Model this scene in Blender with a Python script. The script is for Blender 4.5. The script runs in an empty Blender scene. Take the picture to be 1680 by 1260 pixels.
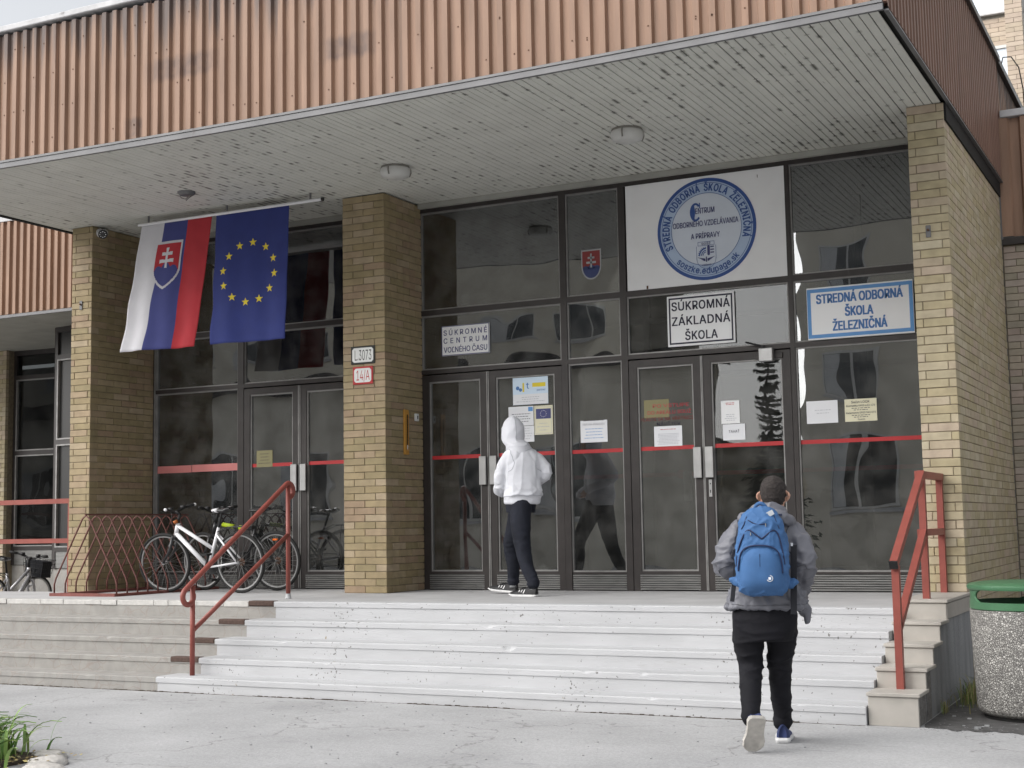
import bpy, bmesh, math, random
from mathutils import Vector, Matrix, noise
from mathutils.geometry import tessellate_polygon
R = math.radians
random.seed(7)
SC = bpy.context.scene
COL = SC.collection

# ------------------------------------------------------------------ camera
cam_d = bpy.data.cameras.new('camera')
cam = bpy.data.objects.new('camera', cam_d)
COL.objects.link(cam)
CAM = Vector((6.0636, -13.7547, 0.7078))
yaw, pitch, roll = R(-26.698), R(5.753), R(-1.004)
fwd = Vector((math.sin(yaw)*math.cos(pitch), math.cos(yaw)*math.cos(pitch), math.sin(pitch)))
rgt = Vector((math.cos(yaw), -math.sin(yaw), 0))
upv = rgt.cross(fwd)
r2 = math.cos(roll)*rgt + math.sin(roll)*upv
u2 = -math.sin(roll)*rgt + math.cos(roll)*upv
cam.matrix_world = Matrix(((r2.x, u2.x, -fwd.x, CAM.x), (r2.y, u2.y, -fwd.y, CAM.y), (r2.z, u2.z, -fwd.z, CAM.z), (0, 0, 0, 1)))
cam_d.sensor_fit = 'HORIZONTAL'
cam_d.sensor_width = 36.0
cam_d.lens = 2295.16/1680*36
cam_d.clip_start = 0.05
cam_d.clip_end = 600
SC.camera = cam

# ------------------------------------------------------------------ sky, sun, exposure (overcast day)
W = bpy.data.worlds.new('World')
SC.world = W
W.use_nodes = True
nt = W.node_tree
nt.nodes.clear()
wo = nt.nodes.new('ShaderNodeOutputWorld')
bg = nt.nodes.new('ShaderNodeBackground')
hs = nt.nodes.new('ShaderNodeHueSaturation')
sky = nt.nodes.new('ShaderNodeTexSky')
sky.sky_type = 'NISHITA'
sky.sun_disc = False
sky.sun_elevation = R(36)
sky.sun_rotation = R(220)
sky.air_density = 1.0
sky.dust_density = 3.0
hs.inputs['Saturation'].default_value = 0.16
bg.inputs['Strength'].default_value = 0.105
nt.links.new(sky.outputs[0], hs.inputs['Color'])
nt.links.new(hs.outputs[0], bg.inputs['Color'])
nt.links.new(bg.outputs[0], wo.inputs[0])
sun_d = bpy.data.lights.new('sun', 'SUN')
sun_d.energy = 1.25
sun_d.angle = R(80)
sun_d.color = (1.0, 0.97, 0.93)
sun = bpy.data.objects.new('sun', sun_d)
COL.objects.link(sun)
# sun direction: from behind the camera's left shoulder, high, behind cloud
el, az = R(36), R(220)   # az measured from +Y towards +X
sd = Vector((math.sin(az)*math.cos(el), math.cos(az)*math.cos(el), math.sin(el)))
sun.rotation_euler = sd.to_track_quat('Z', 'Y').to_euler()
SC.view_settings.view_transform = 'Standard'
SC.view_settings.look = 'None'
SC.view_settings.exposure = 1.22
SC.view_settings.gamma = 1.0
SC.view_settings.use_curve_mapping = False
SC.cycles.max_bounces = 8
SC.cycles.diffuse_bounces = 4
SC.cycles.transparent_max_bounces = 16

# ------------------------------------------------------------------ materials
MATS = {}
def N(t, typ, **kw):
    n = t.nodes.new(typ)
    for k, v in kw.items():
        setattr(n, k, v)
    return n

def mat(name, col, rough=.7, var=.12, vscale=5., bump=0., bscale=80., metal=0., spec=.4, stretch=(1, 1, 1),
        dirt=None, damt=0., dscale=3., dsharp=.12, dstretch=(1, 1, 1), rnd=None, island=None, detail=5, coat=0., bumpd=.01):
    """Procedural material: base colour with noise variation, optional dirt colour in noise patches, optional per-object random ramp."""
    m = bpy.data.materials.new(name)
    m.use_nodes = True
    t = m.node_tree
    b = t.nodes['Principled BSDF']
    L = t.links.new
    geo = N(t, 'ShaderNodeNewGeometry')
    mp = N(t, 'ShaderNodeMapping')
    mp.inputs['Scale'].default_value = stretch
    L(geo.outputs['Position'], mp.inputs['Vector'])
    nz = N(t, 'ShaderNodeTexNoise')
    nz.inputs['Scale'].default_value = vscale
    nz.inputs['Detail'].default_value = detail
    L(mp.outputs[0], nz.inputs['Vector'])
    if rnd:
        ramp = N(t, 'ShaderNodeValToRGB')
        ramp.color_ramp.interpolation = 'CONSTANT'
        e = ramp.color_ramp.elements
        e[0].position, e[0].color = 0, (*rnd[0], 1)
        e[1].position, e[1].color = 1/len(rnd), (*rnd[1], 1)
        for i, cc in enumerate(rnd[2:], 2):
            q = e.new(i/len(rnd)); q.color = (*cc, 1)
        if island:
            L(geo.outputs['Random Per Island'], ramp.inputs[0])
        else:
            oi = N(t, 'ShaderNodeObjectInfo')
            L(oi.outputs['Random'], ramp.inputs[0])
        base = ramp.outputs[0]
    else:
        rgb = N(t, 'ShaderNodeRGB'); rgb.outputs[0].default_value = (*col, 1)
        base = rgb.outputs[0]
    mr = N(t, 'ShaderNodeMapRange')
    mr.inputs['From Min'].default_value = .25; mr.inputs['From Max'].default_value = .75
    mr.inputs['To Min'].default_value = 1-var; mr.inputs['To Max'].default_value = 1+var
    L(nz.outputs['Fac'], mr.inputs['Value'])
    vm = N(t, 'ShaderNodeVectorMath', operation='SCALE')
    L(base, vm.inputs[0]); L(mr.outputs[0], vm.inputs['Scale'])
    out = vm.outputs[0]
    if dirt:
        mp2 = N(t, 'ShaderNodeMapping'); mp2.inputs['Scale'].default_value = dstretch
        mp2.inputs['Location'].default_value = (3.1, 7.7, 1.9)
        L(geo.outputs['Position'], mp2.inputs['Vector'])
        n2 = N(t, 'ShaderNodeTexNoise'); n2.inputs['Scale'].default_value = dscale; n2.inputs['Detail'].default_value = 7
        n2.inputs['Roughness'].default_value = .65
        L(mp2.outputs[0], n2.inputs['Vector'])
        m2 = N(t, 'ShaderNodeMapRange'); th = .78-.4*damt
        m2.inputs['From Min'].default_value = th; m2.inputs['From Max'].default_value = th+dsharp
        m2.interpolation_type = 'SMOOTHSTEP'
        L(n2.outputs['Fac'], m2.inputs['Value'])
        mx = N(t, 'ShaderNodeMix', data_type='RGBA')
        L(m2.outputs[0], mx.inputs['Factor']); L(out, mx.inputs['A']); mx.inputs['B'].default_value = (*dirt, 1)
        out = mx.outputs['Result']
    L(out, b.inputs['Base Color'])
    b.inputs['Roughness'].default_value = rough
    b.inputs['Metallic'].default_value = metal
    b.inputs['Specular IOR Level'].default_value = spec
    if coat:
        b.inputs['Coat Weight'].default_value = coat
    if bump:
        n3 = N(t, 'ShaderNodeTexNoise'); n3.inputs['Scale'].default_value = bscale; n3.inputs['Detail'].default_value = 4
        L(mp.outputs[0], n3.inputs['Vector'])
        bp = N(t, 'ShaderNodeBump'); bp.inputs['Strength'].default_value = bump; bp.inputs['Distance'].default_value = bumpd
        L(n3.outputs['Fac'], bp.inputs['Height']); L(bp.outputs[0], b.inputs['Normal'])
    MATS[name] = m
    return m

def glass_mat(name, tint, wav=.005, wscale=1.3, dust=.06, ior=2.4):
    m = bpy.data.materials.new(name); m.use_nodes = True
    t = m.node_tree; t.nodes.clear(); L = t.links.new
    o = N(t, 'ShaderNodeOutputMaterial')
    tr = N(t, 'ShaderNodeBsdfTransparent'); tr.inputs[0].default_value = (*tint, 1)
    gl = N(t, 'ShaderNodeBsdfGlossy'); gl.inputs['Roughness'].default_value = 0.004
    gl.inputs['Color'].default_value = (.95, .97, 1, 1)
    df = N(t, 'ShaderNodeBsdfDiffuse'); df.inputs[0].default_value = (.5, .5, .48, 1)
    geo = N(t, 'ShaderNodeNewGeometry')
    oi = N(t, 'ShaderNodeObjectInfo')
    va = N(t, 'ShaderNodeVectorMath', operation='ADD')
    cm = N(t, 'ShaderNodeCombineXYZ')
    ml = N(t, 'ShaderNodeMath', operation='MULTIPLY'); ml.inputs[1].default_value = 37.
    L(oi.outputs['Random'], ml.inputs[0]); L(ml.outputs[0], cm.inputs[0])
    L(geo.outputs['Position'], va.inputs[0]); L(cm.outputs[0], va.inputs[1])
    nz = N(t, 'ShaderNodeTexNoise'); nz.inputs['Scale'].default_value = wscale; nz.inputs['Detail'].default_value = 1
    L(va.outputs[0], nz.inputs['Vector'])
    bp = N(t, 'ShaderNodeBump'); bp.inputs['Strength'].default_value = 1; bp.inputs['Distance'].default_value = wav
    L(nz.outputs['Fac'], bp.inputs['Height']); L(bp.outputs[0], gl.inputs['Normal'])
    fr = N(t, 'ShaderNodeFresnel'); fr.inputs['IOR'].default_value = ior
    mx = N(t, 'ShaderNodeMixShader'); L(fr.outputs[0], mx.inputs[0]); L(tr.outputs[0], mx.inputs[1]); L(gl.outputs[0], mx.inputs[2])
    n2 = N(t, 'ShaderNodeTexNoise'); n2.inputs['Scale'].default_value = 4; n2.inputs['Detail'].default_value = 6
    L(geo.outputs['Position'], n2.inputs['Vector'])
    mr = N(t, 'ShaderNodeMapRange'); mr.inputs['From Min'].default_value = .4; mr.inputs['From Max'].default_value = .8
    mr.inputs['To Min'].default_value = dust*.3; mr.inputs['To Max'].default_value = dust*2
    L(n2.outputs['Fac'], mr.inputs['Value'])
    m3 = N(t, 'ShaderNodeMixShader'); L(mr.outputs[0], m3.inputs[0]); L(mx.outputs[0], m3.inputs[1]); L(df.outputs[0], m3.inputs[2])
    L(m3.outputs[0], o.inputs[0])
    MATS[name] = m
    return m

BR = [(.41,.35,.235), (.39,.335,.22), (.43,.37,.26), (.42,.355,.26), (.38,.325,.205), (.43,.35,.265), (.40,.345,.235), (.45,.395,.285), (.39,.33,.21), (.41,.34,.245)]
mat('brick', (.4,.32,.19), .75, var=.16, vscale=9, bump=.25, bscale=160, rnd=BR, dirt=(.13,.11,.08), damt=.3, dscale=5, dsharp=.3)
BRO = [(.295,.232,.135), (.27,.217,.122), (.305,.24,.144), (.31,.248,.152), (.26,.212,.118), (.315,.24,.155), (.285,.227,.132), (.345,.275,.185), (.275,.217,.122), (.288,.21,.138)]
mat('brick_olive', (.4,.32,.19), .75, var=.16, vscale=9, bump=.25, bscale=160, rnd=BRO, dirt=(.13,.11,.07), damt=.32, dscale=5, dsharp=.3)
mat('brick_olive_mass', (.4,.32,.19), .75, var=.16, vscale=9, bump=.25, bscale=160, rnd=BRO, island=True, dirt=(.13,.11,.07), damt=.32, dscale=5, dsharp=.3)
mat('brick_mass', (.4,.32,.19), .75, var=.16, vscale=9, bump=.25, bscale=160, rnd=BR, island=True, dirt=(.13,.11,.08), damt=.3, dscale=5, dsharp=.3)
BRG = [(.33,.29,.23), (.30,.27,.21), (.36,.31,.25), (.34,.28,.24), (.29,.26,.21), (.35,.30,.26)]
mat('brick_grey', (.3,.27,.2), .8, var=.15, vscale=9, bump=.25, bscale=160, rnd=BRG, dirt=(.12,.11,.09), damt=.35, dscale=4, dsharp=.3)
mat('brick_grey_mass', (.3,.27,.2), .8, var=.15, vscale=9, bump=.25, bscale=160, rnd=BRG, island=True, dirt=(.12,.11,.09), damt=.35, dscale=4, dsharp=.3)
BRP = [(.46,.38,.30), (.42,.35,.27), (.49,.41,.33), (.44,.36,.29)]
mat('brick_pale_mass', (.4,.3,.2), .8, var=.1, vscale=6, rnd=BRP, island=True)
mat('mortar_dark', (.20,.165,.115), .9, var=.3, vscale=20, bump=.3, dirt=(.4,.38,.33), damt=.35, dscale=2.5, dsharp=.1)
mat('mortar_light', (.42,.40,.36), .9, var=.3, vscale=20, bump=.3, dirt=(.13,.12,.1), damt=.45, dscale=1.5, dsharp=.1)
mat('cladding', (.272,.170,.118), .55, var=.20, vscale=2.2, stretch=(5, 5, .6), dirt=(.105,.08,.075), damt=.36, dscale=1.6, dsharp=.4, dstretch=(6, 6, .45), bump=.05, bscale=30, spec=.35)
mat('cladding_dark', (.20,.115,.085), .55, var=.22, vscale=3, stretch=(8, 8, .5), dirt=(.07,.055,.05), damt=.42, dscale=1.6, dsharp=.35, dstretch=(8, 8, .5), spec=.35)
mat('flashing', (.15,.15,.155), .5, var=.15, vscale=4, dirt=(.10,.09,.09), damt=.45, dscale=5, dsharp=.2, dstretch=(1, 1, 1), metal=.25)
mat('coping', (.47,.47,.48), .6, var=.2, vscale=6, dirt=(.12,.11,.11), damt=.5, dscale=7, dsharp=.2)
mat('soffit_board', (.59,.59,.545), .55, var=.07, vscale=3, dirt=(.16,.155,.13), damt=.36, dscale=7.5, dsharp=.14, dstretch=(2.6, .55, 1))
mat('soffit_plain', (.34,.34,.31), .7, var=.15, vscale=3, dirt=(.1,.1,.09), damt=.4, dscale=3, dsharp=.3)
mat('dark_void', (.012,.012,.012), .9, var=.1)
mat('frame_brown', (.035,.030,.029), .42, var=.25, vscale=6, dirt=(.10,.09,.085), damt=.33, dscale=7, dsharp=.2, dstretch=(2, 2, .4))
mat('bead_grey', (.26,.255,.25), .45, var=.2, vscale=8, metal=.3)
mat('aluminium', (.42,.42,.42), .38, var=.12, vscale=8, metal=.7)
mat('kick_metal', (.21,.21,.205), .45, var=.25, vscale=5, stretch=(1, 1, 6), metal=.45, dirt=(.07,.07,.065), damt=.45, dscale=5, dsharp=.3)
glass_mat('glass', (.62,.63,.62))
glass_mat('glass_clear', (.62,.63,.62), ior=1.5)
mat('pane_dull', (.02,.02,.02), .35, var=.2, vscale=2, spec=.3)
glass_mat('glass_dark', (.35,.36,.36), dust=.02, ior=1.3)
mat('red_stripe', (.42,.028,.032), .4, var=.1)
mat('pink_stripe', (.55,.20,.19), .4, var=.1)
mat('concrete_bare', (.305,.295,.278), .85, var=.14, vscale=7, bump=.35, bscale=120, dirt=(.20,.165,.145), damt=.34, dscale=3.2, dsharp=.15, dstretch=(2, 1, 1))
mat('white_paint', (.455,.46,.472), .7, var=.09, vscale=3, stretch=(.6, 3, 3), bump=.25, bscale=60, dirt=(.34,.335,.33), damt=.40, dscale=3.2, dsharp=.22, dstretch=(.7, 4, 4))
mat('landing_concrete', (.42,.42,.425), .8, var=.13, vscale=2.2, bump=.2, bscale=90, dirt=(.27,.26,.25), damt=.35, dscale=2.2, dsharp=.35)
mat('tile_cream', (.42,.395,.36), .5, var=.10, vscale=7, dirt=(.31,.285,.255), damt=.42, dscale=5, dsharp=.25, bump=.06, bscale=50)
mat('tile_white', (.50,.49,.47), .55, var=.12, vscale=20, dirt=(.25,.24,.22), damt=.4, dscale=12, dsharp=.2)
mat('rough_concrete', (.29,.295,.30), .9, var=.22, vscale=3, stretch=(1, 2.5, .5), bump=.7, bscale=40, dirt=(.10,.10,.09), damt=.42, dscale=2.4, dsharp=.25, dstretch=(1, 2.5, .6), bumpd=.02)
mat('broken_concrete', (.22,.21,.20), .95, var=.4, vscale=25, bump=1., bscale=70, bumpd=.03)
mat('anti_slip', (.085,.055,.045), .9, var=.25, vscale=40, bump=.4, bscale=200)
mat('asphalt_dark', (.10,.098,.097), .95, var=.3, vscale=12, bump=.9, bscale=170, dirt=(.28,.27,.26), damt=.30, dscale=9, dsharp=.1, bumpd=.012)
mat('soil', (.07,.055,.04), .95, var=.4, vscale=20, bump=1., bscale=60, bumpd=.03)
mat('red_paint', (.245,.066,.052), .42, var=.14, vscale=7, dirt=(.30,.17,.13), damt=.24, dscale=9, dsharp=.1, bump=.06, bscale=90)
mat('rack_paint', (.13,.048,.040), .55, var=.2, vscale=14)
mat('rack_base', (.19,.062,.052), .55, var=.2, vscale=14, dirt=(.12,.05,.045), damt=.4, dscale=9)
mat('black_plastic', (.015,.015,.016), .5, var=.1)
mat('rubber', (.018,.018,.018), .8, var=.15, vscale=30)
mat('chrome', (.6,.6,.6), .25, metal=1., var=.05)
mat('spoke_steel', (.35,.35,.35), .4, metal=.8, var=.05)
mat('white_gloss', (.75,.75,.77), .25, var=.03, coat=.3)
mat('black_gloss', (.02,.02,.022), .3, var=.05, coat=.3)
mat('silver_paint', (.45,.45,.47), .3, metal=.4, var=.05)
mat('lime', (.40,.52,.02), .4, var=.05)
mat('yellow', (.55,.50,.02), .5, var=.05)
mat('cable_orange', (.40,.12,.03), .6, var=.1)
mat('brake_red', (.5,.02,.02), .4)
mat('reflector', (.75,.15,.02), .2)
mat('sticker_red', (.20,.03,.03), .5, var=.1)
mat('sticker_blue', (.035,.05,.14), .5, var=.1)
mat('sign_white', (.78,.785,.795), .45, var=.05, vscale=2, dirt=(.38,.38,.38), damt=.16, dscale=3)
mat('paper_white', (.74,.75,.78), .8, var=.02)
mat('paper_cream', (.70,.67,.50), .8, var=.03)
mat('paper_grey', (.32,.33,.34), .8, var=.03)
mat('paper_dull', (.24,.22,.12), .8, var=.05)
mat('paper_sky', (.60,.72,.84), .8, var=.04)
mat('ink_dark', (.025,.025,.045), .6, var=.0)
mat('ink_navy', (.05,.055,.17), .5, var=.0)
mat('ink_blue', (.06,.165,.40), .5, var=.0)
mat('ink_seal', (.035,.085,.28), .5, var=.0)
mat('seal_pale', (.40,.50,.66), .5, var=.03)
mat('seal_inner', (.58,.63,.71), .5, var=.03)
mat('sign_border', (.10,.27,.56), .45, var=.04)
mat('ink_red', (.45,.05,.06), .5, var=.0)
mat('ink_faint', (.45,.46,.5), .6, var=.0)
mat('ink_maroon', (.22,.05,.04), .6, var=.0)
mat('enamel_white', (.68,.69,.68), .3, var=.05, dirt=(.4,.36,.3), damt=.15, dscale=20)
mat('enamel_black', (.02,.022,.02), .3, var=.05)
mat('enamel_red', (.42,.03,.035), .3, var=.05)
mat('flag_white', (.56,.555,.585), .85, var=.05, vscale=6)
mat('flag_blue', (.05,.058,.20), .85, var=.08, vscale=6)
mat('flag_red', (.40,.03,.04), .85, var=.08, vscale=6)
mat('flag_navy', (.028,.04,.175), .85, var=.08, vscale=6)
mat('star_yellow', (.72,.58,.05), .8, var=.03)
mat('lamp_white', (.52,.52,.50), .4, var=.06, vscale=12)
mat('lamp_dirty', (.22,.21,.19), .6, var=.2, vscale=12)
mat('wood_yellow', (.50,.25,.045), .5, var=.2, vscale=6, stretch=(8, 8, 1))
mat('bin_green', (.055,.15,.075), .4, var=.12, vscale=8, dirt=(.16,.27,.20), damt=.3, dscale=8)
mat('bin_inside', (.03,.03,.03), .9)
mat('rust', (.10,.05,.03), .9, var=.4, vscale=40)
mat('grass', (.12,.24,.04), .5, var=.35, vscale=7, rnd=[(.13,.26,.05), (.22,.36,.09), (.08,.18,.03), (.30,.42,.15), (.24,.33,.08)], island=True, spec=.5)
mat('grass_dry', (.2,.2,.06), .7, var=.3, vscale=7, rnd=[(.16,.22,.06), (.26,.24,.10), (.11,.17,.04), (.30,.27,.13)], island=True)
mat('leaf_dry', (.36,.30,.13), .8, var=.3, vscale=9, rnd=[(.40,.34,.14), (.30,.22,.09), (.45,.40,.22)], island=True)
mat('kerb_stone', (.52,.50,.47), .85, var=.16, vscale=9, bump=.8, bscale=25, dirt=(.2,.19,.18), damt=.32, dscale=7, bumpd=.02)
mat('needle', (.035,.06,.03), .7, var=.3, vscale=5)
mat('bark', (.09,.07,.05), .9, var=.3)
mat('plaster_beige', (.66,.62,.53), .85, var=.08, vscale=1, dirt=(.5,.46,.40), damt=.3, dscale=.8, dsharp=.3)
mat('plaster_grey', (.33,.33,.34), .85, var=.08, vscale=1)
mat('roof_dark', (.05,.045,.045), .8, var=.2)
mat('window_dark', (.03,.035,.04), .1, spec=.8)
mat('curtain', (.52,.53,.54), .9, var=.12, vscale=3, stretch=(8, 8, .5))
mat('window_frame_white', (.62,.62,.60), .5)
mat('pane_sky_tint', (.62,.68,.76), .3, var=.05)  # window glass, sky reflection put into the colour as pale blue
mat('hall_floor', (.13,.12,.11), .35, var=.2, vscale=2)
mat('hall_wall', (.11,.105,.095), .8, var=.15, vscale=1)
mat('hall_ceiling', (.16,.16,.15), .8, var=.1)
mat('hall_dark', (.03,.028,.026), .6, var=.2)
mat('ribbed_panel', (.55,.53,.5), .5, var=.1)
mat('skin', (.52,.30,.22), .5, var=.06, vscale=20)
mat('hair_dark', (.032,.026,.024), .8, var=.45, vscale=90, bump=.6, bscale=300)
mat('hoodie_white', (.66,.67,.715), .92, var=.04, vscale=6, bump=.25, bscale=260)
mat('jeans_dark', (.014,.016,.024), .85, spec=.25, var=.25, vscale=9, bump=.25, bscale=300)
mat('trousers_black', (.007,.007,.010), .8, spec=.25, var=.3, vscale=6, bump=.2, bscale=300)
mat('jacket_grey', (.135,.138,.160), .5, var=.10, vscale=7, bump=.1, bscale=160, spec=.5)
mat('jacket_inner', (.10,.105,.10), .6, var=.1)
mat('shoe_black', (.015,.015,.017), .6, var=.15)
mat('shoe_navy', (.03,.045,.13), .7, var=.15)
mat('shoe_white', (.68,.68,.68), .6, var=.06)
mat('shoe_sole', (.42,.40,.37), .7, var=.15, vscale=30)
mat('bag_blue', (.045,.125,.29), .75, var=.10, vscale=9, bump=.2, bscale=350)
mat('bag_navy', (.012,.022,.07), .6)
mat('strap_black', (.012,.013,.018), .7)
mat('tag_grey', (.45,.48,.52), .5)

# ground: pale worn asphalt with patches, specks and hairline cracks
def ground_mat():
    m = mat('ground_pale', (.372,.374,.38), .88, var=.16, vscale=1.1, bump=.55, bscale=110, dirt=(.31,.305,.30), damt=.40, dscale=1.1, dsharp=.35, bumpd=.008)
    t = m.node_tree; L = t.links.new; b = t.nodes['Principled BSDF']
    src = b.inputs['Base Color'].links[0].from_socket
    geo = N(t, 'ShaderNodeNewGeometry')
    n = N(t, 'ShaderNodeTexNoise'); n.inputs['Scale'].default_value = 55; n.inputs['Detail'].default_value = 4
    L(geo.outputs['Position'], n.inputs['Vector'])
    mr = N(t, 'ShaderNodeMapRange'); mr.inputs['From Min'].default_value = .3; mr.inputs['From Max'].default_value = .7
    mr.inputs['To Min'].default_value = .86; mr.inputs['To Max'].default_value = 1.12
    L(n.outputs['Fac'], mr.inputs['Value'])
    vs = N(t, 'ShaderNodeVectorMath', operation='SCALE'); L(src, vs.inputs[0]); L(mr.outputs[0], vs.inputs['Scale'])
    # long worn scuffs running along the steps
    mp = N(t, 'ShaderNodeMapping'); mp.inputs['Rotation'].default_value = (0, 0, R(-8)); mp.inputs['Scale'].default_value = (.8, 5, 1)
    L(geo.outputs['Position'], mp.inputs['Vector'])
    n2 = N(t, 'ShaderNodeTexNoise'); n2.inputs['Scale'].default_value = 2.2; n2.inputs['Detail'].default_value = 6; n2.inputs['Roughness'].default_value = .7
    L(mp.outputs[0], n2.inputs['Vector'])
    m2 = N(t, 'ShaderNodeMapRange'); m2.inputs['From Min'].default_value = .60; m2.inputs['From Max'].default_value = .72
    m2.inputs['To Max'].default_value = .55
    L(n2.outputs['Fac'], m2.inputs['Value'])
    mx = N(t, 'ShaderNodeMix', data_type='RGBA'); L(m2.outputs[0], mx.inputs['Factor']); L(vs.outputs[0], mx.inputs['A']); mx.inputs['B'].default_value = (.20, .20, .21, 1)
    # cracks: voronoi edge distance, distorted
    v = N(t, 'ShaderNodeTexVoronoi', feature='DISTANCE_TO_EDGE'); v.inputs['Scale'].default_value = .42
    n3 = N(t, 'ShaderNodeTexNoise'); n3.inputs['Scale'].default_value = 2.5; n3.inputs['Detail'].default_value = 5
    L(geo.outputs['Position'], n3.inputs['Vector'])
    va = N(t, 'ShaderNodeVectorMath', operation='ADD'); L(geo.outputs['Position'], va.inputs[0]); L(n3.outputs['Color'], va.inputs[1])
    L(va.outputs[0], v.inputs['Vector'])
    m4 = N(t, 'ShaderNodeMapRange'); m4.inputs['From Min'].default_value = .0; m4.inputs['From Max'].default_value = .007
    m4.inputs['To Min'].default_value = .6; m4.inputs['To Max'].default_value = 0
    L(v.outputs['Distance'], m4.inputs['Value'])
    m5 = N(t, 'ShaderNodeMix', data_type='RGBA'); L(m4.outputs[0], m5.inputs['Factor']); L(mx.outputs['Result'], m5.inputs['A']); m5.inputs['B'].default_value = (.16, .155, .15, 1)
    L(m5.outputs['Result'], b.inputs['Base Color'])
ground_mat()

# cracked bare steps: add craze lines
def craze(name, scale=4.5, col=(.22, .13, .10)):
    t = MATS[name].node_tree; L = t.links.new; b = t.nodes['Principled BSDF']
    src = b.inputs['Base Color'].links[0].from_socket
    geo = N(t, 'ShaderNodeNewGeometry')
    n3 = N(t, 'ShaderNodeTexNoise'); n3.inputs['Scale'].default_value = 6; n3.inputs['Detail'].default_value = 3
    L(geo.outputs['Position'], n3.inputs['Vector'])
    sc = N(t, 'ShaderNodeVectorMath', operation='SCALE'); sc.inputs['Scale'].default_value = .12; L(n3.outputs['Color'], sc.inputs[0])
    va = N(t, 'ShaderNodeVectorMath', operation='ADD'); L(geo.outputs['Position'], va.inputs[0]); L(sc.outputs[0], va.inputs[1])
    v = N(t, 'ShaderNodeTexVoronoi', feature='DISTANCE_TO_EDGE'); v.inputs['Scale'].default_value = scale
    L(va.outputs[0], v.inputs['Vector'])
    m4 = N(t, 'ShaderNodeMapRange'); m4.inputs['From Min'].default_value = .0; m4.inputs['From Max'].default_value = .035
    m4.inputs['To Min'].default_value = .6; m4.inputs['To Max'].default_value = 0
    L(v.outputs['Distance'], m4.inputs['Value'])
    n5 = N(t, 'ShaderNodeTexNoise'); n5.inputs['Scale'].default_value = 2.3
    L(geo.outputs['Position'], n5.inputs['Vector'])
    mm = N(t, 'ShaderNodeMath', operation='MULTIPLY'); L(m4.outputs[0], mm.inputs[0]); L(n5.outputs['Fac'], mm.inputs[1])
    m5 = N(t, 'ShaderNodeMix', data_type='RGBA'); L(mm.outputs[0], m5.inputs['Factor']); L(src, m5.inputs['A']); m5.inputs['B'].default_value = (*col, 1)
    L(m5.outputs['Result'], b.inputs['Base Color'])
def specks(name, col, scale=38, th=.72):
    t = MATS[name].node_tree; L = t.links.new; b = t.nodes['Principled BSDF']
    src = b.inputs['Base Color'].links[0].from_socket
    geo = N(t, 'ShaderNodeNewGeometry')
    n = N(t, 'ShaderNodeTexNoise'); n.inputs['Scale'].default_value = scale; n.inputs['Detail'].default_value = 2
    L(geo.outputs['Position'], n.inputs['Vector'])
    n2 = N(t, 'ShaderNodeTexNoise'); n2.inputs['Scale'].default_value = 1.7
    L(geo.outputs['Position'], n2.inputs['Vector'])
    ad = N(t, 'ShaderNodeMath', operation='MULTIPLY_ADD'); ad.inputs[1].default_value = .35; L(n2.outputs['Fac'], ad.inputs[0]); L(n.outputs['Fac'], ad.inputs[2])
    m = N(t, 'ShaderNodeMapRange'); m.inputs['From Min'].default_value = th+.17; m.inputs['From Max'].default_value = th+.21; L(ad.outputs[0], m.inputs['Value'])
    mx = N(t, 'ShaderNodeMix', data_type='RGBA'); L(m.outputs[0], mx.inputs['Factor']); L(src, mx.inputs['A']); mx.inputs['B'].default_value = (*col, 1)
    L(mx.outputs['Result'], b.inputs['Base Color'])
specks('white_paint', (.17, .165, .16), 34, .70)
specks('white_paint', (.25, .20, .13), 11, .78)
craze('concrete_bare', 5.5, (.24, .17, .14))

# washed pebble face of the bin: voronoi cells as stones
def pebble_mat():
    m = mat('pebble', (.34,.33,.31), .8, var=.1)
    t = m.node_tree; L = t.links.new; b = t.nodes['Principled BSDF']
    geo = N(t, 'ShaderNodeNewGeometry')
    v = N(t, 'ShaderNodeTexVoronoi'); v.inputs['Scale'].default_value = 66
    L(geo.outputs['Position'], v.inputs['Vector'])
    rp = N(t, 'ShaderNodeValToRGB'); e = rp.color_ramp.elements
    e[0].position, e[0].color = 0, (.25, .24, .23, 1); e[1].position, e[1].color = 1, (.60, .585, .555, 1)
    q = e.new(.45); q.color = (.36, .35, .33, 1)
    q = e.new(.8); q.color = (.50, .485, .455, 1)
    sp = N(t, 'ShaderNodeSeparateColor'); L(v.outputs['Color'], sp.inputs[0]); L(sp.outputs[0], rp.inputs[0])
    v2 = N(t, 'ShaderNodeTexVoronoi', feature='DISTANCE_TO_EDGE'); v2.inputs['Scale'].default_value = 66
    L(geo.outputs['Position'], v2.inputs['Vector'])
    mr = N(t, 'ShaderNodeMapRange'); mr.inputs['From Max'].default_value = .18; L(v2.outputs['Distance'], mr.inputs['Value'])
    mx = N(t, 'ShaderNodeMix', data_type='RGBA'); L(mr.outputs[0], mx.inputs['Factor']); mx.inputs['A'].default_value = (.19, .183, .172, 1); L(rp.outputs[0], mx.inputs['B'])
    L(mx.outputs['Result'], b.inputs['Base Color'])
    bp = N(t, 'ShaderNodeBump'); bp.inputs['Strength'].default_value = .9; bp.inputs['Distance'].default_value = .008
    L(mr.outputs[0], bp.inputs['Height']); L(bp.outputs[0], b.inputs['Normal'])
pebble_mat()

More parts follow.
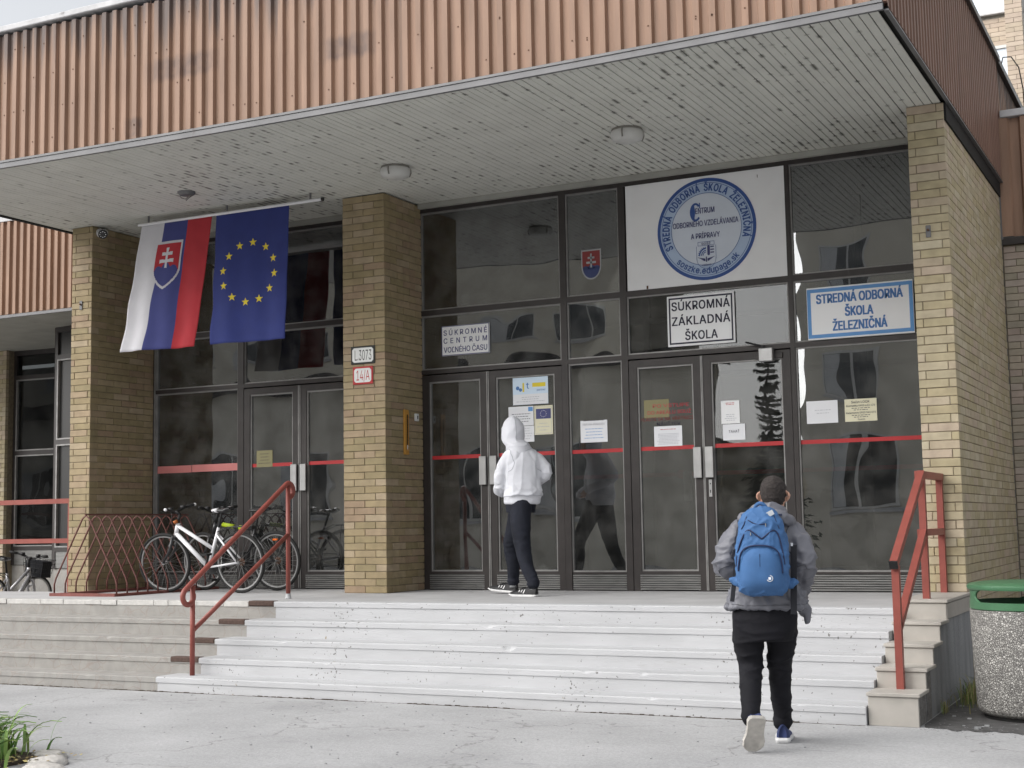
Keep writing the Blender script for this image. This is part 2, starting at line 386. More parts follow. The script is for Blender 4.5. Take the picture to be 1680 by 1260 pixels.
# mould and flaking along the joints of the soffit boards (short dashes, patchy)
def soffit_stains():
    t = MATS['soffit_board'].node_tree; L = t.links.new; b = t.nodes['Principled BSDF']
    src = b.inputs['Base Color'].links[0].from_socket
    geo = N(t, 'ShaderNodeNewGeometry'); sx = N(t, 'ShaderNodeSeparateXYZ'); L(geo.outputs['Position'], sx.inputs[0])
    def mth(op, a, b_=None, c=None):
        n = N(t, 'ShaderNodeMath', operation=op)
        for i, v in enumerate((a, b_, c)):
            if v is None: continue
            if isinstance(v, (int, float)): n.inputs[i].default_value = v
            else: L(v, n.inputs[i])
        return n.outputs[0]
    u = mth('ADD', mth('DIVIDE', mth('ADD', sx.outputs[0], 6.388), .0732), .5)
    f = mth('FRACT', u); k = mth('FLOOR', u)
    d = mth('ABSOLUTE', mth('SUBTRACT', f, .5))          # 0 centre of board .. .5 joint
    edge = N(t, 'ShaderNodeMapRange'); edge.interpolation_type = 'SMOOTHSTEP'
    edge.inputs['From Min'].default_value = .10; edge.inputs['From Max'].default_value = .40; L(d, edge.inputs['Value'])
    cv = N(t, 'ShaderNodeCombineXYZ'); L(mth('MULTIPLY', mth('ROUND', u), 3.71), cv.inputs[0]); L(mth('MULTIPLY', sx.outputs[1], 7.), cv.inputs[1])
    n1 = N(t, 'ShaderNodeTexNoise'); n1.inputs['Scale'].default_value = 1.; n1.inputs['Detail'].default_value = 3; L(cv.outputs[0], n1.inputs['Vector'])
    n2 = N(t, 'ShaderNodeTexNoise'); n2.inputs['Scale'].default_value = .55; n2.inputs['Detail'].default_value = 3; L(geo.outputs['Position'], n2.inputs['Vector'])
    sm = mth('MULTIPLY_ADD', n2.outputs['Fac'], .45, n1.outputs['Fac'])
    m = N(t, 'ShaderNodeMapRange'); m.interpolation_type = 'SMOOTHSTEP'
    m.inputs['From Min'].default_value = .79; m.inputs['From Max'].default_value = .90; m.inputs['To Max'].default_value = .80; L(sm, m.inputs['Value'])
    fac = mth('MULTIPLY', m.outputs[0], edge.outputs[0])
    mx = N(t, 'ShaderNodeMix', data_type='RGBA'); L(fac, mx.inputs['Factor']); L(src, mx.inputs['A']); mx.inputs['B'].default_value = (.10, .095, .08, 1)
    L(mx.outputs['Result'], b.inputs['Base Color'])
soffit_stains()
# dark runoff below the coping of the front cladding and rust blooms
def runoff(name, ztop, zlen, col, amt):
    t = MATS[name].node_tree; L = t.links.new; b = t.nodes['Principled BSDF']
    src = b.inputs['Base Color'].links[0].from_socket
    geo = N(t, 'ShaderNodeNewGeometry'); sx = N(t, 'ShaderNodeSeparateXYZ'); L(geo.outputs['Position'], sx.inputs[0])
    mp = N(t, 'ShaderNodeMapping'); mp.inputs['Scale'].default_value = (7, 7, .35); L(geo.outputs['Position'], mp.inputs['Vector'])
    n = N(t, 'ShaderNodeTexNoise'); n.inputs['Scale'].default_value = 1.; n.inputs['Detail'].default_value = 5; L(mp.outputs[0], n.inputs['Vector'])
    h = N(t, 'ShaderNodeMapRange'); h.inputs['From Min'].default_value = ztop-zlen; h.inputs['From Max'].default_value = ztop
    h.inputs['To Min'].default_value = -.12; h.inputs['To Max'].default_value = .30; L(sx.outputs[2], h.inputs['Value'])
    ad = N(t, 'ShaderNodeMath', operation='ADD'); L(h.outputs[0], ad.inputs[0]); L(n.outputs['Fac'], ad.inputs[1])
    m = N(t, 'ShaderNodeMapRange'); m.interpolation_type = 'SMOOTHSTEP'; m.inputs['From Min'].default_value = .52; m.inputs['From Max'].default_value = .80; m.inputs['To Max'].default_value = amt; L(ad.outputs[0], m.inputs['Value'])
    mx = N(t, 'ShaderNodeMix', data_type='RGBA'); L(m.outputs[0], mx.inputs['Factor']); L(src, mx.inputs['A']); mx.inputs['B'].default_value = (*col, 1)
    L(mx.outputs['Result'], b.inputs['Base Color'])
runoff('cladding', 5.80, .75, (.085, .068, .065), .85)
# dark smears left by removed lettering on the front cladding
def smear():
    t = MATS['cladding'].node_tree; L = t.links.new; b = t.nodes['Principled BSDF']
    src = b.inputs['Base Color'].links[0].from_socket
    geo = N(t, 'ShaderNodeNewGeometry'); sx = N(t, 'ShaderNodeSeparateXYZ'); L(geo.outputs['Position'], sx.inputs[0])
    n = N(t, 'ShaderNodeTexNoise'); n.inputs['Scale'].default_value = 9; L(geo.outputs['Position'], n.inputs['Vector'])
    tot = None
    for (xc, zc, xw, zw) in ((-2.42, 5.06, .48, .13), (-.55, 4.93, .32, .13), (-3.0, 4.55, .12, .12)):
        f = []
        for ax, c, w in ((0, xc, xw), (2, zc, zw)):
            s = N(t, 'ShaderNodeMath', operation='SUBTRACT'); L(sx.outputs[ax], s.inputs[0]); s.inputs[1].default_value = c
            a = N(t, 'ShaderNodeMath', operation='ABSOLUTE'); L(s.outputs[0], a.inputs[0])
            mr = N(t, 'ShaderNodeMapRange'); mr.inputs['From Min'].default_value = w*.55; mr.inputs['From Max'].default_value = w
            mr.inputs['To Min'].default_value = 1; mr.inputs['To Max'].default_value = 0; L(a.outputs[0], mr.inputs['Value']); f.append(mr)
        mu = N(t, 'ShaderNodeMath', operation='MULTIPLY'); L(f[0].outputs[0], mu.inputs[0]); L(f[1].outputs[0], mu.inputs[1])
        m2 = N(t, 'ShaderNodeMath', operation='MULTIPLY'); L(mu.outputs[0], m2.inputs[0]); L(n.outputs['Fac'], m2.inputs[1])
        if tot:
            ad = N(t, 'ShaderNodeMath', operation='ADD'); L(tot, ad.inputs[0]); L(m2.outputs[0], ad.inputs[1]); tot = ad.outputs[0]
        else:
            tot = m2.outputs[0]
    mx = N(t, 'ShaderNodeMix', data_type='RGBA'); L(tot, mx.inputs['Factor']); L(src, mx.inputs['A']); mx.inputs['B'].default_value = (.09, .065, .06, 1)
    L(mx.outputs['Result'], b.inputs['Base Color'])
smear()

# ------------------------------------------------------------------ mesh helpers
def wloc(o):
    v = Vector((0, 0, 0))
    while o is not None:
        v += o.location
        o = o.parent
    return v

class MB:
    """Collects shapes in world coordinates and links them as ONE mesh object."""
    def __init__(s):
        s.v = []; s.f = []; s.mi = []; s.mats = []; s.cur = 0
    def use(s, m):
        if m not in s.mats: s.mats.append(m)
        s.cur = s.mats.index(m); return s
    def add(s, vs, fs):
        b = len(s.v)
        s.v += [tuple(x) for x in vs]
        s.f += [tuple(b+i for i in f) for f in fs]
        s.mi += [s.cur]*len(fs)
        return s
    def box(s, x0, x1, y0, y1, z0, z1, M=None, bev=0):
        if bev:
            e = bev
            vs = []; 
            for (a, b_, c) in ((0,0,0),(1,0,0),(1,1,0),(0,1,0),(0,0,1),(1,0,1),(1,1,1),(0,1,1)):
                X = (x0, x1)[a]; Y = (y0, y1)[b_]; Z = (z0, z1)[c]
                dx = e if a == 0 else -e; dy = e if b_ == 0 else -e; dz = e if c == 0 else -e
                vs += [(X, Y+dy, Z+dz), (X+dx, Y, Z+dz), (X+dx, Y+dy, Z)]
            fs = [(1,4,16,13)] ; fs = []
            def q(*a): fs.append(a)
            k = lambda c, a: 3*c+a
            q(k(0,1),k(1,1),k(5,1),k(4,1)); q(k(2,1),k(3,1),k(7,1),k(6,1))
            q(k(3,0),k(0,0),k(4,0),k(7,0)); q(k(1,0),k(2,0),k(6,0),k(5,0))
            q(k(3,2),k(2,2),k(1,2),k(0,2)); q(k(4,2),k(5,2),k(6,2),k(7,2))
            for (c, d) in ((0,4),(1,5),(2,6),(3,7)):
                q(k(c,0),k(c,1),k(d,1),k(d,0))
            for (c, d) in ((0,1),(3,2),(4,5),(7,6)):
                q(k(c,1),k(d,1),k(d,2),k(c,2))
            for (c, d) in ((0,3),(1,2),(4,7),(5,6)):
                q(k(c,0),k(d,0),k(d,2),k(c,2))
            for c in range(8): q(k(c,0),k(c,1),k(c,2))
        else:
            vs = [(x0,y0,z0),(x1,y0,z0),(x1,y1,z0),(x0,y1,z0),(x0,y0,z1),(x1,y0,z1),(x1,y1,z1),(x0,y1,z1)]
            fs = [(0,1,5,4),(1,2,6,5),(2,3,7,6),(3,0,4,7),(4,5,6,7),(3,2,1,0)]
        if M is not None: vs = [M @ Vector(p) for p in vs]
        return s.add(vs, fs)
    def tube(s, pts, r, n=8, closed=False, cap=True, square=False):
        pts = [Vector(p) for p in pts]
        k = len(pts)
        rs = r if isinstance(r, (list, tuple)) else [r]*k
        rings = []
        ref = None
        for i, p in enumerate(pts):
            if closed: t = pts[(i+1) % k]-pts[i-1]
            else: t = pts[min(i+1, k-1)]-pts[max(i-1, 0)]
            t.normalize()
            if ref is None:
                a = Vector((0, 0, 1)) if abs(t.z) < .9 else Vector((1, 0, 0))
                u = t.cross(a).normalized()
            else:
                u = (ref - t*ref.dot(t)).normalized()
            ref = u
            w = t.cross(u)
            off = math.pi/4 if square else 0
            rings.append([p + (u*math.cos(off+2*math.pi*j/n) + w*math.sin(off+2*math.pi*j/n))*rs[i] for j in range(n)])
        vs = [q for g in rings for q in g]
        fs = []
        for i in range(k if closed else k-1):
            i2 = (i+1) % k
            for j in range(n):
                j2 = (j+1) % n
                fs.append((i*n+j, i*n+j2, i2*n+j2, i2*n+j))
        if cap and not closed:
            fs.append(tuple(reversed(range(n)))); fs.append(tuple((k-1)*n+j for j in range(n)))
        return s.add(vs, fs)
    def ell_loft(s, slices, n=20, p=2.0):
        """slices: (cx,cy,cz,rx,ry,yaw) stacked rings, capped."""
        vs = []
        for (cx, cy, cz, rx, ry, yw) in slices:
            c, sn = math.cos(yw), math.sin(yw)
            for j in range(n):
                a = 2*math.pi*j/n
                ca, sa = math.cos(a), math.sin(a)
                x = rx*math.copysign(abs(ca)**(2/p), ca); y = ry*math.copysign(abs(sa)**(2/p), sa)
                vs.append((cx+x*c-y*sn, cy+x*sn+y*c, cz))
        fs = []
        k = len(slices)
        for i in range(k-1):
            for j in range(n):
                j2 = (j+1) % n
                fs.append((i*n+j, i*n+j2, (i+1)*n+j2, (i+1)*n+j))
        fs.append(tuple(reversed(range(n)))); fs.append(tuple((k-1)*n+j for j in range(n)))
        return s.add(vs, fs)
    def lathe(s, prof, cx, cy, n=32, a0=0, a1=2*math.pi):
        full = abs(a1-a0-2*math.pi) < 1e-6
        m = n if full else n+1
        vs = [(cx+r_*math.cos(a0+(a1-a0)*j/n), cy+r_*math.sin(a0+(a1-a0)*j/n), z) for (r_, z) in prof for j in range(m)]
        fs = []
        for i in range(len(prof)-1):
            for j in range(n):
                j2 = (j+1) % m
                fs.append((i*m+j, i*m+j2, (i+1)*m+j2, (i+1)*m+j))
        return s.add(vs, fs)
    def grid(s, fn, nu, nv, mfn=None):
        vs = [fn(i/nu, j/nv) for j in range(nv+1) for i in range(nu+1)]
        b = len(s.v); s.v += [tuple(q) for q in vs]
        for j in range(nv):
            for i in range(nu):
                a = b+j*(nu+1)+i
                if mfn: s.use(mfn((i+.5)/nu, (j+.5)/nv))
                s.f.append((a, a+1, a+nu+2, a+nu+1)); s.mi.append(s.cur)
        return s
    def poly(s, pts):
        return s.add(pts, [tuple(range(len(pts)))])
    def plate(s, pts, nrm, th):
        """extruded polygon: pts counter-clockwise about nrm, front at +nrm*th"""
        nrm = Vector(nrm); k = len(pts)
        vs = [Vector(p) for p in pts]+[Vector(p)+nrm*th for p in pts]
        fs = [tuple(reversed(range(k))), tuple(range(k, 2*k))]+[(i, (i+1) % k, k+(i+1) % k, k+i) for i in range(k)]
        return s.add(vs, fs)
    def mesh(s, name, off=Vector((0, 0, 0)), smooth=False):
        me = bpy.data.meshes.new(name)
        me.from_pydata([(a-off.x, b-off.y, c-off.z) for a, b, c in s.v], [], s.f)
        for m in s.mats: me.materials.append(MATS[m])
        me.polygons.foreach_set('material_index', s.mi)
        if smooth: me.polygons.foreach_set('use_smooth', [True]*len(s.f))
        me.update()
        return me
    def build(s, name, m=None, parent=None, smooth=False, label=None, kind=None, autos=None):
        if m and not s.mats:
            s.mats = [m]
        off = wloc(parent)
        me = s.mesh(name, off, smooth)
        if autos is not None:
            me.polygons.foreach_set('use_smooth', [True]*len(s.f))
            bm = bmesh.new(); bm.from_mesh(me)
            for e in bm.edges:
                if len(e.link_faces) == 2 and e.calc_face_angle(0) > R(autos): e.smooth = False
            bm.to_mesh(me); bm.free()
        o = bpy.data.objects.new(name, me)
        COL.objects.link(o)
        if parent is not None: o.parent = parent
        if label: o['label'] = label
        if kind: o['kind'] = kind
        return o

def thing(name, label, cat, loc=(0, 0, 0), group=None):
    o = bpy.data.objects.new(name, None)
    COL.objects.link(o)
    o.location = loc; o.empty_display_size = .1
    tag(o, label, cat, group)
    return o
def tag(o, label, cat, group=None):
    o['label'] = label; o['category'] = cat
    if group: o['group'] = group
    return o
def structure(o):
    o['kind'] = 'structure'; return o
def box_obj(name, m, parent, *d, bev=0, label=None):
    return MB().box(*d, bev=bev).build(name, m, parent, label=label)

def copy_tree(o, parent=None):
    c = o.copy(); COL.objects.link(c); c.parent = parent
    for ch in list(o.children): copy_tree(ch, c)
    return c

# text -> (verts, faces) flat in XY, y up, starting at 0
_tc = {}
FONT = None
try:
    import os
    _p = bpy.utils.system_resource('DATAFILES', path='fonts')
    FONT = bpy.data.fonts.load(os.path.join(_p, 'Inter.woff2'))      # the sans serif shipped inside Blender
except Exception:
    FONT = None
def text_geo(body, bold=0.0, spacing=1.0):
    key = (body, bold, spacing)
    if key in _tc: return _tc[key]
    cu = bpy.data.curves.new('t', 'FONT')
    cu.body = body; cu.size = 1; 
    if FONT: cu.font = FONT
    cu.space_character = spacing; cu.resolution_u = 3
    ob = bpy.data.objects.new('t', cu); COL.objects.link(ob)
    cu.fill_mode = 'NONE'
    dg = bpy.context.evaluated_depsgraph_get()
    me = bpy.data.meshes.new_from_object(ob.evaluated_get(dg))
    co = [v.co.copy() for v in me.vertices]
    nb = {}
    for e in me.edges:
        i, j = e.vertices
        nb.setdefault(i, []).append(j); nb.setdefault(j, []).append(i)
    loops = []; seen = set()
    for i0 in range(len(co)):          # vertices come in outline order
        if i0 in seen or i0 not in nb: continue
        lp = [i0]; seen.add(i0); prev = None; cur = i0
        while True:
            nx = [k for k in nb[cur] if k != prev and k not in seen]
            if cur == i0 and i0+1 in nx: nx = [i0+1]
            if not nx: break
            prev, cur = cur, nx[0]; seen.add(cur); lp.append(cur)
        if len(lp) > 2: loops.append([co[k] for k in lp])
    def area(l): return sum(l[k].x*l[(k+1) % len(l)].y-l[(k+1) % len(l)].x*l[k].y for k in range(len(l)))/2
    def inside(p, l):
        r = False
        for k in range(len(l)):
            a_, b_ = l[k], l[(k+1) % len(l)]
            if (a_.y > p.y) != (b_.y > p.y) and p.x < (b_.x-a_.x)*(p.y-a_.y)/(b_.y-a_.y)+a_.x: r = not r
        return r
    vs, fs = [], []
    if loops:
        sgn = 1 if area(max(loops, key=lambda l: abs(area(l)))) > 0 else -1
        outer = [l for l in loops if area(l)*sgn > 0]; holes = [l for l in loops if area(l)*sgn < 0]
        for n_, o_ in enumerate(outer):
            hs_ = [h for h in holes if inside(h[0], o_)]
            polys = [[Vector((p.x, p.y, 0)) for p in o_]]+[[Vector((p.x, p.y, 0)) for p in h] for h in hs_]
            b0 = len(vs)
            for pl2 in polys: vs += [(p.x, p.y, .00004*(n_ % 5)) for p in pl2]
            fs += [tuple(b0+k for k in t_) for t_ in tessellate_polygon(polys)]
    bpy.data.objects.remove(ob); bpy.data.curves.remove(cu); bpy.data.meshes.remove(me)
    _tc[key] = (vs, fs)
    return vs, fs
CAPH = max(v[1] for v in text_geo('H')[0])
def put_text(mb, body, x0, x1, zb, cap, y, bold=.0, spacing=1.0, axis='x', sgn=1):
    """letters on a facade plane: spans x0..x1, baseline zb, cap height cap, at depth y (axis x) or on plane x=y (axis y)."""
    vs, fs = text_geo(body, 0, spacing)
    if not vs: return
    a0 = min(v[0] for v in vs); a1 = max(v[0] for v in vs)
    e = max(bold, 0)*cap*.9      # heavier strokes: a few copies, each a hair in front of the last
    sx = (x1-x0-2*e)/(a1-a0); sz = (cap-2*e*.6)/CAPH
    offs = [(0, 0)] if e < 1e-5 else [(-e, -e*.6), (e, -e*.6), (-e, e*.6), (e, e*.6), (0, 0)]
    for k, (ox, oz) in enumerate(offs):
        mb.add([(x0+e+ox+(v[0]-a0)*sx, y-.00025*k-v[2], zb+e*.6+oz+v[1]*sz) for v in vs], [tuple(f) for f in fs])
def text_lines(mb, x0, x1, z0, z1, n, y, th=.006, seed=0):
    rr = random.Random(seed)
    for i in range(n):
        z = z1-(z1-z0)*(i+.5)/n
        w = (x1-x0)*rr.uniform(.55, 1)
        xs = x0+((x1-x0)-w)/2
        # words of illegible small print
        x = xs
        while x < xs+w:
            l = rr.uniform(.012, .035)
            mb.add([(x, y, z), (min(x+l, xs+w), y, z), (min(x+l, xs+w), y, z+th), (x, y, z+th)], [(0, 1, 2, 3)])
            x += l+.007

# ================================================================== GROUND, STEPS, LANDING
ZG = -0.757
g = MB().use('ground_pale')
g.grid(lambda u, v: (-90+180*u, -90+180*v, ZG-.0), 4, 4)
structure(g.build('ground'))
# darker broken asphalt patch by the wall and bin
rr = random.Random(3)
edge = [(4.12, -3.52), (4.35, -3.6), (4.7, -3.62), (5.1, -3.78), (5.8, -3.72), (7.5, -3.9)]
pts = []
for i in range(len(edge)-1):
    for k in range(6):
        t = k/6
        pts.append((edge[i][0]*(1-t)+edge[i+1][0]*t, edge[i][1]*(1-t)+edge[i+1][1]*t+rr.uniform(-.05, .05), ZG+.004))
pts += [(7.5, -3.9, ZG+.004), (7.5, 2.4, ZG+.004), (4.09, 2.4, ZG+.004), (4.09, -3.40, ZG+.004)]
structure(MB().use('asphalt_dark').poly(pts).build('asphalt_patch'))
# lower paved strip behind the landing on the far left
structure(box_obj('lower_pavement', 'concrete_bare', None, -16, -6.36, -.98, 3.2, ZG+.02, -.55))

YS = [-2.43, -2.72, -3.0, -3.29, -3.585]     # front edges of landing and four treads
ZS = [0.0, -.162, -.323, -.473, -.623]
XR = 3.72                                     # right end of steps
XL = -16.
# paint boundary (painted right of it) at each level
PB = [-2.29, -2.42, -2.555, -2.51, -2.77]
landing = MB().use('landing_concrete')
landing.box(-6.36, XR, -2.29, .12, -.3, 0.0)
structure(landing.build('landing'))
structure(MB().use('landing_concrete').box(XL, -6.36, -2.29, -.98, -.75, 0.0).build('landing'))

def rough_tread(m, x0, x1, y0, y1, z0, z1, seed):
    """slab whose worn front edge wanders and is chipped here and there"""
    rr = random.Random(seed*13+1)
    b = MB().use(m); vs = []; n = int((x1-x0)/.035)+1
    for i in range(n+1):
        x = x0+(x1-x0)*i/n
        w = noise.noise(Vector((x*1.1, seed, 0)))*.004+noise.noise(Vector((x*9, seed, 3)))*.0018
        chip = max(0, noise.noise(Vector((x*6, seed*2.3, 7)))-.42)*.10
        zt_ = z1-max(0, noise.noise(Vector((x*2.2, seed, 11)))*.0022)
        vs += [(x, y0+w, z0), (x, y0+w, z1-.010-chip*.8), (x, y0+.004+w+chip*.4, z1-.003-chip*.4), (x, y0+.014+w+chip, zt_-.0004), (x, y1, zt_), (x, y1, z0)]
    fs = [(0, 5, 4, 3, 2, 1), tuple(6*n+k for k in (0, 1, 2, 3, 4, 5))]
    for i in range(n):
        for j in range(6):
            j2 = (j+1) % 6
            fs.append((6*i+j, 6*i+6+j, 6*i+6+j2, 6*i+j2))
    return b.add(vs, [tuple(reversed(f)) for f in fs])
steps = thing('entrance_steps', 'wide flight of five low stone steps, right part painted white, up to the doors', 'steps', (-1, -3, ZG))
for i in range(5):
    yf, zt = YS[i], ZS[i]
    zb = ZS[i+1] if i < 4 else ZG
    yb = YS[i-1] if i else -2.29
    nose = .05
    pb = PB[i]
    # riser (set back 12 mm under the nosing), bare part then painted part
    MB().use('concrete_bare').box(XL, pb+.02, yf+.009, yb+.02 if i else yb+.0, zb-.02, zt-nose).build('riser', None, steps, label='bare cracked stone riser')
    MB().use('white_paint').box(pb+.02, XR, yf+.006, yb+.02 if i else yb+.0, zb-.02, zt-nose).build('riser', None, steps, label='white painted riser')
    # nosing slabs
    if i == 0:
        x = XL
    rough_tread('concrete_bare', -12., pb, yf, yb+.012, zt-nose, zt, i+10).build('tread', None, steps, label='bare stone tread') if i else None
    rough_tread('white_paint', pb+.003, XR, yf-.002, yb+.012 if i else -2.292, zt-nose, zt+.002, i).build('tread', None, steps, label='white painted tread')
    if i == 0:
        # edge tiles of the landing on the bare part
        rr = random.Random(11)
        x = -2.6
        k = 0
        while x > -9:
            w = rr.uniform(.16, .5)
            MB().use('tile_white').box(x-w+.004, x, yf+rr.uniform(-.004, .004), -2.293, zt-nose-rr.uniform(0, .006), zt-rr.uniform(0, .004), bev=.004).build('edge_tile', None, steps)
            x -= w; k += 1
        MB().use('tile_white').box(XL, x, yf, -2.293, zt-nose, zt-.002).build('edge_tile', None, steps)
for i, (xa, xb) in enumerate(((-2.6, -2.292), (-2.74, -2.42), (-2.83, -2.56), (-2.85, -2.51))):
    MB().use('anti_slip').box(xa, xb, YS[i]-.006, YS[i]+.09, ZS[i]-.047, ZS[i]+.006, bev=.01).build('anti_slip_strip', None, steps)
# thin grime line where the bottom riser meets the ground
gm = MB().use('soil')
rr = random.Random(5)
x = -9.
while x < 3.7:
    w = rr.uniform(.012, .05)
    h = rr.uniform(.002, .009)*(1 if noise.noise(Vector((x*1.3, 0, 0))) > -.15 else .25)
    gm.box(x, x+w, YS[4]-rr.uniform(.0, .012), YS[4]+.012, ZG, ZG+h)
    x += w
gm.build('dirt', None, steps, kind='stuff')

# stepped plinth at the right end of the flight
pl = thing('stepped_plinth', 'stepped side plinth of cream stone slabs beside the white steps', 'plinth', (3.9, -2.6, ZG))
YB = [-3.552, -3.235, -2.914, -2.591, -2.273]
ZB = [-.525, -.379, -.233, -.090, .062]
for i in range(5):
    zb = ZB[i-1] if i else ZG
    yb = YB[i+1] if i < 4 else -1.02
    xr = 4.085
    MB().use('tile_cream').box(3.73, xr-.002, YB[i], YB[i]+.03, zb-.02 if i else ZG, ZB[i]-.028, bev=.003).build('front_slab', None, pl)
    MB().use('tile_cream').box(3.722, xr+.012, YB[i]-.014, yb+.03, ZB[i]-.026, ZB[i], bev=.004).build('top_slab', None, pl)
    MB().use('rough_concrete').box(3.735, xr-.012, YB[i]+.032, yb+.034 if i < 4 else -1.02, ZG-.05, ZB[i]-.03).build('core', None, pl)
MB().use('broken_concrete').box(4.0, 4.079, -3.515, -3.245, ZG, -.556).box(4.0, 4.078, -3.2, -3.03, ZG, -.412).build('broken_side', None, pl)
MB().use('tile_cream').box(4.076, 4.09, -2.265, -1.05, -.09, .03, bev=.003).build('side_slab', None, pl)

# ================================================================== BRICKWORK
COURSE = .0768
_bc = {}
def brick_mesh(sx, sy, sz, m):
    """brick with chamfered front (-y) rim; centred; shared between alike bricks"""
    key = (round(sx*500), round(sy*500), round(sz*1000), m)
    if key in _bc: return _bc[key]
    e = .004
    b = MB().use(m)
    X, Y, Z = sx/2, sy/2, sz/2
    vs = [(-X, Y, -Z), (X, Y, -Z), (X, Y, Z), (-X, Y, Z), (-X, -Y+e, -Z), (X, -Y+e, -Z), (X, -Y+e, Z), (-X, -Y+e, Z),
          (-X+e, -Y, -Z+e), (X-e, -Y, -Z+e), (X-e, -Y, Z-e), (-X+e, -Y, Z-e)]
    fs = [(8, 9, 10, 11), (4, 5, 9, 8), (5, 6, 10, 9), (6, 7, 11, 10), (7, 4, 8, 11), (0, 1, 5, 4), (1, 2, 6, 5), (2, 3, 7, 6), (3, 0, 4, 7), (3, 2, 1, 0)]
    b.add(vs, fs)
    me = b.mesh('brick')
    _bc[key] = me
    return me
def place_bricks(th, bricks, m, mass, limit, rr, name='brick', kindname='bricks'):
    """bricks: (cx,cy,cz,sx,sy,sz,rotz); the first `limit` become parts, the rest one mass."""
    off = wloc(th)
    for (cx, cy, cz, sx, sy, sz, rz) in bricks[:limit]:
        o = bpy.data.objects.new(name, brick_mesh(sx, sy, sz, m))
        COL.objects.link(o); o.parent = th
        o.location = (cx-off.x, cy-off.y, cz-off.z)
        o.rotation_euler = (rr.uniform(-.012, .012), rr.uniform(-.004, .004), rz+rr.uniform(-.006, .006))
    if len(bricks) > limit:
        b = MB().use(mass)
        for (cx, cy, cz, sx, sy, sz, rz) in bricks[limit:]:
            b.box(-sx/2, sx/2, -sy/2, sy/2, -sz/2, sz/2, M=Matrix.Translation((cx, cy, cz)) @ Matrix.Rotation(rz+rr.uniform(-.004, .004), 4, 'Z'))
        b.build(kindname, None, th, kind='stuff')
JT = .006
def pillar(name, label, x0, x1, yf, yb, z0, z1, patA, patB, seed, m='brick', mass='brick_mass', right=True, left=True, limit=300, mort='mortar_dark', rlen=.262, skip=None, cat='pillar', group='brick pillars of the entrance'):
    rr = random.Random(seed)
    th = thing(name, label, cat, ((x0+x1)/2, (yf+yb)/2, z0), group)
    MB().use(mort).box(x0+.007, x1-.007, yf+.007, yb, z0, z1-.003).build('mortar_core', None, th)
    n = round((z1-z0)/COURSE); ch = (z1-z0)/n
    fr, sd = [], []
    for k in range(n):
        zc = z0+(k+.5)*ch; sz = ch-JT
        pat = patA if k % 2 == 0 else patB
        tot = sum(pat); x = x0
        dcor = .125 if k % 2 == 0 else .262
        for i, w in enumerate(pat):
            w = w/tot*(x1-x0)
            last = i == len(pat)-1; first = i == 0
            sx = w-(0 if last else JT/2)-(0 if first else JT/2)
            cx = x+(0 if first else JT/2)+sx/2
            d = dcor if (last or first) else .06
            x += w
            if skip and skip(k, i): continue
            fr.append((cx, yf+d/2-rr.uniform(0, .004), zc, sx, d, sz, 0))
        for side in ((1,) if right else ())+((-1,) if left else ()):
            y = yf+dcor+JT
            while y < yb-.02:
                L = min(rlen, yb-y)
                if L > .03:
                    xs = x1 if side > 0 else x0
                    t = .06
                    # local -y faces outwards: rotate +90deg for right side, -90deg for left
                    sd.append((side, (xs-side*(t/2-rr.uniform(0, .0035)), y+L/2, zc, L-JT*.0, t, sz, R(90)*side)))
                y += L+JT
    rs = [b for s_, b in sd if s_ > 0]; ls = [b for s_, b in sd if s_ < 0]
    rs.sort(key=lambda b: b[1])
    place_bricks(th, fr+rs+ls, m, mass, limit, rr)
    return th
ZS_ = 4.40
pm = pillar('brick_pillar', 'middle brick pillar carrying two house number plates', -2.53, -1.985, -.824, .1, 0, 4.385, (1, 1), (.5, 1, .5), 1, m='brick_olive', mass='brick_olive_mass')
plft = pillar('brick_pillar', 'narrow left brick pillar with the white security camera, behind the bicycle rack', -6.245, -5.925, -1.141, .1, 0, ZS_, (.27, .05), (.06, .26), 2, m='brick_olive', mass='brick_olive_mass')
prt = pillar('brick_wall', 'long brick side wall and its end pillar at the right of the doors, beside the litter bin', 3.742, 4.065, -1.113, 2.4, .062, ZS_, (.065, .26), (.26, .065), 3, left=False, mort='mortar_dark', cat='wall', group=None)
# lower part of the side wall down to the asphalt
rr = random.Random(9)
lw = []
nl = 10
ch = (.062-ZG)/nl
for k in range(nl):
    zc = ZG+(k+.5)*ch
    y = -1.0+(.13 if k % 2 else 0)
    while y < 2.39:
        L = min(.262, 2.4-y)
        lw.append((4.065-.03+rr.uniform(0, .003), y+L/2, zc, L-JT, .06, ch-JT, R(90)))
        y += L
MB().use('mortar_dark').box(3.8, 4.056, -1.02, 2.4, ZG, .058).build('wall_base', None, prt)
place_bricks(prt, lw, 'brick', 'brick_mass', 0, rr, kindname='lower_bricks')
# black board added under the side cladding, standing in for shade and soot there
MB().use('dark_void').box(4.065, 4.085, -1.10, 2.39, 4.24, 4.40).build('shade_board', None, prt)
# fixings on the pillars
for (x, z, th_, y) in ((3.885, 3.245, prt, -1.113), (-6.09, 3.44, plft, -1.141)):
    MB().use('flashing').box(x-.022, x+.022, y-.012, y-.003, z-.055, z+.055, bev=.004).build('fixing_plate', None, th_)
    MB().use('rust').tube([(x, y-.03, z+.01), (x, y-.004, z+.01)], .011, 8).build('bolt', None, th_)

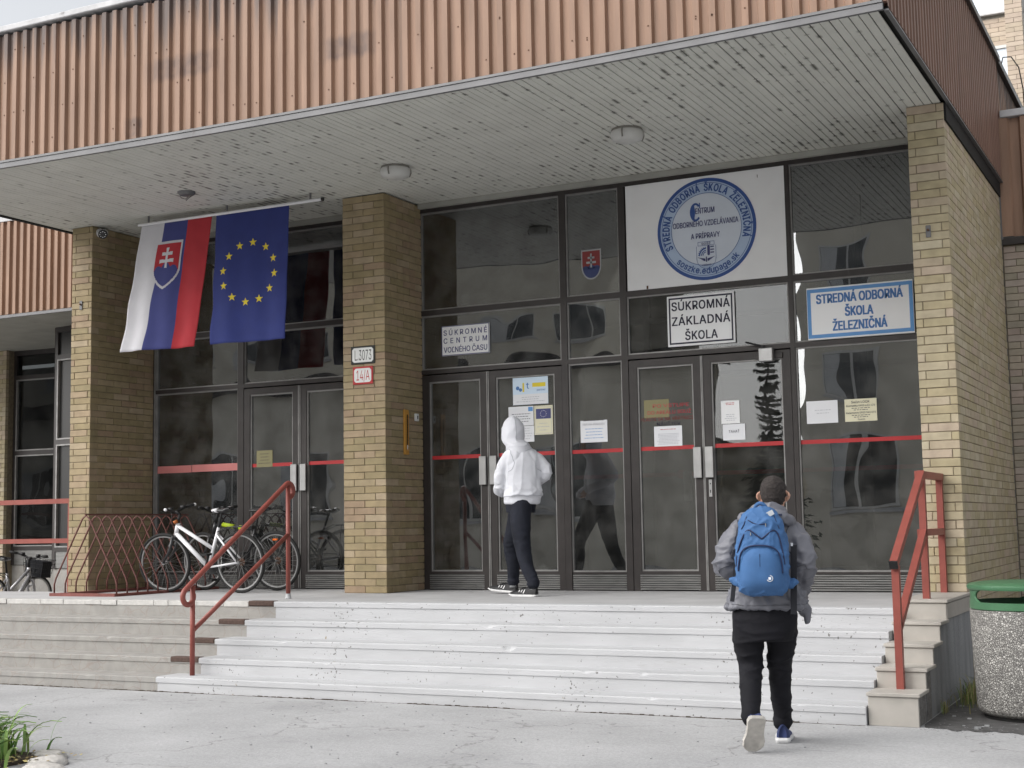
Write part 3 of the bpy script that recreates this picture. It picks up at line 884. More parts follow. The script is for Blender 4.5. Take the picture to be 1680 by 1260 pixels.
# ================================================================== CANOPY
can = thing('entrance_canopy', 'deep entrance canopy clad in brown corrugated metal with a boarded white underside', 'canopy', (0, -1.8, 4.4))
YE = -3.706; XC0, XC1 = -6.42, 4.11
ZF0, ZF1 = 4.478, 5.79
def sag(x): return max(0., .046*(1-((x+.9)/5.0)**2))
def corrugated(axis, a0, a1, plane, out, z0, z1, pitch, dep, m, parent, name, ridge=.40, sagf=None, nz=2):
    """trapezoid sheet along axis ('x' or 'y'), ridges pushed out by out*dep"""
    prof = []
    n = int((a1-a0)/pitch)
    for k in range(n+1):
        s0 = a0+k*pitch
        for f, d in ((0, 1), (ridge, 1), (ridge+.10, 0), (.90, 0)):
            a = s0+f*pitch
            if a <= a1: prof.append((a, d))
    b = MB().use(m)
    vs = []
    for iz in range(nz+1):
        z = z0+(z1-z0)*iz/nz
        for (a, d) in prof:
            q = plane+out*dep*d
            dz = -sagf(a) if sagf else 0
            vs.append((a, q, z+dz) if axis == 'x' else (q, a, z+dz))
    k = len(prof)
    fs = []
    for iz in range(nz):
        for i in range(k-1):
            f = (iz*k+i, iz*k+i+1, (iz+1)*k+i+1, (iz+1)*k+i)
            fs.append(f if (axis == 'x') == (out < 0) else tuple(reversed(f)))
    return b.add(vs, fs).build(name, None, parent)
corrugated('x', XC0, 4.085, YE+.034, -1, ZF0, ZF1, .1312, .034, 'cladding', can, 'front_cladding', sagf=sag)
fx = MB().use('rust'); rr = random.Random(77)
for k in range(95):
    i = rr.randrange(2, 78)
    x = XC0+.1312*(i+.20); z = rr.choice((4.62, 4.95, 5.28, 5.6))+rr.uniform(-.012, .012)-sag(x)
    fx.box(x-.005, x+.005, YE-.004, YE+.003, z-.005, z+.005)
fx.build('screw_heads', None, can, kind='stuff')
for i in (9, 18, 27, 36, 45, 54, 63, 72):
    x = XC0+.1312*(i+.47)
    MB().use('cladding_dark').box(x, x+.005, YE+.029, YE+.0335, ZF0-sag(x), ZF1).build('sheet_lap', None, can)
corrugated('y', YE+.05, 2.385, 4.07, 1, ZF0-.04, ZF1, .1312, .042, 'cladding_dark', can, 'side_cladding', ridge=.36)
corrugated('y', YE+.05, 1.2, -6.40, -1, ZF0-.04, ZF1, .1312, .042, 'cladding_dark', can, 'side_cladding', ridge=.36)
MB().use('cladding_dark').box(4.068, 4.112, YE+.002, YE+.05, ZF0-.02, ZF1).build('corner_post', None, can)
# flashings along the front edge: lower face and upper lip, sagging slightly with the roof
def sagbar(m, name, y0, y1, z0, z1, x0=XC0, x1=4.085, n=24):
    b = MB().use(m)
    vs = []
    for i in range(n+1):
        x = x0+(x1-x0)*i/n; d = sag(x)
        vs += [(x, y0, z0-d), (x, y1, z0-d), (x, y1, z1-d), (x, y0, z1-d)]
    fs = [(0, 3, 2, 1), (4*n, 4*n+1, 4*n+2, 4*n+3)]
    for i in range(n):
        for j in range(4):
            j2 = (j+1) % 4
            fs.append((4*i+j, 4*i+j2, 4*i+4+j2, 4*i+4+j))
    return b.add(vs, fs).build(name, None, can)
sagbar('flashing', 'front_flashing', YE-.004, YE+.03, 4.398, 4.447)
sagbar('flashing', 'flashing_lip', YE-.012, YE+.05, 4.451, 4.473)
MB().use('coping').box(XC0-.03, 4.15, YE-.03, YE+.3, ZF1, ZF1+.062, bev=.008).build('coping', None, can)
MB().use('frame_brown').box(3.85, 4.15, YE+.3, 2.385, ZF1+.0, ZF1+.06).build('coping', None, can)
MB().use('frame_brown').box(-6.47, -6.2, YE+.3, 1.2, ZF1, ZF1+.06).build('coping', None, can)
MB().use('flashing').box(4.085, 4.118, YE+.04, 2.385, 4.398, 4.412).build('side_flashing', None, can)
MB().use('dark_void').box(4.062, 4.108, YE+.06, 2.38, 4.415, 4.436).build('side_backing', None, can)
MB().use('dark_void').box(-6.46, -6.40, YE+.03, 1.2, 4.39, 4.45).build('side_edge', None, can)
# deck above the boards (dark in the gaps) and the roof
MB().use('dark_void').box(-6.40, 4.062, YE+.05, -.02, 4.432, 4.46).build('deck', None, can)
MB().use('roof_dark').box(-6.38, 4.05, YE+.06, 9.5, 5.70, 5.76).build('roof', None, can)
# soffit boards running from the front edge to the doors
PIT = .0732
x = -6.388
bm_ = MB().use('soffit_board')
wd = .0665
bm_.box(-wd/2, wd/2, 0, -(YE+.034)-.03, 0, .012, bev=.0025)
bme = bm_.mesh('soffit_board')
rr = random.Random(21)
off = wloc(can)
while x < 4.05:
    o = bpy.data.objects.new('soffit_board', bme); COL.objects.link(o); o.parent = can
    s_ = sag(x)
    L = 3.64
    o.location = (x+rr.uniform(-.002, .002)-off.x, YE+.034-off.y, 4.402-s_+rr.uniform(0, .002)-off.z)
    o.rotation_euler = (math.atan2(s_, L), rr.uniform(-.012, .012), 0)
    x += PIT
MB().use('soffit_plain').box(-5.9, -2.5, -.10, -.035, 4.345, 4.40).build('back_trim', None, can)
MB().use('soffit_plain').box(-1.98, 3.74, -.10, -.035, 4.345, 4.40).build('back_trim', None, can)
MB().use('soffit_plain').box(-6.4, 4.06, -.04, -.005, 4.39, 4.45).build('back_trim', None, can)

# ================================================================== GLAZED FRONTS
def pane_unit(parent, x0, x1, z0, z1, m='glass', y=0., bead=True):
    p = MB().use(m).box(x0, x1, y-.003, y+.003, z0, z1).build('pane', None, parent)
    if bead:
        b = MB().use('bead_grey'); w = .016
        ya, yb = y-.022, y+.012
        b.box(x0-.004, x0+w, ya, yb, z0, z1); b.box(x1-w, x1+.004, ya, yb, z0, z1)
        b.box(x0+w, x1-w, ya, yb, z0-.004, z0+w); b.box(x0+w, x1-w, ya, yb, z1-w, z1+.004)
        b.build('glazing_bead', None, parent)
    return p
def kick(parent, x0, x1, z0=.008, z1=.172, y=-.02):
    b = MB().use('kick_metal'); n = 7
    h = (z1-z0)/n
    for i in range(n):
        b.box(x0, x1, y-.012, y+.02, z0+i*h+.003, z0+(i+1)*h-.003, bev=.003)
    b.use('dark_void').box(x0, x1, y+.008, y+.03, z0, z1)
    b.build('kick_plate', None, parent, kind='stuff')
def door(parent, x0, x1, hand, stripe='red_stripe', zt=2.415, label=None, gm='glass'):
    d = MB().use('frame_brown')
    st = .088
    y0, y1 = -.035, .03
    d.box(x0, x0+st, y0, y1, .004, zt); d.box(x1-st, x1, y0, y1, .004, zt)
    d.box(x0+st, x1-st, y0, y1, zt-.075, zt); d.box(x0+st, x1-st, y0, y1, .172, .205)
    dd = d.build('door', None, parent, label=label)
    pane_unit(dd, x0+st, x1-st, .205, zt-.075, gm)
    kick(dd, x0+st-.02, x1-st+.02, .010, .172, -.025)
    MB().use(stripe).box(x0+st+.016, x1-st-.016, -.006, -.004, 1.458, 1.499).build('safety_stripe', None, dd)
    b = MB().use('aluminium')
    if hand == 'r': xa, xb = x1-.098, x1-.012
    else: xa, xb = x0+.012, x0+.098
    b.box(xa, xb, -.075, -.055, 1.155, 1.472, bev=.004); b.box(xa+.03, xb-.03, -.056, -.03, 1.2, 1.22); b.box(xa+.03, xb-.03, -.056, -.03, 1.4, 1.42)
    b.build('handle', None, dd)
    MB().use('bead_grey').box(x1-.004 if hand == 'r' else x0-.006, x1+.006 if hand == 'r' else x0+.004, -.043, -.036, .01, zt).build('meeting_strip', None, dd)
    return dd
gr = thing('glazed_front', 'tall dark framed glass front with four doors between the middle pillar and the right wall', 'glass front', (.9, 0, 0), 'dark framed glass fronts')
gl_ = thing('glazed_front', 'dark framed glass front behind the bicycles, between the left and middle pillars', 'glass front', (-4.2, 0, 0), 'dark framed glass fronts')
def bar(parent, name, x0, x1, z0, z1, y0=-.04, y1=.045):
    return MB().use('frame_brown').box(x0, x1, y0, y1, z0, z1).build(name, None, parent)
# right bay
for (a, b_) in ((-1.998, -1.985), (-.228, -.155), (.472, .546), (2.30, 2.347)):
    bar(gr, 'mullion', a, b_, 0, 4.345)
MB().use('bead_grey').box(-2.02, -1.998, -.05, .045, 0, 4.345).build('jamb_trim', None, gr)
bar(gr, 'jamb', 3.70, 3.745, 0, 4.345)
cols = ((-1.985, -.228), (-.155, .472), (.546, 2.30), (2.347, 3.70))
for i, (a, b_) in enumerate(cols):
    bar(gr, 'transom', a, b_, 3.102, 3.162); bar(gr, 'transom', a, b_, 2.43, 2.478); bar(gr, 'head_rail', a, b_, 4.30, 4.345)
    if i != 2: pane_unit(gr, a, b_, 3.162, 4.30)
    pane_unit(gr, a, b_, 2.478, 3.102, 'glass_clear' if i == 2 else 'glass')
    if i in (1, 3):
        bar(gr, 'sill_rail', a, b_, .176, .196, -.03, .03)
        pane_unit(gr, a, b_, .196, 2.43); kick(gr, a+.004, b_-.004)
        MB().use('red_stripe').box(a+.016, b_-.016, -.006, -.004, 1.457, 1.497).build('safety_stripe', None, gr)
d1 = door(gr, -1.98, -1.148, 'r'); d2 = door(gr, -1.128, -.232, 'l')
d3 = door(gr, .552, 1.350, 'r'); d4 = door(gr, 1.366, 2.294, 'l', gm='glass_clear')
lk = MB().use('aluminium').box(1.40, 1.435, -.042, -.036, .96, 1.135, bev=.002).use('dark_void').box(1.413, 1.422, -.0435, -.0415, 1.085, 1.10).box(1.413, 1.422, -.0435, -.0415, 1.0, 1.03)
lk.build('lock_plate', None, d4)
# left bay
bar(gl_, 'jamb', -5.925, -5.90, 0, 4.345); bar(gl_, 'mullion', -4.595, -4.505, 0, 4.345); bar(gl_, 'jamb', -2.60, -2.53, 0, 4.345)
MB().use('bead_grey').box(-5.90, -5.885, -.05, .045, 0, 4.345).build('jamb_trim', None, gl_)
for i, (a, b_) in enumerate(((-5.885, -4.595), (-4.505, -2.60))):
    bar(gl_, 'transom', a, b_, 3.102, 3.162); bar(gl_, 'transom', a, b_, 2.43, 2.478); bar(gl_, 'head_rail', a, b_, 4.30, 4.345)
    pane_unit(gl_, a, b_, 3.162, 4.30); pane_unit(gl_, a, b_, 2.478, 3.102)
a, b_ = -5.885, -4.595
bar(gl_, 'sill_rail', a, b_, .176, .196, -.03, .03); pane_unit(gl_, a, b_, .196, 2.43); kick(gl_, a+.004, b_-.004)
MB().use('pink_stripe').box(a+.016, -5.33, -.007, -.004, 1.428, 1.517).build('safety_stripe', None, gl_, label='pale pink wide stripe')
MB().use('pink_stripe').box(-5.322, b_-.016, -.007, -.004, 1.43, 1.519).build('safety_stripe', None, gl_, label='pale pink wide stripe')
d5 = door(gl_, -4.50, -3.692, 'r'); d6 = door(gl_, -3.668, -2.79, 'l'); bar(gl_, 'mullion', -2.78, -2.74, 0, 2.43)
pane_unit(gl_, -2.74, -2.60, .05, 2.43)

# door closer box above the right doors
dc = thing('door_closer', 'grey metal door closer box over the right hand door', 'door closer', (2.06, -.06, 2.37))
MB().use('aluminium').box(1.99, 2.137, -.115, -.045, 2.302, 2.44, bev=.008).build('housing', None, dc)
MB().use('black_plastic').tube([(2.03, -.08, 2.46), (1.86, -.10, 2.51)], .011, 6).tube([(2.03, -.08, 2.44), (2.03, -.08, 2.47)], .016, 8).build('arm', None, dc)
MB().use('frame_brown').box(1.93, 2.22, -.05, -.041, 2.335, 2.39, bev=.004).build('bracket', None, dc)

# ================================================================== ENTRANCE HALL behind the glass
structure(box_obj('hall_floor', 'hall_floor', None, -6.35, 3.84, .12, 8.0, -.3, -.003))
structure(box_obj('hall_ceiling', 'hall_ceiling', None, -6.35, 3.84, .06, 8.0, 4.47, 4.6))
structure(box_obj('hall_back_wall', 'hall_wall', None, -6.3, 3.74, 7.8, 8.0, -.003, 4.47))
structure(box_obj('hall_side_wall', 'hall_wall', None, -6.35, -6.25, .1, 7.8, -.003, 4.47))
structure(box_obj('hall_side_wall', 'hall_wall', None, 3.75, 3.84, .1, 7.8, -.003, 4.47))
inner = thing('inner_screen', 'dark inner glass screen with a red stripe inside the lobby', 'glass screen', (0, 2.1, 0))
for xa in (-5.6, -4.3, -3.0, -1.75, -.95, -.05, .8, 1.7, 2.55, 3.5):
    MB().use('hall_dark').box(xa-.04, xa+.04, 2.06, 2.14, 0, 4.4).build('mullion', None, inner)
for za in (0.05, 2.45, 3.15):
    MB().use('hall_dark').box(-6.2, 3.74, 2.065, 2.135, za-.03, za+.03).build('rail', None, inner)
MB().use('red_stripe').box(-6.2, 3.74, 2.05, 2.055, 1.25, 1.30).build('safety_stripe', None, inner)
for xa in (-2.65, -2.25, .35, .75):
    o = MB().use('red_stripe').tube([(xa, 2.044, 1.275), (xa, 2.049, 1.275)], .055, 16).build('safety_dot', None, inner)
for xa in (-2.05, .45):
    MB().use('aluminium').box(xa-.05, xa+.05, 1.98, 2.0, .95, 1.3, bev=.004).build('handle', None, inner)
rp = thing('ribbed_screen', 'pale ribbed screen standing inside the lobby behind the door', 'screen', (-2.0, 1.1, 0))
b = MB().use('ribbed_panel')
xx = -2.28
while xx < -1.72:
    b.box(xx, xx+.022, 1.08, 1.11, .02, 4.35); b.box(xx+.022, xx+.04, 1.095, 1.11, .02, 4.35); xx += .04
b.build('ribs', None, rp, kind='stuff')
cn = thing('reception_counter', 'dark counter inside the hall behind the doors', 'counter', (-.6, 4.2, 0))
MB().use('hall_dark').box(-2.0, 1.5, 4.0, 4.5, 0, 1.05).build('body', None, cn)
MB().use('hall_wall').box(-2.05, 1.55, 3.95, 4.55, 1.05, 1.09).build('top', None, cn)
cu = thing('lobby_curtain', 'pale curtain hanging inside the lobby at the left door', 'curtain', (-4.9, 1.4, 2))
b = MB().use('curtain')
b.grid(lambda u, v: (-5.35+.42*u, 1.5+.03*math.sin(u*30), .75+1.8*v), 40, 2)
b.build('cloth', None, cu, smooth=True)
hl = thing('ceiling_light', 'square white ceiling light inside the hall seen through the top pane', 'lamp', (-1.45, 1.6, 4.4))
MB().use('lamp_white').box(-1.75, -1.28, 1.6, 2.0, 4.33, 4.468, bev=.02).build('diffuser', None, hl)

# ================================================================== SIGNS AND PAPERS
def flat(mb, x0, x1, z0, z1, y):
    return mb.add([(x0, y, z0), (x1, y, z0), (x1, y, z1), (x0, y, z1)], [(0, 1, 2, 3)])
def board(name, label, cat, x0, x1, z0, z1, y0, y1, m, loc=None):
    t = thing(name, label, cat, ((x0+x1)/2, y1, z0))
    MB().use(m).box(x0, x1, y0, y1, z0, z1, bev=.003).build('board', None, t)
    return t
def frame_lines(mb, x0, x1, z0, z1, w, y):
    flat(mb, x0, x1, z0, z0+w, y); flat(mb, x0, x1, z1-w, z1, y); flat(mb, x0, x0+w, z0+w, z1-w, y); flat(mb, x1-w, x1, z0+w, z1-w, y)

# large white panel with the round school seal
sg = board('school_sign', 'large white sign panel with round blue school seal, top row of the glass', 'sign', .562, 2.302, 3.152, 4.301, -.036, -.012, 'sign_white')
cx, cz, ro = 1.458, 3.737, .538
def disc(mb, r0, r1, y, n=72):
    vs = []; fs = []
    for i in range(n):
        a = 2*math.pi*i/n
        vs += [(cx+r0*math.cos(a), y, cz+r0*math.sin(a)), (cx+r1*math.cos(a), y, cz+r1*math.sin(a))]
    for i in range(n):
        j = (i+1) % n
        fs.append((2*i, 2*i+1, 2*j+1, 2*j))
    mb.add(vs, [tuple(reversed(f)) for f in fs])
b = MB().use('ink_seal'); disc(b, ro-.034, ro, -.040); disc(b, ro-.052, ro-.047, -.041); disc(b, .378, .383, -.041)
b.build('seal_rings', None, sg)
b = MB().use('seal_pale'); disc(b, .38, ro-.03, -.0385); b.use('seal_inner'); disc(b, 0.0005, .381, -.0385); b.build('seal_field', None, sg)
def arc_text(mb, body, rad, a0, a1, h, y, inward=False, bold=.015):
    """letters along an arc from angle a0 to a1 (radians, anticlockwise from +x), tops outwards unless inward"""
    ws = []
    for c in body:
        if c == ' ': ws.append(.34)
        else:
            vs, _ = text_geo(c, bold)
            ws.append(max(v[0] for v in vs)-min(v[0] for v in vs)+.12)
    tot = sum(ws); pos = 0
    span = a1-a0
    k = abs(span)*rad/tot/ (h/CAPH) 
    for c, w in zip(body, ws):
        am = a0+span*(pos+w/2)/tot
        pos += w
        if c == ' ': continue
        vs, fs = text_geo(c, bold)
        xm = (max(v[0] for v in vs)+min(v[0] for v in vs))/2
        s_ = h/CAPH
        if not inward:
            up = Vector((math.cos(am), math.sin(am))); rt = Vector((math.sin(am), -math.cos(am)))
            base = rad
        else:
            up = -Vector((math.cos(am), math.sin(am))); rt = Vector((-math.sin(am), math.cos(am)))
            base = rad
        kx = min(max(k, .7), 1.15)
        P = []
        for v in vs:
            lx = (v[0]-xm)*s_*kx; ly = v[1]*s_
            if not inward: q = up*(base+ly)+rt*lx
            else: q = -up*base+up*ly+rt*lx
            P.append((cx+q.x, y-v[2], cz+q.y))
        for k2, (ox, oz) in enumerate(((0, 0), (bold*h, 0), (-bold*h, 0), (0, bold*h), (0, -bold*h))):
            mb.add([(p_[0]+ox, p_[1]-.00025*k2, p_[2]+oz) for p_ in P], fs)
b = MB().use('ink_seal')
arc_text(b, 'STREDNÁ ODBORNÁ ŠKOLA ŽELEZNIČNÁ', .404, R(206), R(-18), .074, -.0415, bold=.05)
arc_text(b, 'soszke.edupage.sk', .470, R(224), R(319), .066, -.0415, inward=True, bold=.035)
b.build('seal_lettering', None, sg)
b = MB().use('ink_navy')
put_text(b, 'ENTRUM', 1.345, 1.555, 3.905, .060, -.0415, bold=.022)
put_text(b, 'ODBORNÉHO VZDELÁVANIA', 1.095, 1.808, 3.772, .058, -.0415, bold=.02)
put_text(b, 'A PRÍPRAVY', 1.29, 1.605, 3.642, .056, -.0415, bold=.022)
b.build('lettering', None, sg)
b = MB().use('ink_seal')
# big initial C, thick on its left side
n = 20; vs = []; fs = []
for i in range(n+1):
    a = R(42)+(R(318)-R(42))*i/n
    th_ = .022+.035*max(0, -math.cos(a))
    vs += [(1.348+.062*math.cos(a), -.0415, 3.925+.098*math.sin(a)), (1.348+(.062-th_)*math.cos(a), -.0415, 3.925+(.098-.022)*math.sin(a))]
for i in range(n): fs.append((2*i, 2*i+1, 2*i+3, 2*i+2))
b.add(vs, fs); flat(b, 1.39, 1.40, 3.96, 4.02, -.0415); b.build('initial_letter', None, sg)
# emblem: crest outline, gear arcs, insulator bars and wings
b = MB().use('ink_seal')
def ring_arc(mb, x, z, r0, r1, a0, a1, y, n=14):
    vs = []; fs = []
    for i in range(n+1):
        a = a0+(a1-a0)*i/n
        vs += [(x+r0*math.cos(a), y, z+r0*math.sin(a)), (x+r1*math.cos(a), y, z+r1*math.sin(a))]
    for i in range(n): fs.append((2*i, 2*i+2, 2*i+3, 2*i+1))
    mb.add(vs, fs)
ex, ez = 1.452, 3.48
frame_lines(b, ex-.09, ex+.09, ez+.082, ez+.125, .004, -.0415)
for sgn in (-1, 1):
    flat(b, ex+sgn*.105-.002, ex+sgn*.105+.002, ez-.06, ez+.08, -.0415)
ring_arc(b, ex, ez-.055, .101, .105, math.pi, 2*math.pi, -.0415, 24)
for r0, r1 in ((.03, .038), (.046, .056), (.066, .080)):
    ring_arc(b, ex+.0, ez-.02, r0, r1, R(92), R(182), -.0415)
for i in range(7):
    a = R(97+13*i)
    ring_arc(b, ex, ez-.02, .079, .089, a-R(3), a+R(3), -.0415, 2)
b.use('ink_navy'); 
flat(b, ex+.012, ex+.040, ez-.01, ez+.07, -.0415); ring_arc(b, ex+.026, ez+.07, .0, .014, 0, math.pi, -.0415, 8); ring_arc(b, ex+.026, ez-.01, .0, .014, math.pi, 2*math.pi, -.0415, 8)
for k in range(3): flat(b, ex+.045, ex+.085, ez+.06-.03*k, ez+.072-.03*k, -.0415)
for sgn in (-1, 1):
    for k in range(4):
        b.add([(ex+sgn*.012, -.0415, ez-.055-.006*k), (ex+sgn*(.092-.018*k), -.0415, ez-.036-.012*k), (ex+sgn*(.092-.018*k), -.0415, ez-.040-.012*k), (ex+sgn*.012, -.0415, ez-.064-.006*k)], [(0, 1, 2, 3)])
flat(b, ex-.006, ex+.006, ez-.09, ez-.035, -.0415)
b.build('crest', None, sg)
b = MB().use('ink_navy'); put_text(b, 'SOŠŽ', ex-.05, ex+.05, ez+.092, .022, -.0415, bold=.02); put_text(b, 'KOŠICE', ex-.05, ex+.05, ez-.132, .018, -.0415, bold=.01); b.build('crest_lettering', None, sg)
b = MB().use('rust'); flat(b, 2.02, 2.026, 4.21, 4.24, -.0405); flat(b, .78, .80, 3.165, 3.20, -.0405); b.build('stain', None, sg)

# private primary school
s2 = board('school_sign', 'white sign with black frame reading SÚKROMNÁ ZÁKLADNÁ ŠKOLA', 'sign', .998, 1.73, 2.53, 3.063, -.030, -.012, 'sign_white')
b = MB().use('ink_dark'); frame_lines(b, 1.018, 1.712, 2.552, 3.042, .017, -.0315)
put_text(b, 'SÚKROMNÁ', 1.048, 1.684, 2.905, .092, -.0315, bold=.035, spacing=1.05)
put_text(b, 'ZÁKLADNÁ', 1.048, 1.684, 2.748, .092, -.0315, bold=.035, spacing=1.05)
put_text(b, 'ŠKOLA', 1.19, 1.545, 2.59, .092, -.0315, bold=.035, spacing=1.05)
b.build('lettering', None, s2)
# railway school sign
s3 = board('school_sign', 'white sign with blue border and bold blue words STREDNÁ ODBORNÁ ŠKOLA ŽELEZNIČNÁ', 'sign', 2.492, 3.535, 2.485, 3.008, -.066, -.045, 'sign_white')
MB().use('bead_grey').box(2.56, 3.46, -.046, -.02, 2.60, 2.64).box(2.56, 3.46, -.046, -.02, 2.86, 2.90).build('bracket', None, s3)
b = MB().use('sign_border'); frame_lines(b, 2.497, 3.53, 2.50, 2.993, .036, -.0675); b.build('border', None, s3)
b = MB().use('ink_blue')
put_text(b, 'STREDNÁ ODBORNÁ', 2.586, 3.438, 2.842, .094, -.0678, bold=.055)
put_text(b, 'ŠKOLA', 2.868, 3.148, 2.700, .094, -.0678, bold=.055)
put_text(b, 'ŽELEZNIČNÁ', 2.742, 3.278, 2.562, .094, -.0678, bold=.055)
b.build('lettering', None, s3)
# leisure centre sign
s4 = board('school_sign', 'small pale lilac sign with navy words SÚKROMNÉ CENTRUM VOĽNÉHO ČASU', 'sign', -1.728, -1.114, 2.625, 2.966, -.024, -.010, 'sign_white')
b = MB().use('ink_navy'); frame_lines(b, -1.726, -1.116, 2.627, 2.964, .008, -.0255)
put_text(b, 'SÚKROMNÉ', -1.70, -1.142, 2.858, .060, -.0255, bold=.025, spacing=1.35)
put_text(b, 'CENTRUM', -1.70, -1.142, 2.766, .060, -.0255, bold=.025, spacing=1.6)
put_text(b, 'VOĽNÉHO ČASU', -1.70, -1.142, 2.662, .062, -.0255, bold=.025)
b.build('lettering', None, s4)

# coat of arms sticker on the glass
def shield_pts(x, z, w, h, n=8):
    P = [(x-w/2, z+h/2), (x-w/2, z-.02*h)]
    for i in range(1, n+1):
        a = math.pi/2*i/n
        P.append((x-w/2*math.cos(a)**.9 if i < n else x, z-.02*h-(h/2-.02*h)*math.sin(a)))
    Q = [(2*x-p[0], p[1]) for p in reversed(P[:-1])]
    return P+Q
ca = thing('coat_of_arms', 'red shield sticker with double cross on the narrow upper pane', 'sticker', (.135, -.004, 3.31))
def arms(parent, x, z, w, h, y, names=('flag_red', 'flag_blue', 'flag_white'), fn=None, inset=.0):
    """shield with a double cross above three hills; fn maps flat (x, z, layer) to space"""
    f = fn or (lambda a, c, l: (a, y-.0012*l, c))
    out = shield_pts(x, z, w, h)
    inn = shield_pts(x, z+.0*h, w*.88, h*.90)
    def pl_(pts, l, m, nm):
        c0 = (sum(p[0] for p in pts)/len(pts), sum(p[1] for p in pts)/len(pts))
        b = MB().use(m)
        vs = [f(*c0, l)]+[f(*p, l) for p in pts]
        k = len(pts)
        b.add(vs, [(0, 1+i, 1+(i+1) % k) for i in range(k)])
        return b.build(nm, None, parent)
    pl_(out, 1, names[2], 'shield_edge'); pl_(inn, 2, names[0], 'shield_field')
    # hills: lower part of the inner shield
    zt = z-.10*h
    low = [p for p in inn if p[1] < zt]
    xl = min(p[0] for p in inn)+.02*w; xr = max(p[0] for p in inn)-.02*w
    top = []
    for (c, r_) in ((x+.28*w, .15*w), (x, .19*w), (x-.28*w, .15*w)):
        for i in range(7):
            a = math.pi*i/6
            top.append((min(max(c+r_*math.cos(a), xl), xr), zt-.02*h+r_*.75*math.sin(a)))
    left = [p for p in low if p[0] < x-1e-6]; right = [p for p in low if p[0] >= x-1e-6]
    pl_(top+left+right, 3, names[1], 'hills')
    b = MB().use(names[2])
    for (x0, x1, z0, z1) in ((-.04, .04, -.10, .36), (-.17, .17, .19, .255), (-.24, .24, .03, .10)):
        b.add([f(x+x0*w*(1.0), z+z0*h, 4), f(x+x1*w, z+z0*h, 4), f(x+x1*w, z+z1*h, 4), f(x+x0*w, z+z1*h, 4)], [(0, 1, 2, 3)])
    b.build('double_cross', None, parent)
arms(ca, .135, 3.50, .235, .33, -.004, names=('sticker_red', 'sticker_blue', 'paper_grey'))

def paper(label, x0, x1, z0, z1, y=-.008, m='paper_white', tilt=0., name='notice', lines=None, heads=(), ink='ink_faint', seed=0):
    t = thing(name, label, 'notice', ((x0+x1)/2, y, z0))
    MB().use(m).box(x0, x1, y-.0015, y, z0, z1).build('sheet', None, t)
    if lines or heads:
        b = MB().use(ink)
        for (s_, a, c, zb, cap, mm) in heads:
            b.use(mm); put_text(b, s_, a, c, zb, cap, y-.0025, bold=.012)
        if lines:
            for (a, c, za, zc, n, mm) in lines:
                b.use(mm); text_lines(b, a, c, za, zc, n, y-.0025, seed=seed)
        b.build('print', None, t, kind='stuff')
    t.rotation_euler = (0, tilt, 0)
    return t
p = paper('pale blue and yellow leaflet taped highest on the second door', -.84, -.41, 2.02, 2.32, m='paper_sky', lines=((-.80, -.45, 2.04, 2.11, 3, 'ink_faint'),), heads=(('t', -.675, -.64, 2.195, .07, 'ink_blue'), ('partner', -.545, -.44, 2.165, .022, 'ink_blue')), seed=1)
b = MB().use('star_yellow'); flat(b, -.72, -.70, 2.16, 2.26, -.0105); flat(b, -.60, -.44, 2.21, 2.255, -.0102); b.use('ink_blue')
b.tube([(-.78, -.0100, 2.205), (-.78, -.0104, 2.205)], .022, 12).tube([(-.745, -.0100, 2.185), (-.745, -.0104, 2.185)], .02, 12); b.use('paper_white'); flat(b, -.838, -.412, 2.022, 2.135, -.0098); b.build('picture', None, p)
p = paper('white printed sheet partly hidden behind the hooded head on the second door', -.898, -.592, 1.79, 2.003, lines=((-.86, -.63, 1.82, 1.93, 4, 'ink_dark'),), seed=2)
b = MB().use('sign_border'); flat(b, -.655, -.60, 1.945, 1.992, -.0105); b.build('picture', None, p)
paper('white printed sheet below another, beside the hooded person on the second door', -.79, -.588, 1.61, 1.785, lines=((-.76, -.61, 1.63, 1.77, 5, 'ink_faint'),), seed=3)
p = paper('cream sheet with a small dark blue starred flag picture on the second door', -.583, -.36, 1.682, 2.0, m='paper_cream', lines=((-.55, -.40, 1.71, 1.82, 3, 'ink_faint'),), seed=4)
b = MB().use('ink_navy'); flat(b, -.562, -.382, 1.855, 1.965, -.0105); b.use('paper_white')
for i in range(12):
    a = 2*math.pi*i/12
    flat(b, -.472+.035*math.cos(a)-.003, -.472+.035*math.cos(a)+.003, 1.91+.035*math.sin(a)-.003, 1.91+.035*math.sin(a)+.003, -.0108)
frame_lines(b.use('ink_faint'), -.572, -.372, 1.695, 1.99, .003, -.0103); b.build('picture', None, p)
paper('white notice with a row of binding holes on the narrow pane beside the second door', -.034, .279, 1.572, 1.808, lines=((.0, .25, 1.60, 1.73, 4, 'sign_border'), (-.02, .27, 1.80, 1.806, 1, 'ink_dark')), heads=(('PRÁVNA PORADŇA', -.005, .25, 1.755, .022, 'ink_faint'),), seed=5)
paper('white closely printed notice above the red stripe on the third door', .808, 1.117, 1.496, 1.707, lines=((.84, 1.09, 1.51, 1.63, 8, 'ink_faint'), (.87, 1.06, 1.655, 1.685, 1, 'ink_red')), seed=6)
t = thing('door_lettering', 'faded red and dark words stuck on the third door above the white notice', 'lettering', (.98, -.006, 1.7))
b = MB().use('paper_dull'); b.use('ink_red')
put_text(b, 'PO VSTUPE', .80, 1.20, 1.905, .036, -.006, bold=.01)
put_text(b, 'DO AREÁLU SOUŽ', .74, 1.22, 1.835, .036, -.006, bold=.01)
b.use('ink_maroon'); put_text(b, 'HLÁSTE SA NA VRÁTNICI', .66, 1.24, 1.768, .036, -.006, bold=.006)
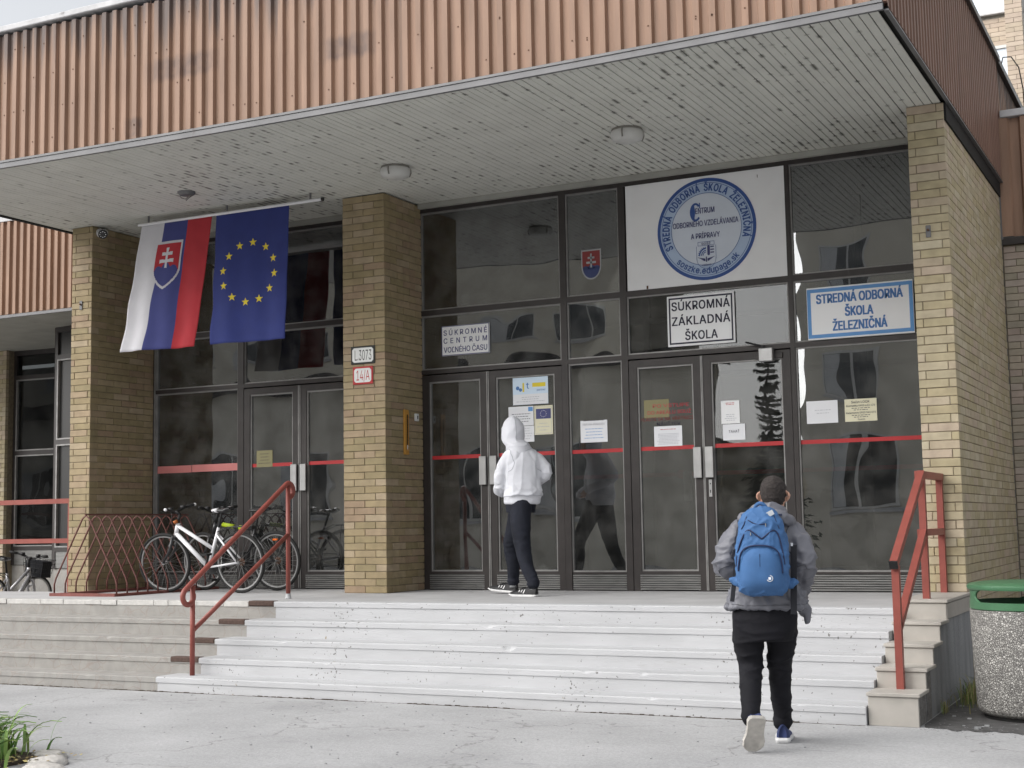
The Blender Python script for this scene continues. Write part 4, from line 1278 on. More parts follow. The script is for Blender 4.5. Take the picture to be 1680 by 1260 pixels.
b.use('ink_dark'); put_text(b, 'NÁVŠTEV', .84, 1.10, 1.712, .036, -.006, bold=.01)
b.build('letters', None, t)
paper('blank looking grey sheet behind the dark words on the third door', .70, .98, 1.80, 1.99, m='paper_dull', y=-.0035)
paper('small white notice reading TAHAŤ on the fourth door', 1.558, 1.794, 1.53, 1.692, heads=(('TAHAŤ', 1.62, 1.735, 1.605, .026, 'ink_dark'),), lines=None)
paper('pinkish pale sheet above the TAHAŤ notice on the fourth door', 1.547, 1.742, 1.70, 1.935, m='sign_white', lines=((1.57, 1.72, 1.72, 1.80, 4, 'ink_faint'), (1.57, 1.72, 1.885, 1.915, 2, 'ink_red')), seed=8)
paper('plain white landscape sheet on the wide right pane', 2.433, 2.745, 1.657, 1.881, lines=((2.49, 2.70, 1.74, 1.80, 2, 'ink_faint'),), seed=9)
paper('yellow salon notice with phone numbers on the wide right pane', 2.814, 3.127, 1.659, 1.88, m='paper_cream',
      heads=(('Salón LOOK', 2.88, 3.06, 1.838, .025, 'ink_dark'), ('Kozmetika 0905 633 125', 2.83, 3.11, 1.805, .018, 'ink_dark'), ('Kaderníctvo 0903 943 073', 2.825, 3.115, 1.735, .018, 'ink_dark'), ('Prízemie', 2.94, 3.01, 1.672, .014, 'ink_dark')),
      lines=((2.86, 3.08, 1.76, 1.795, 2, 'ink_dark'), (2.86, 3.08, 1.69, 1.725, 2, 'ink_dark')), seed=10)
paper('dull yellow sheet on the door behind the bicycles', -4.329, -4.094, 1.455, 1.656, m='paper_dull', lines=((-4.30, -4.12, 1.48, 1.63, 4, 'ink_dark'),), seed=11)

# house number plates on the middle pillar
def plate(label, x0, x1, z0, z1, y, edge, txt, ink, tx, seed):
    t = thing('house_number_plate', label, 'plate', ((x0+x1)/2, y, z0))
    MB().use(edge).box(x0, x1, y-.012, y-.003, z0, z1, bev=.004).build('rim', None, t)
    k = .022
    X0, X1, Z0, Z1 = x0+.02, x1-.02, z0+.02, z1-.02
    P = [(X0+k, Z0), (X1-k, Z0), (X1, Z0+k), (X1, Z1-k), (X1-k, Z1), (X0+k, Z1), (X0, Z1-k), (X0, Z0+k)]
    MB().use('enamel_white').plate([(a, y-.0115, c) for a, c in P], (0, -1, 0), .003).build('face', None, t)
    b = MB().use(ink); put_text(b, txt, *tx, y-.0152, bold=-.004); b.build('number', None, t)
plate('white plate with black rim reading L.3073 on the middle pillar', -2.419, -2.107, 2.497, 2.697, -.828, 'enamel_black', 'L.3073', 'enamel_black', (-2.365, -2.15, 2.54, .112), 1)
plate('white plate with red rim reading 14/A, below the black rimmed plate', -2.396, -2.134, 2.274, 2.47, -.828, 'enamel_red', '14/A', 'enamel_red', (-2.345, -2.175, 2.318, .108), 2)

# thermometer and bell on the pillar's side
t = thing('thermometer', 'long yellow wooden thermometer fixed to the side of the middle pillar', 'thermometer', (-1.985, -.415, 1.5))
MB().use('wood_yellow').box(-1.983, -1.962, -.462, -.368, 1.505, 2.005, bev=.004).build('back_board', None, t)
MB().use('glass_dark').tube([(-1.955, -.415, 1.60), (-1.955, -.415, 1.95)], .006, 8).use('chrome').tube([(-1.955, -.415, 1.56), (-1.955, -.415, 1.61)], .009, 8).build('tube', None, t)
b = MB().use('ink_dark')
for k in range(16): b.box(-1.9622, -1.9612, -.405, -.385, 1.66+.018*k, 1.664+.018*k)
b.build('scale', None, t)
t = thing('bell_box', 'small pale bell box on the side of the middle pillar near the frame', 'bell', (-1.985, -.19, 1.9))
MB().use('enamel_white').box(-1.983, -1.955, -.225, -.155, 1.89, 1.975, bev=.006).build('case', None, t)
MB().use('enamel_black').box(-1.956, -1.951, -.20, -.18, 1.915, 1.95, bev=.002).build('button', None, t)

# ================================================================== CEILING FIXTURES
def lamp(x, y, label, r=.155):
    z = 4.40-sag(x)*.5
    t = thing('ceiling_lamp', label, 'lamp', (x, y, z), 'round lamps under the canopy')
    MB().use('lamp_dirty').lathe([(.001, z-.035), (r*.92, z-.035), (r*.95, z-.01), (r*.9, z+.01)], x, y, 36).build('base', None, t, autos=40)
    MB().use('lamp_white').lathe([(r*.96, z-.022), (r, z-.035), (r, z-.060), (r*.92, z-.098), (r*.6, z-.118), (.001, z-.122)], x, y, 36).build('cover', None, t, autos=50)
    b = MB().use('lamp_dirty')
    for k in range(3):
        a = 2*math.pi*k/3+.6
        b.tube([(x+r*1.0*math.cos(a), y+r*1.0*math.sin(a), z-.02), (x+r*1.03*math.cos(a), y+r*1.03*math.sin(a), z-.06), (x+r*.93*math.cos(a), y+r*.93*math.sin(a), z-.102)], .008, 6)
    b.build('clip', None, t)
lamp(1.30, -1.79, 'round white ceiling lamp under the canopy in front of the large sign')
lamp(-1.28, -1.73, 'round white ceiling lamp under the canopy near the middle pillar')
t = thing('broken_lamp_base', 'broken lamp base with hanging wire ends under the canopy near the flags', 'lamp base', (-3.81, -1.95, 4.38))
b = MB().use('flashing'); b.lathe([(.001, 4.345), (.07, 4.348), (.095, 4.37), (.10, 4.40)], -3.81, -1.95, 20); b.build('base', None, t, autos=40)
b = MB().use('lamp_dirty')
b.tube([(-3.90, -1.95, 4.35), (-3.84, -2.0, 4.315), (-3.80, -1.98, 4.30), (-3.75, -1.96, 4.34)], .006, 6).tube([(-3.78, -1.9, 4.35), (-3.79, -1.95, 4.31), (-3.80, -1.97, 4.285)], .005, 6)
b.build('wire', None, t)
# security camera on the left pillar
t = thing('security_camera', 'white bullet security camera on the left pillar under the canopy', 'camera', (-5.92, -1.02, 4.3))
MB().use('white_gloss').tube([(-5.922, -1.03, 4.33), (-5.90, -1.03, 4.33)], .055, 16).build('mount', None, t, autos=40)
MB().use('white_gloss').tube([(-5.91, -1.03, 4.33), (-5.87, -1.05, 4.325)], .03, 12).build('neck', None, t, autos=40)
d = Vector((.55, -.72, -.32)).normalized(); c0 = Vector((-5.86, -1.02, 4.325))
MB().use('white_gloss').tube([c0-d*.06, c0-d*.05, c0+d*.10], [.03, .05, .05], 16).build('housing', None, t, autos=40)
MB().use('black_plastic').tube([c0+d*.098, c0+d*.125], .055, 16).build('hood', None, t, autos=40)
b = MB().use('chrome')
for k in range(8):
    a = 2*math.pi*k/8
    u = d.cross(Vector((0, 0, 1))).normalized(); w = d.cross(u)
    q = c0+d*.125+(u*math.cos(a)+w*math.sin(a))*.034
    b.tube([q, q+d*.004], .007, 6)
b.build('infrared_led', None, t)
MB().use('black_gloss').tube([c0+d*.124, c0+d*.132], .02, 12).build('lens', None, t)

# ================================================================== FLAGS
py_ = -1.2
fp = thing('flag_pole', 'white horizontal pole fixed under the canopy with two hanging flags', 'pole', (-3.85, py_, 4.3))
MB().use('white_gloss').tube([(-5.15, py_, 4.305), (-2.55, py_, 4.305)], .018, 10).build('pole', None, fp, smooth=True)
MB().use('black_plastic').tube([(-2.55, py_, 4.305), (-2.53, py_, 4.305)], .022, 10).build('end_cap', None, fp)
for xq in (-5.0, -3.85, -2.7):
    MB().use('flashing').box(xq-.01, xq+.01, py_-.006, py_+.006, 4.305, 4.40).build('bracket', None, fp)
def flag_surface(tl, tr, bl, br, amp, ph, fold):
    tl, tr, bl, br = map(Vector, (tl, tr, bl, br))
    def f(u, v):   # v: 0 top, 1 bottom
        p = tl.lerp(tr, u).lerp(bl.lerp(br, u), v)
        w = v**.8
        y = amp*w*(math.sin(u*fold+ph+v*1.1)+.45*math.sin(u*fold*2.3-v*2+ph))
        xoff = .014*w*math.sin(v*17+ph)*(1 if u < .5 else .6)
        return Vector((p.x+xoff*(1-u*.5), p.y+y, p.z-.0))
    return f
# Slovak colours, hung vertically: white, blue, red
fa = thing('flag', 'white blue and red Slovak flag with the double cross shield, hanging vertically', 'flag', (-4.6, py_, 2.7), 'flags hanging under the canopy')
S = flag_surface((-5.10, py_, 4.30), (-4.06, py_, 4.30), (-5.33, py_-.10, 2.80), (-4.24, py_-.06, 2.79), .030, .5, 9)
b = MB()
b.grid(lambda u, v: S(u, v), 54, 44, lambda u, v: 'flag_white' if u < .335 else ('flag_blue' if u < .67 else 'flag_red'))
o = b.build('cloth', None, fa, smooth=True)
so = o.modifiers.new('thickness', 'SOLIDIFY'); so.thickness = .002
def on_flag(a, c, l):     # a: 0..1 across, c: 0..1 down -> just in front of the cloth
    p = S(a, c); e = 1e-3
    du = S(a+e, c)-S(a-e, c); dv = S(a, c+e)-S(a, c-e)
    n_ = dv.cross(du).normalized()
    if n_.y > 0: n_ = -n_
    return p+n_*(.003+.0016*l)
def arms_on(parent):
    # subdivided pieces so that they follow the folds
    x, z, w, h = .455, .345, .37, .375
    def dense(pts, k=4):
        out = []
        for i in range(len(pts)):
            a, c = pts[i], pts[(i+1) % len(pts)]
            for j in range(k): out.append((a[0]+(c[0]-a[0])*j/k, a[1]+(c[1]-a[1])*j/k))
        return out
    def fill(inside, bbox, l, m, nm, nx=40, nz=46):
        b = MB().use(m)
        x0, x1, z0, z1 = bbox
        idx = {}
        vs = []; fs = []
        def vid(i, j):
            if (i, j) not in idx:
                idx[(i, j)] = len(vs); vs.append(on_flag(x0+(x1-x0)*i/nx, z0+(z1-z0)*j/nz, l))
            return idx[(i, j)]
        for j in range(nz):
            for i in range(nx):
                if inside(x0+(x1-x0)*(i+.5)/nx, z0+(z1-z0)*(j+.5)/nz):
                    fs.append((vid(i, j), vid(i+1, j), vid(i+1, j+1), vid(i, j+1)))
        b.add(vs, fs); b.build(nm, None, parent, smooth=True)
    def in_shield(a, c, k):
        u = (a-x)/(w*k/2); v = (c-z)/(h*k/2)
        if abs(v) > 1 or abs(u) > 1: return False
        if v < .1: return True
        return abs(u) < math.cos(math.pi/2*((v-.1)/.9)**1.15)**.75 if v < 1 else False
    bb = (x-w/2-.01, x+w/2+.01, z-h/2-.01, z+h/2+.01)
    fill(lambda a, c: in_shield(a, c, 1), bb, 0, 'flag_white', 'shield_edge', 64, 80)
    fill(lambda a, c: in_shield(a, c, .89), bb, 1, 'flag_red', 'shield_field', 64, 80)
    def hills(a, c):
        if not in_shield(a, c, .89): return False
        v = (c-z)/h; u = (a-x)/w
        for (q, r_, t0) in ((0, .2, .16), (-.28, .16, .18), (.28, .16, .18)):
            if (u-q)**2+((v-t0)*.95)**2 < r_*r_ or (abs(u-q) < r_ and v > t0): return True
        return v > .26
    fill(hills, bb, 2, 'flag_blue', 'hills', 64, 80)
    def cross(a, c):
        u = (a-x)/w; v = (c-z)/h
        fl = lambda t: .03+.03*abs(t)
        if -.36 < v < .06 and abs(u) < .04+.04*abs(v+.13): return True
        if abs(v+.235) < fl(u) and abs(u) < .2: return True
        return abs(v+.085) < fl(u) and abs(u) < .26
    fill(cross, bb, 3, 'flag_white', 'double_cross', 100, 120)
arms_on(fa)
# European colours
fe = thing('flag', 'dark blue flag with a ring of twelve yellow stars, hanging vertically', 'flag', (-3.5, py_, 2.7), 'flags hanging under the canopy')
S2 = flag_surface((-4.00, py_, 4.30), (-2.985, py_, 4.30), (-4.045, py_-.05, 2.80), (-3.005, py_-.03, 2.79), .022, 2.1, 8)
o = MB().use('flag_navy').grid(lambda u, v: S2(u, v), 48, 44).build('cloth', None, fe, smooth=True)
so = o.modifiers.new('thickness', 'SOLIDIFY'); so.thickness = .002
for k in range(12):
    a = 2*math.pi*k/12+R(7)
    cu_, cv_ = .485+.345*math.sin(a), .475-.225*math.cos(a)
    P = []
    for i in range(10):
        rr_ = .052 if i % 2 == 0 else .021
        q = math.pi*i/5
        P.append((cu_+rr_*math.sin(q)/1.0, cv_-rr_*math.cos(q)/1.55))
    e = 1e-3
    vs = []
    for (u, v) in [(cu_, cv_)]+P:
        p = S2(u, v); n_ = (S2(u, v+e)-S2(u, v-e)).cross(S2(u+e, v)-S2(u-e, v)).normalized()
        if n_.y > 0: n_ = -n_
        vs.append(p+n_*.004)
    MB().use('star_yellow').add(vs, [(0, 1+i, 1+(i+1) % 10) for i in range(10)]).build('star', None, fe)

# ================================================================== RAILINGS
def arc_pts(c, r, a0, a1, u, w, n=8):
    c = Vector(c); u = Vector(u); w = Vector(w)
    return [c+u*r*math.cos(a0+(a1-a0)*i/n)+w*r*math.sin(a0+(a1-a0)*i/n) for i in range(n+1)]
# left handrail: round tube with curled ends, in the plane x = -2.5
hl_ = thing('handrail', 'rust red tubular handrail with curled ends, between bare and white painted steps', 'handrail', (-2.5, -3.38, -.623))
X = -2.5
U, Wv = (0, 1, 0), (0, 0, 1)
p0, p1 = Vector((X, -3.50, .165)), Vector((X, -1.93, 1.165))
dr = (p1-p0).normalized(); nrm = Vector((0, -dr.z, dr.y))
rc = .075
# lower curl: turns down and back under the rail; upper curl the same
cl = p0-nrm*rc; cu_ = p1-nrm*rc
path = []
a_start = math.atan2(nrm.z, nrm.y)
path += arc_pts(cl, rc, a_start+R(255), a_start, U, Wv, 14)
path += [p0.lerp(p1, t) for t in (.1, .3, .5, .7, .9)]
path += arc_pts(cu_, rc, a_start, a_start-R(215), U, Wv, 14)
MB().use('red_paint').tube(path, .0255, 12).build('top_rail', None, hl_, smooth=True)
MB().use('red_paint').tube([(X, -3.395, -.625), (X, -3.395, .20)], .0235, 12).build('post', None, hl_, smooth=True)
MB().use('red_paint').tube([(X, -1.90, 0), (X, -1.90, 1.15)], .0235, 12).build('post', None, hl_, smooth=True)
MB().use('white_paint').lathe([(.0265, 0), (.034, .004), (.0255, .03), (.024, .05)], X, -1.90, 12).build('paint_splash', None, hl_)
MB().use('red_paint').tube([(X, -3.385, -.21), (X, -1.91, .645)], .0225, 12).build('mid_rail', None, hl_, smooth=True)
# right handrail: square tube standing on the plinth
hr = thing('handrail', 'rust red square tube handrail on the stepped plinth at the right', 'handrail', (3.91, -2.6, -.5))
X = 3.91; q = .0265
def sq(pts, name, parent, m='red_paint', r=q*1.414):
    return MB().use(m).tube(pts, r, 4, square=True).build(name, None, parent)
MB().use('red_paint').box(X-q, X+q, -3.305, -3.245, ZB[0], .365).build('post', None, hr)
MB().use('red_paint').box(X-q, X+q, -2.155, -2.095, ZB[4], 1.045).build('post', None, hr)
MB().use('red_paint').box(X-q-.03, X+q-.03, -1.178, -1.118, ZB[4], 1.03).build('post', None, hr)
def slanted(parent, name, y0, z0, y1, z1, h=.030, x=X, m='red_paint'):
    d = Vector((0, y1-y0, z1-z0)).normalized(); n_ = Vector((0, -d.z, d.y))
    vs = []
    for (yy, zz) in ((y0, z0), (y1, z1)):
        c = Vector((x, yy, zz))
        for (a, e) in ((-1, -1), (1, -1), (1, 1), (-1, 1)): vs.append(c+Vector((a*h, 0, 0))+n_*e*h)
    return MB().use(m).add(vs, [(3, 2, 1, 0), (4, 5, 6, 7), (0, 1, 5, 4), (1, 2, 6, 5), (2, 3, 7, 6), (3, 0, 4, 7)]).build(name, None, parent)
slanted(hr, 'top_rail', -3.335, .375, -2.125, 1.065, .028)
slanted(hr, 'end_cap', -3.352, .365, -3.336,   .374, .030, m='black_plastic')
slanted(hr, 'mid_rail', -3.26, -.085, -2.125, .60, .0265)
MB().use('red_paint').box(X-.062, X+.002, -2.08, -1.116, 1.03, 1.088).build('top_rail', None, hr)
MB().use('red_paint').box(X-.058, X-.002, -2.095, -1.178, .56, .615).build('mid_rail', None, hr)
# far left railing along the back of the landing
fr_ = thing('railing', 'rust red square tube railing at the far left behind the bicycle rack', 'railing', (-6.33, -1.0, 0))
for xa in (-6.33, -9.5, -12.5):
    MB().use('red_paint').box(xa-.035, xa+.035, -1.035, -.965, 0, 1.06).build('post', None, fr_)
MB().use('red_paint').box(-15, -6.293, -1.038, -.962, 1.062, 1.12).build('top_rail', None, fr_)
MB().use('red_paint').box(-15, -6.367, -1.028, -.972, .585, .64).build('mid_rail', None, fr_)

# ================================================================== BICYCLE RACK
rk = thing('bicycle_rack', 'brown red rack of arched bars standing on the landing in front of the left pillar', 'bicycle rack', (-5.3, -1.0, 0))
MB().use('rack_base').box(-5.78, -4.82, -1.90, -1.86, .0, .035).build('base_bar', None, rk)
MB().use('rack_base').box(-5.78, -5.70, -1.86, -.10, .0, .03).build('base_bar', None, rk)
MB().use('rack_base').box(-4.90, -4.82, -1.86, -.10, .0, .03).build('base_bar', None, rk)
MB().use('rack_paint').tube([(-5.3, -1.86, .905), (-5.3, -.10, .905)], .009, 6).build('ridge_bar', None, rk)
for i in range(11):
    y = -1.845+.168*i
    P = [(-5.76, y, .02), (-5.76, y, .13), (-5.735, y, .20)]
    P += [(-5.375, y, .82), (-5.35, y, .862), (-5.30, y, .893), (-5.25, y, .862), (-5.225, y, .82)]
    P += [(-4.865, y, .20), (-4.84, y, .13), (-4.84, y, .02)]
    MB().use('rack_paint').tube(P, .0095, 6).build('hoop', None, rk, smooth=True)

# ================================================================== BICYCLES (local frame: +x forward, wheels on z=0, bike centred between hubs)
def make_bike(name, label, frame_m, fork_m, accents, origin, heading, step_through=True, suspension=True, rack=True, lean=0., steer=0., basket=False, saddle_tip=None, group='parked bicycles'):
    t = thing(name, label, 'bicycle', (0, 0, 0), group)
    Rw = .345; wb = 1.07
    fh = Vector((wb/2, 0, Rw)); rh = Vector((-wb/2, 0, Rw))
    def wheel(c, nm, brakes):
        n = 40
        tyre = MB().use('rubber')
        # torus
        ring = lambda r, a: (c.x+r*math.cos(a), c.z+r*math.sin(a))
        vs = []; fs = []; k = 8; rt = .019
        for i in range(n):
            a = 2*math.pi*i/n
            for j in range(k):
                e = 2*math.pi*j/k
                rr_ = Rw-.02+rt*math.cos(e)
                vs.append((c.x+rr_*math.cos(a), c.y+rt*math.sin(e), c.z+rr_*math.sin(a)))
        for i in range(n):
            for j in range(k):
                fs.append((i*k+j, ((i+1) % n)*k+j, ((i+1) % n)*k+(j+1) % k, i*k+(j+1) % k))
        tyre.add(vs, fs)
        w = tyre.build('wheel', None, t, smooth=True)
        b = MB().use('spoke_steel')
        vs = []; fs = []
        for i in range(n):
            a = 2*math.pi*i/n
            for (rr_, yy) in ((Rw-.036, -.010), (Rw-.036, .010), (Rw-.052, .008), (Rw-.052, -.008)):
                vs.append((c.x+rr_*math.cos(a), c.y+yy, c.z+rr_*math.sin(a)))
        for i in range(n):
            for j in range(4): fs.append((i*4+j, i*4+(j+1) % 4, ((i+1) % n)*4+(j+1) % 4, ((i+1) % n)*4+j))
        b.add(vs, fs).build('rim', None, w)
        b = MB().use('spoke_steel')
        for i in range(28):
            a = 2*math.pi*i/28; a2 = a+(.35 if i % 4 < 2 else -.35); sd_ = .028 if i % 2 else -.028
            b.tube([(c.x+.02*math.cos(a2), c.y+sd_, c.z+.02*math.sin(a2)), (c.x+(Rw-.05)*math.cos(a), c.y, c.z+(Rw-.05)*math.sin(a))], .0013, 3, cap=False)
        b.build('spokes', None, w, kind='stuff')
        b = MB().use('chrome').tube([(c.x, -.045, c.z), (c.x, .045, c.z)], .018, 10)
        b.build('hub', None, w)
        if nm == 'rear':
            b = MB().use('rust')
            for k_, r_ in enumerate((.045, .040, .035, .03)): b.tube([(c.x, -.028-.006*k_, c.z), (c.x, -.031-.006*k_, c.z)], r_, 18)
            b.build('sprockets', None, w)
        return w
    wheel(rh, 'rear', 0)
    hd0 = Vector((.325, 0, .80)); hd1 = Vector((.365, 0, .66))     # head tube top, bottom
    bb = Vector((-.09, 0, .29)); st1 = Vector((-.255, 0, .74))
    f = MB().use(frame_m)
    if step_through:
        f.tube([hd1+Vector((-.005, 0, .02)), bb], .026, 10); f.tube([hd0+Vector((.01, 0, -.03)), Vector((-.165, 0, .50))], .022, 10)
    else:
        f.tube([hd1, bb], .026, 10); f.tube([hd0+Vector((.01, 0, -.03)), st1+Vector((.005, 0, -.03))], .020, 10)
    f.tube([bb, st1], .019, 10); f.tube([hd0, hd1], .026, 10)
    for s_ in (-1, 1):
        f.tube([bb+Vector((0, .03*s_, 0)), rh+Vector((0, .055*s_, 0))], .012, 8)
        f.tube([st1+Vector((.02, .02*s_, -.08)), rh+Vector((0, .055*s_, 0))], .011, 8)
    fo = f.build('frame', None, t, smooth=True)
    for (m, a, b_) in accents:
        MB().use(m).tube([a, b_], .0275, 10).build('decal', None, fo, smooth=True)
    # steered assembly: fork, front wheel, bars
    steer_parts = []
    b = MB().use(fork_m)
    cr = hd1+Vector((.01, 0, -.03))
    b.tube([hd1, cr], .022, 8)
    for s_ in (-1, 1):
        b.tube([cr+Vector((.005, .05*s_, .01)), cr+Vector((.05, .055*s_, -.14)), fh+Vector((-.01, .058*s_, 0))], [.019, .019, .012] if suspension else .012, 8)
    b.tube([cr+Vector((.005, -.06, .0)), cr+Vector((.005, .06, .0))], .022, 8)
    if suspension: b.tube([cr+Vector((.055, -.055, -.10)), cr+Vector((.075, 0, -.06)), cr+Vector((.055, .055, -.10))], .012, 6)
    steer_parts.append(b.build('fork', None, t, smooth=True))
    steer_parts.append(wheel(fh, 'front', 1))
    b = MB().use('black_plastic')
    top = hd0+Vector((-.03, 0, .10))
    b.tube([hd0, top], .018, 8); b.tube([top, top+Vector((.06, 0, .03))], .018, 8)
    hb = top+Vector((.06, 0, .03))
    b.tube([hb+Vector((-.07, -.30, .05)), hb+Vector((-.03, -.20, .04)), hb+Vector((0, -.06, 0)), hb+Vector((0, .06, 0)), hb+Vector((-.03, .20, .04)), hb+Vector((-.07, .30, .05))], .0125, 8)
    for s_ in (-1, 1):
        b.tube([hb+Vector((-.01, .14*s_, .03)), hb+Vector((.035, .19*s_, .02)), hb+Vector((.01, .27*s_, .03))], .006, 5)
        b.box(hb.x-.05, hb.x+.0, hb.y+.13*s_-.02, hb.y+.13*s_+.02, hb.z+.02, hb.z+.06)
        b.tube([hb+Vector((.02, .14*s_, .03)), hb+Vector((.09, .06*s_, -.02)), hd1+Vector((.05, .02*s_, .05))], .0035, 4)
    hbar = b.build('handlebar', None, t, smooth=True); steer_parts.append(hbar)
    for s_ in (-1, 1):
        gb = MB().use('rubber').tube([hb+Vector((-.035, .21*s_, .042)), hb+Vector((-.075, .315*s_, .052))], .017, 8)
        if frame_m == 'white_gloss': gb.use('white_gloss').tube([hb+Vector((-.068, .295*s_, .05)), hb+Vector((-.076, .318*s_, .052))], .0178, 8)
        gb.build('grip', None, hbar, smooth=True)
    if basket:
        b = MB().use('black_plastic')
        x0, x1, zt_, zb_ = hb.x+.04, hb.x+.30, hb.z-.02, hb.z-.26
        for k in range(9):
            yy = -.17+.34*k/8
            b.tube([(x1, yy, zt_), (x1-.04, yy*.8, zb_), (x0+.03, yy*.8, zb_), (x0, yy, zt_)], .003, 4)
        for k in range(7):
            xx_ = x0+(x1-x0)*k/6
            b.tube([(xx_, -.17, zt_), (x0+.03+(x1-x0-.07)*k/6, -.14, zb_), (x0+.03+(x1-x0-.07)*k/6, .14, zb_), (xx_, .17, zt_)], .003, 4)
        for k in range(5):
            zz = zb_+(zt_-zb_)*k/4; e = .03*(1-k/4)
            b.tube([(x0+e, -.17+e, zz), (x1-e, -.17+e, zz), (x1-e, .17-e, zz), (x0+e, .17-e, zz)], .0035, 4, closed=True)
        b.use('strap_black').box(x0+.03, x1-.04, -.14, .14, zb_+.004, zt_-.02)
        steer_parts.append(b.build('basket', None, t))
    # saddle on its post
    b = MB().use('black_plastic').tube([st1, st1+Vector((-.05, 0, .16))], .013, 8)
    sp = b.build('seat_post', None, t)
    sx_, sz_ = st1.x-.06, st1.z+.19
    b = MB().use('black_gloss')
    sl = []
    for (dx, wy, hz) in ((-.13, .055, .02), (-.11, .078, .028), (-.06, .075, .03), (0, .045, .026), (.07, .026, .022), (.12, .02, .018), (.135, .012, .012)):
        sl.append((dx, wy, hz))
    vs = []; fs = []; n = 12
    for (dx, wy, hz) in sl:
        for j in range(n):
            a = 2*math.pi*j/n
            vs.append((sx_+dx, wy*math.cos(a), sz_+hz*math.sin(a)+.018*(dx < -.08)))
    for i in range(len(sl)-1):
        for j in range(n): fs.append((i*n+j, i*n+(j+1) % n, (i+1)*n+(j+1) % n, (i+1)*n+j))
    fs += [tuple(range(n)), tuple(reversed(range((len(sl)-1)*n, len(sl)*n)))]
    b.add(vs, fs)
    sd_o = b.build('saddle', None, t, smooth=True)
    if saddle_tip: MB().use(saddle_tip).tube([(sx_+.06, 0, sz_+.002), (sx_+.142, 0, sz_+.001)], [.030, .016], 10).build('saddle_nose', None, sd_o, smooth=True)
    # crank, chain
    b = MB().use('black_plastic').tube([bb+Vector((0, -.05, 0)), bb+Vector((0, .05, 0))], .02, 8)
    b.tube([bb+Vector((0, -.048, 0)), bb+Vector((0, -.052, 0))], .085, 22)
    b.tube([bb+Vector((0, -.06, 0)), bb+Vector((.06, -.07, -.155))], .011, 6); b.tube([bb+Vector((0, .06, 0)), bb+Vector((-.06, .07, .155))], .011, 6)
    ck = b.build('crank', None, t, smooth=False)
    for s_ in (-1, 1):
        c = bb+Vector((-.06*s_, .11*s_, .155*s_))
        MB().use('black_plastic').box(c.x-.045, c.x+.045, c.y-.045, c.y+.045, c.z-.012, c.z+.012).build('pedal', None, ck)
    b = MB().use('rubber'); b.tube([bb+Vector((0, -.05, .083)), rh+Vector((0, -.04, .04))], .004, 4); b.tube([bb+Vector((0, -.05, -.083)), rh+Vector((.03, -.04, -.11)), rh+Vector((0, -.04, -.04))], .004, 4)
    b.box(rh.x-.02, rh.x+.03, -.05, -.03, rh.z-.14, rh.z-.03)
    b.build('chain', None, t)
    if rack:
        b = MB().use('black_plastic')
        for s_ in (-1, 1):
            b.tube([st1+Vector((.0, .03*s_, -.05)), Vector((-.42, .06*s_, .745)), Vector((-.72, .06*s_, .745))], .006, 5)
            b.tube([Vector((-.56, .06*s_, .745)), rh+Vector((0, .065*s_, .01))], .006, 5)
        b.tube([(-.72, -.06, .745), (-.72, .06, .745)], .006, 5); b.tube([(-.45, -.06, .745), (-.45, .06, .745)], .006, 5)
        b.box(-.74, -.725, -.035, .035, .715, .755)
        b.build('carrier', None, t)
    # mudguard-less: bottle and lock on the down tube
    # place: steer about the head axis, then lean and turn the whole bike
    ax = (hd0-hd1).normalized()
    Ms = Matrix.Translation(hd1) @ Matrix.Rotation(steer, 4, ax) @ Matrix.Translation(-hd1)
    for o in steer_parts:
        for oo in [o]+list(o.children):
            oo.data.transform(Ms)
    t.location = origin
    t.rotation_euler = (lean, 0, heading)
    return t
# rides standing in the rack, front wheels towards -x
hd1 = Vector((.365, 0, .66)); bbv = Vector((-.09, 0, .29))
b1 = make_bike('bicycle', 'white bicycle with black seat and white saddle nose, parked in the rack', 'white_gloss', 'black_gloss',
               [('cable_orange', Vector((.335, .02, .80)), Vector((.345, .03, .83)))], (-4.325, -1.0, 0), R(180), lean=R(-4), steer=R(8), saddle_tip='white_gloss')
b2 = make_bike('bicycle', 'black bicycle with lime green marks in the rack behind the white bicycle', 'black_gloss', 'black_gloss',
               [('lime', Vector((.22, 0, .772)), Vector((.06, 0, .747))), ('lime', Vector((-.02, 0, .735)), Vector((-.09, 0, .724)))], (-4.25, -.43, 0), R(180), step_through=False, lean=R(-3), steer=R(-6), rack=False)
MB().use('reflector').box(-4.25-.53-.03, -4.25-.53+.03, -.43-.012, -.43+.012, .58, .60).build('spoke_reflector', None, b2)
b3 = make_bike('bicycle', 'silver city bicycle with basket and yellow mark behind the far left railing', 'silver_paint', 'silver_paint',
               [('yellow', Vector((.06, 0, .41)), Vector((-.03, 0, .34)))], (-7.55, -.62, -.55), R(108), rack=True, basket=True, lean=R(3), steer=R(-12))
b3.location = (-8.39, .07, -.55)

# ================================================================== LITTER BIN
bx, by, br = 4.775, -2.75, .435
bn = thing('litter_bin', 'round litter bin of exposed pebble concrete with green metal lid ring', 'litter bin', (bx, by, ZG))
MB().use('pebble').lathe([(.001, ZG+.03), (br*.86, ZG+.03), (br*.93, ZG+.055), (br*.955, ZG+.09), (br, ZG+.74), (br, ZG+.785), (br-.06, ZG+.795), (br-.07, ZG+.5), (.001, ZG+.4)], bx, by, 64).build('body', None, bn, autos=50)
MB().use('dark_void').lathe([(.001, ZG), (br*.84, ZG), (br*.84, ZG+.031)], bx, by, 48).build('foot', None, bn)
zr = ZG+.80
lid = MB().use('bin_green')
lid.lathe([(br-.012, zr-.012), (br-.002, zr-.006), (br-.002, zr+.045), (br-.02, zr+.045), (br-.02, zr-.012)], bx, by, 64)
lo = lid.build('lid_ring', None, bn, autos=40)
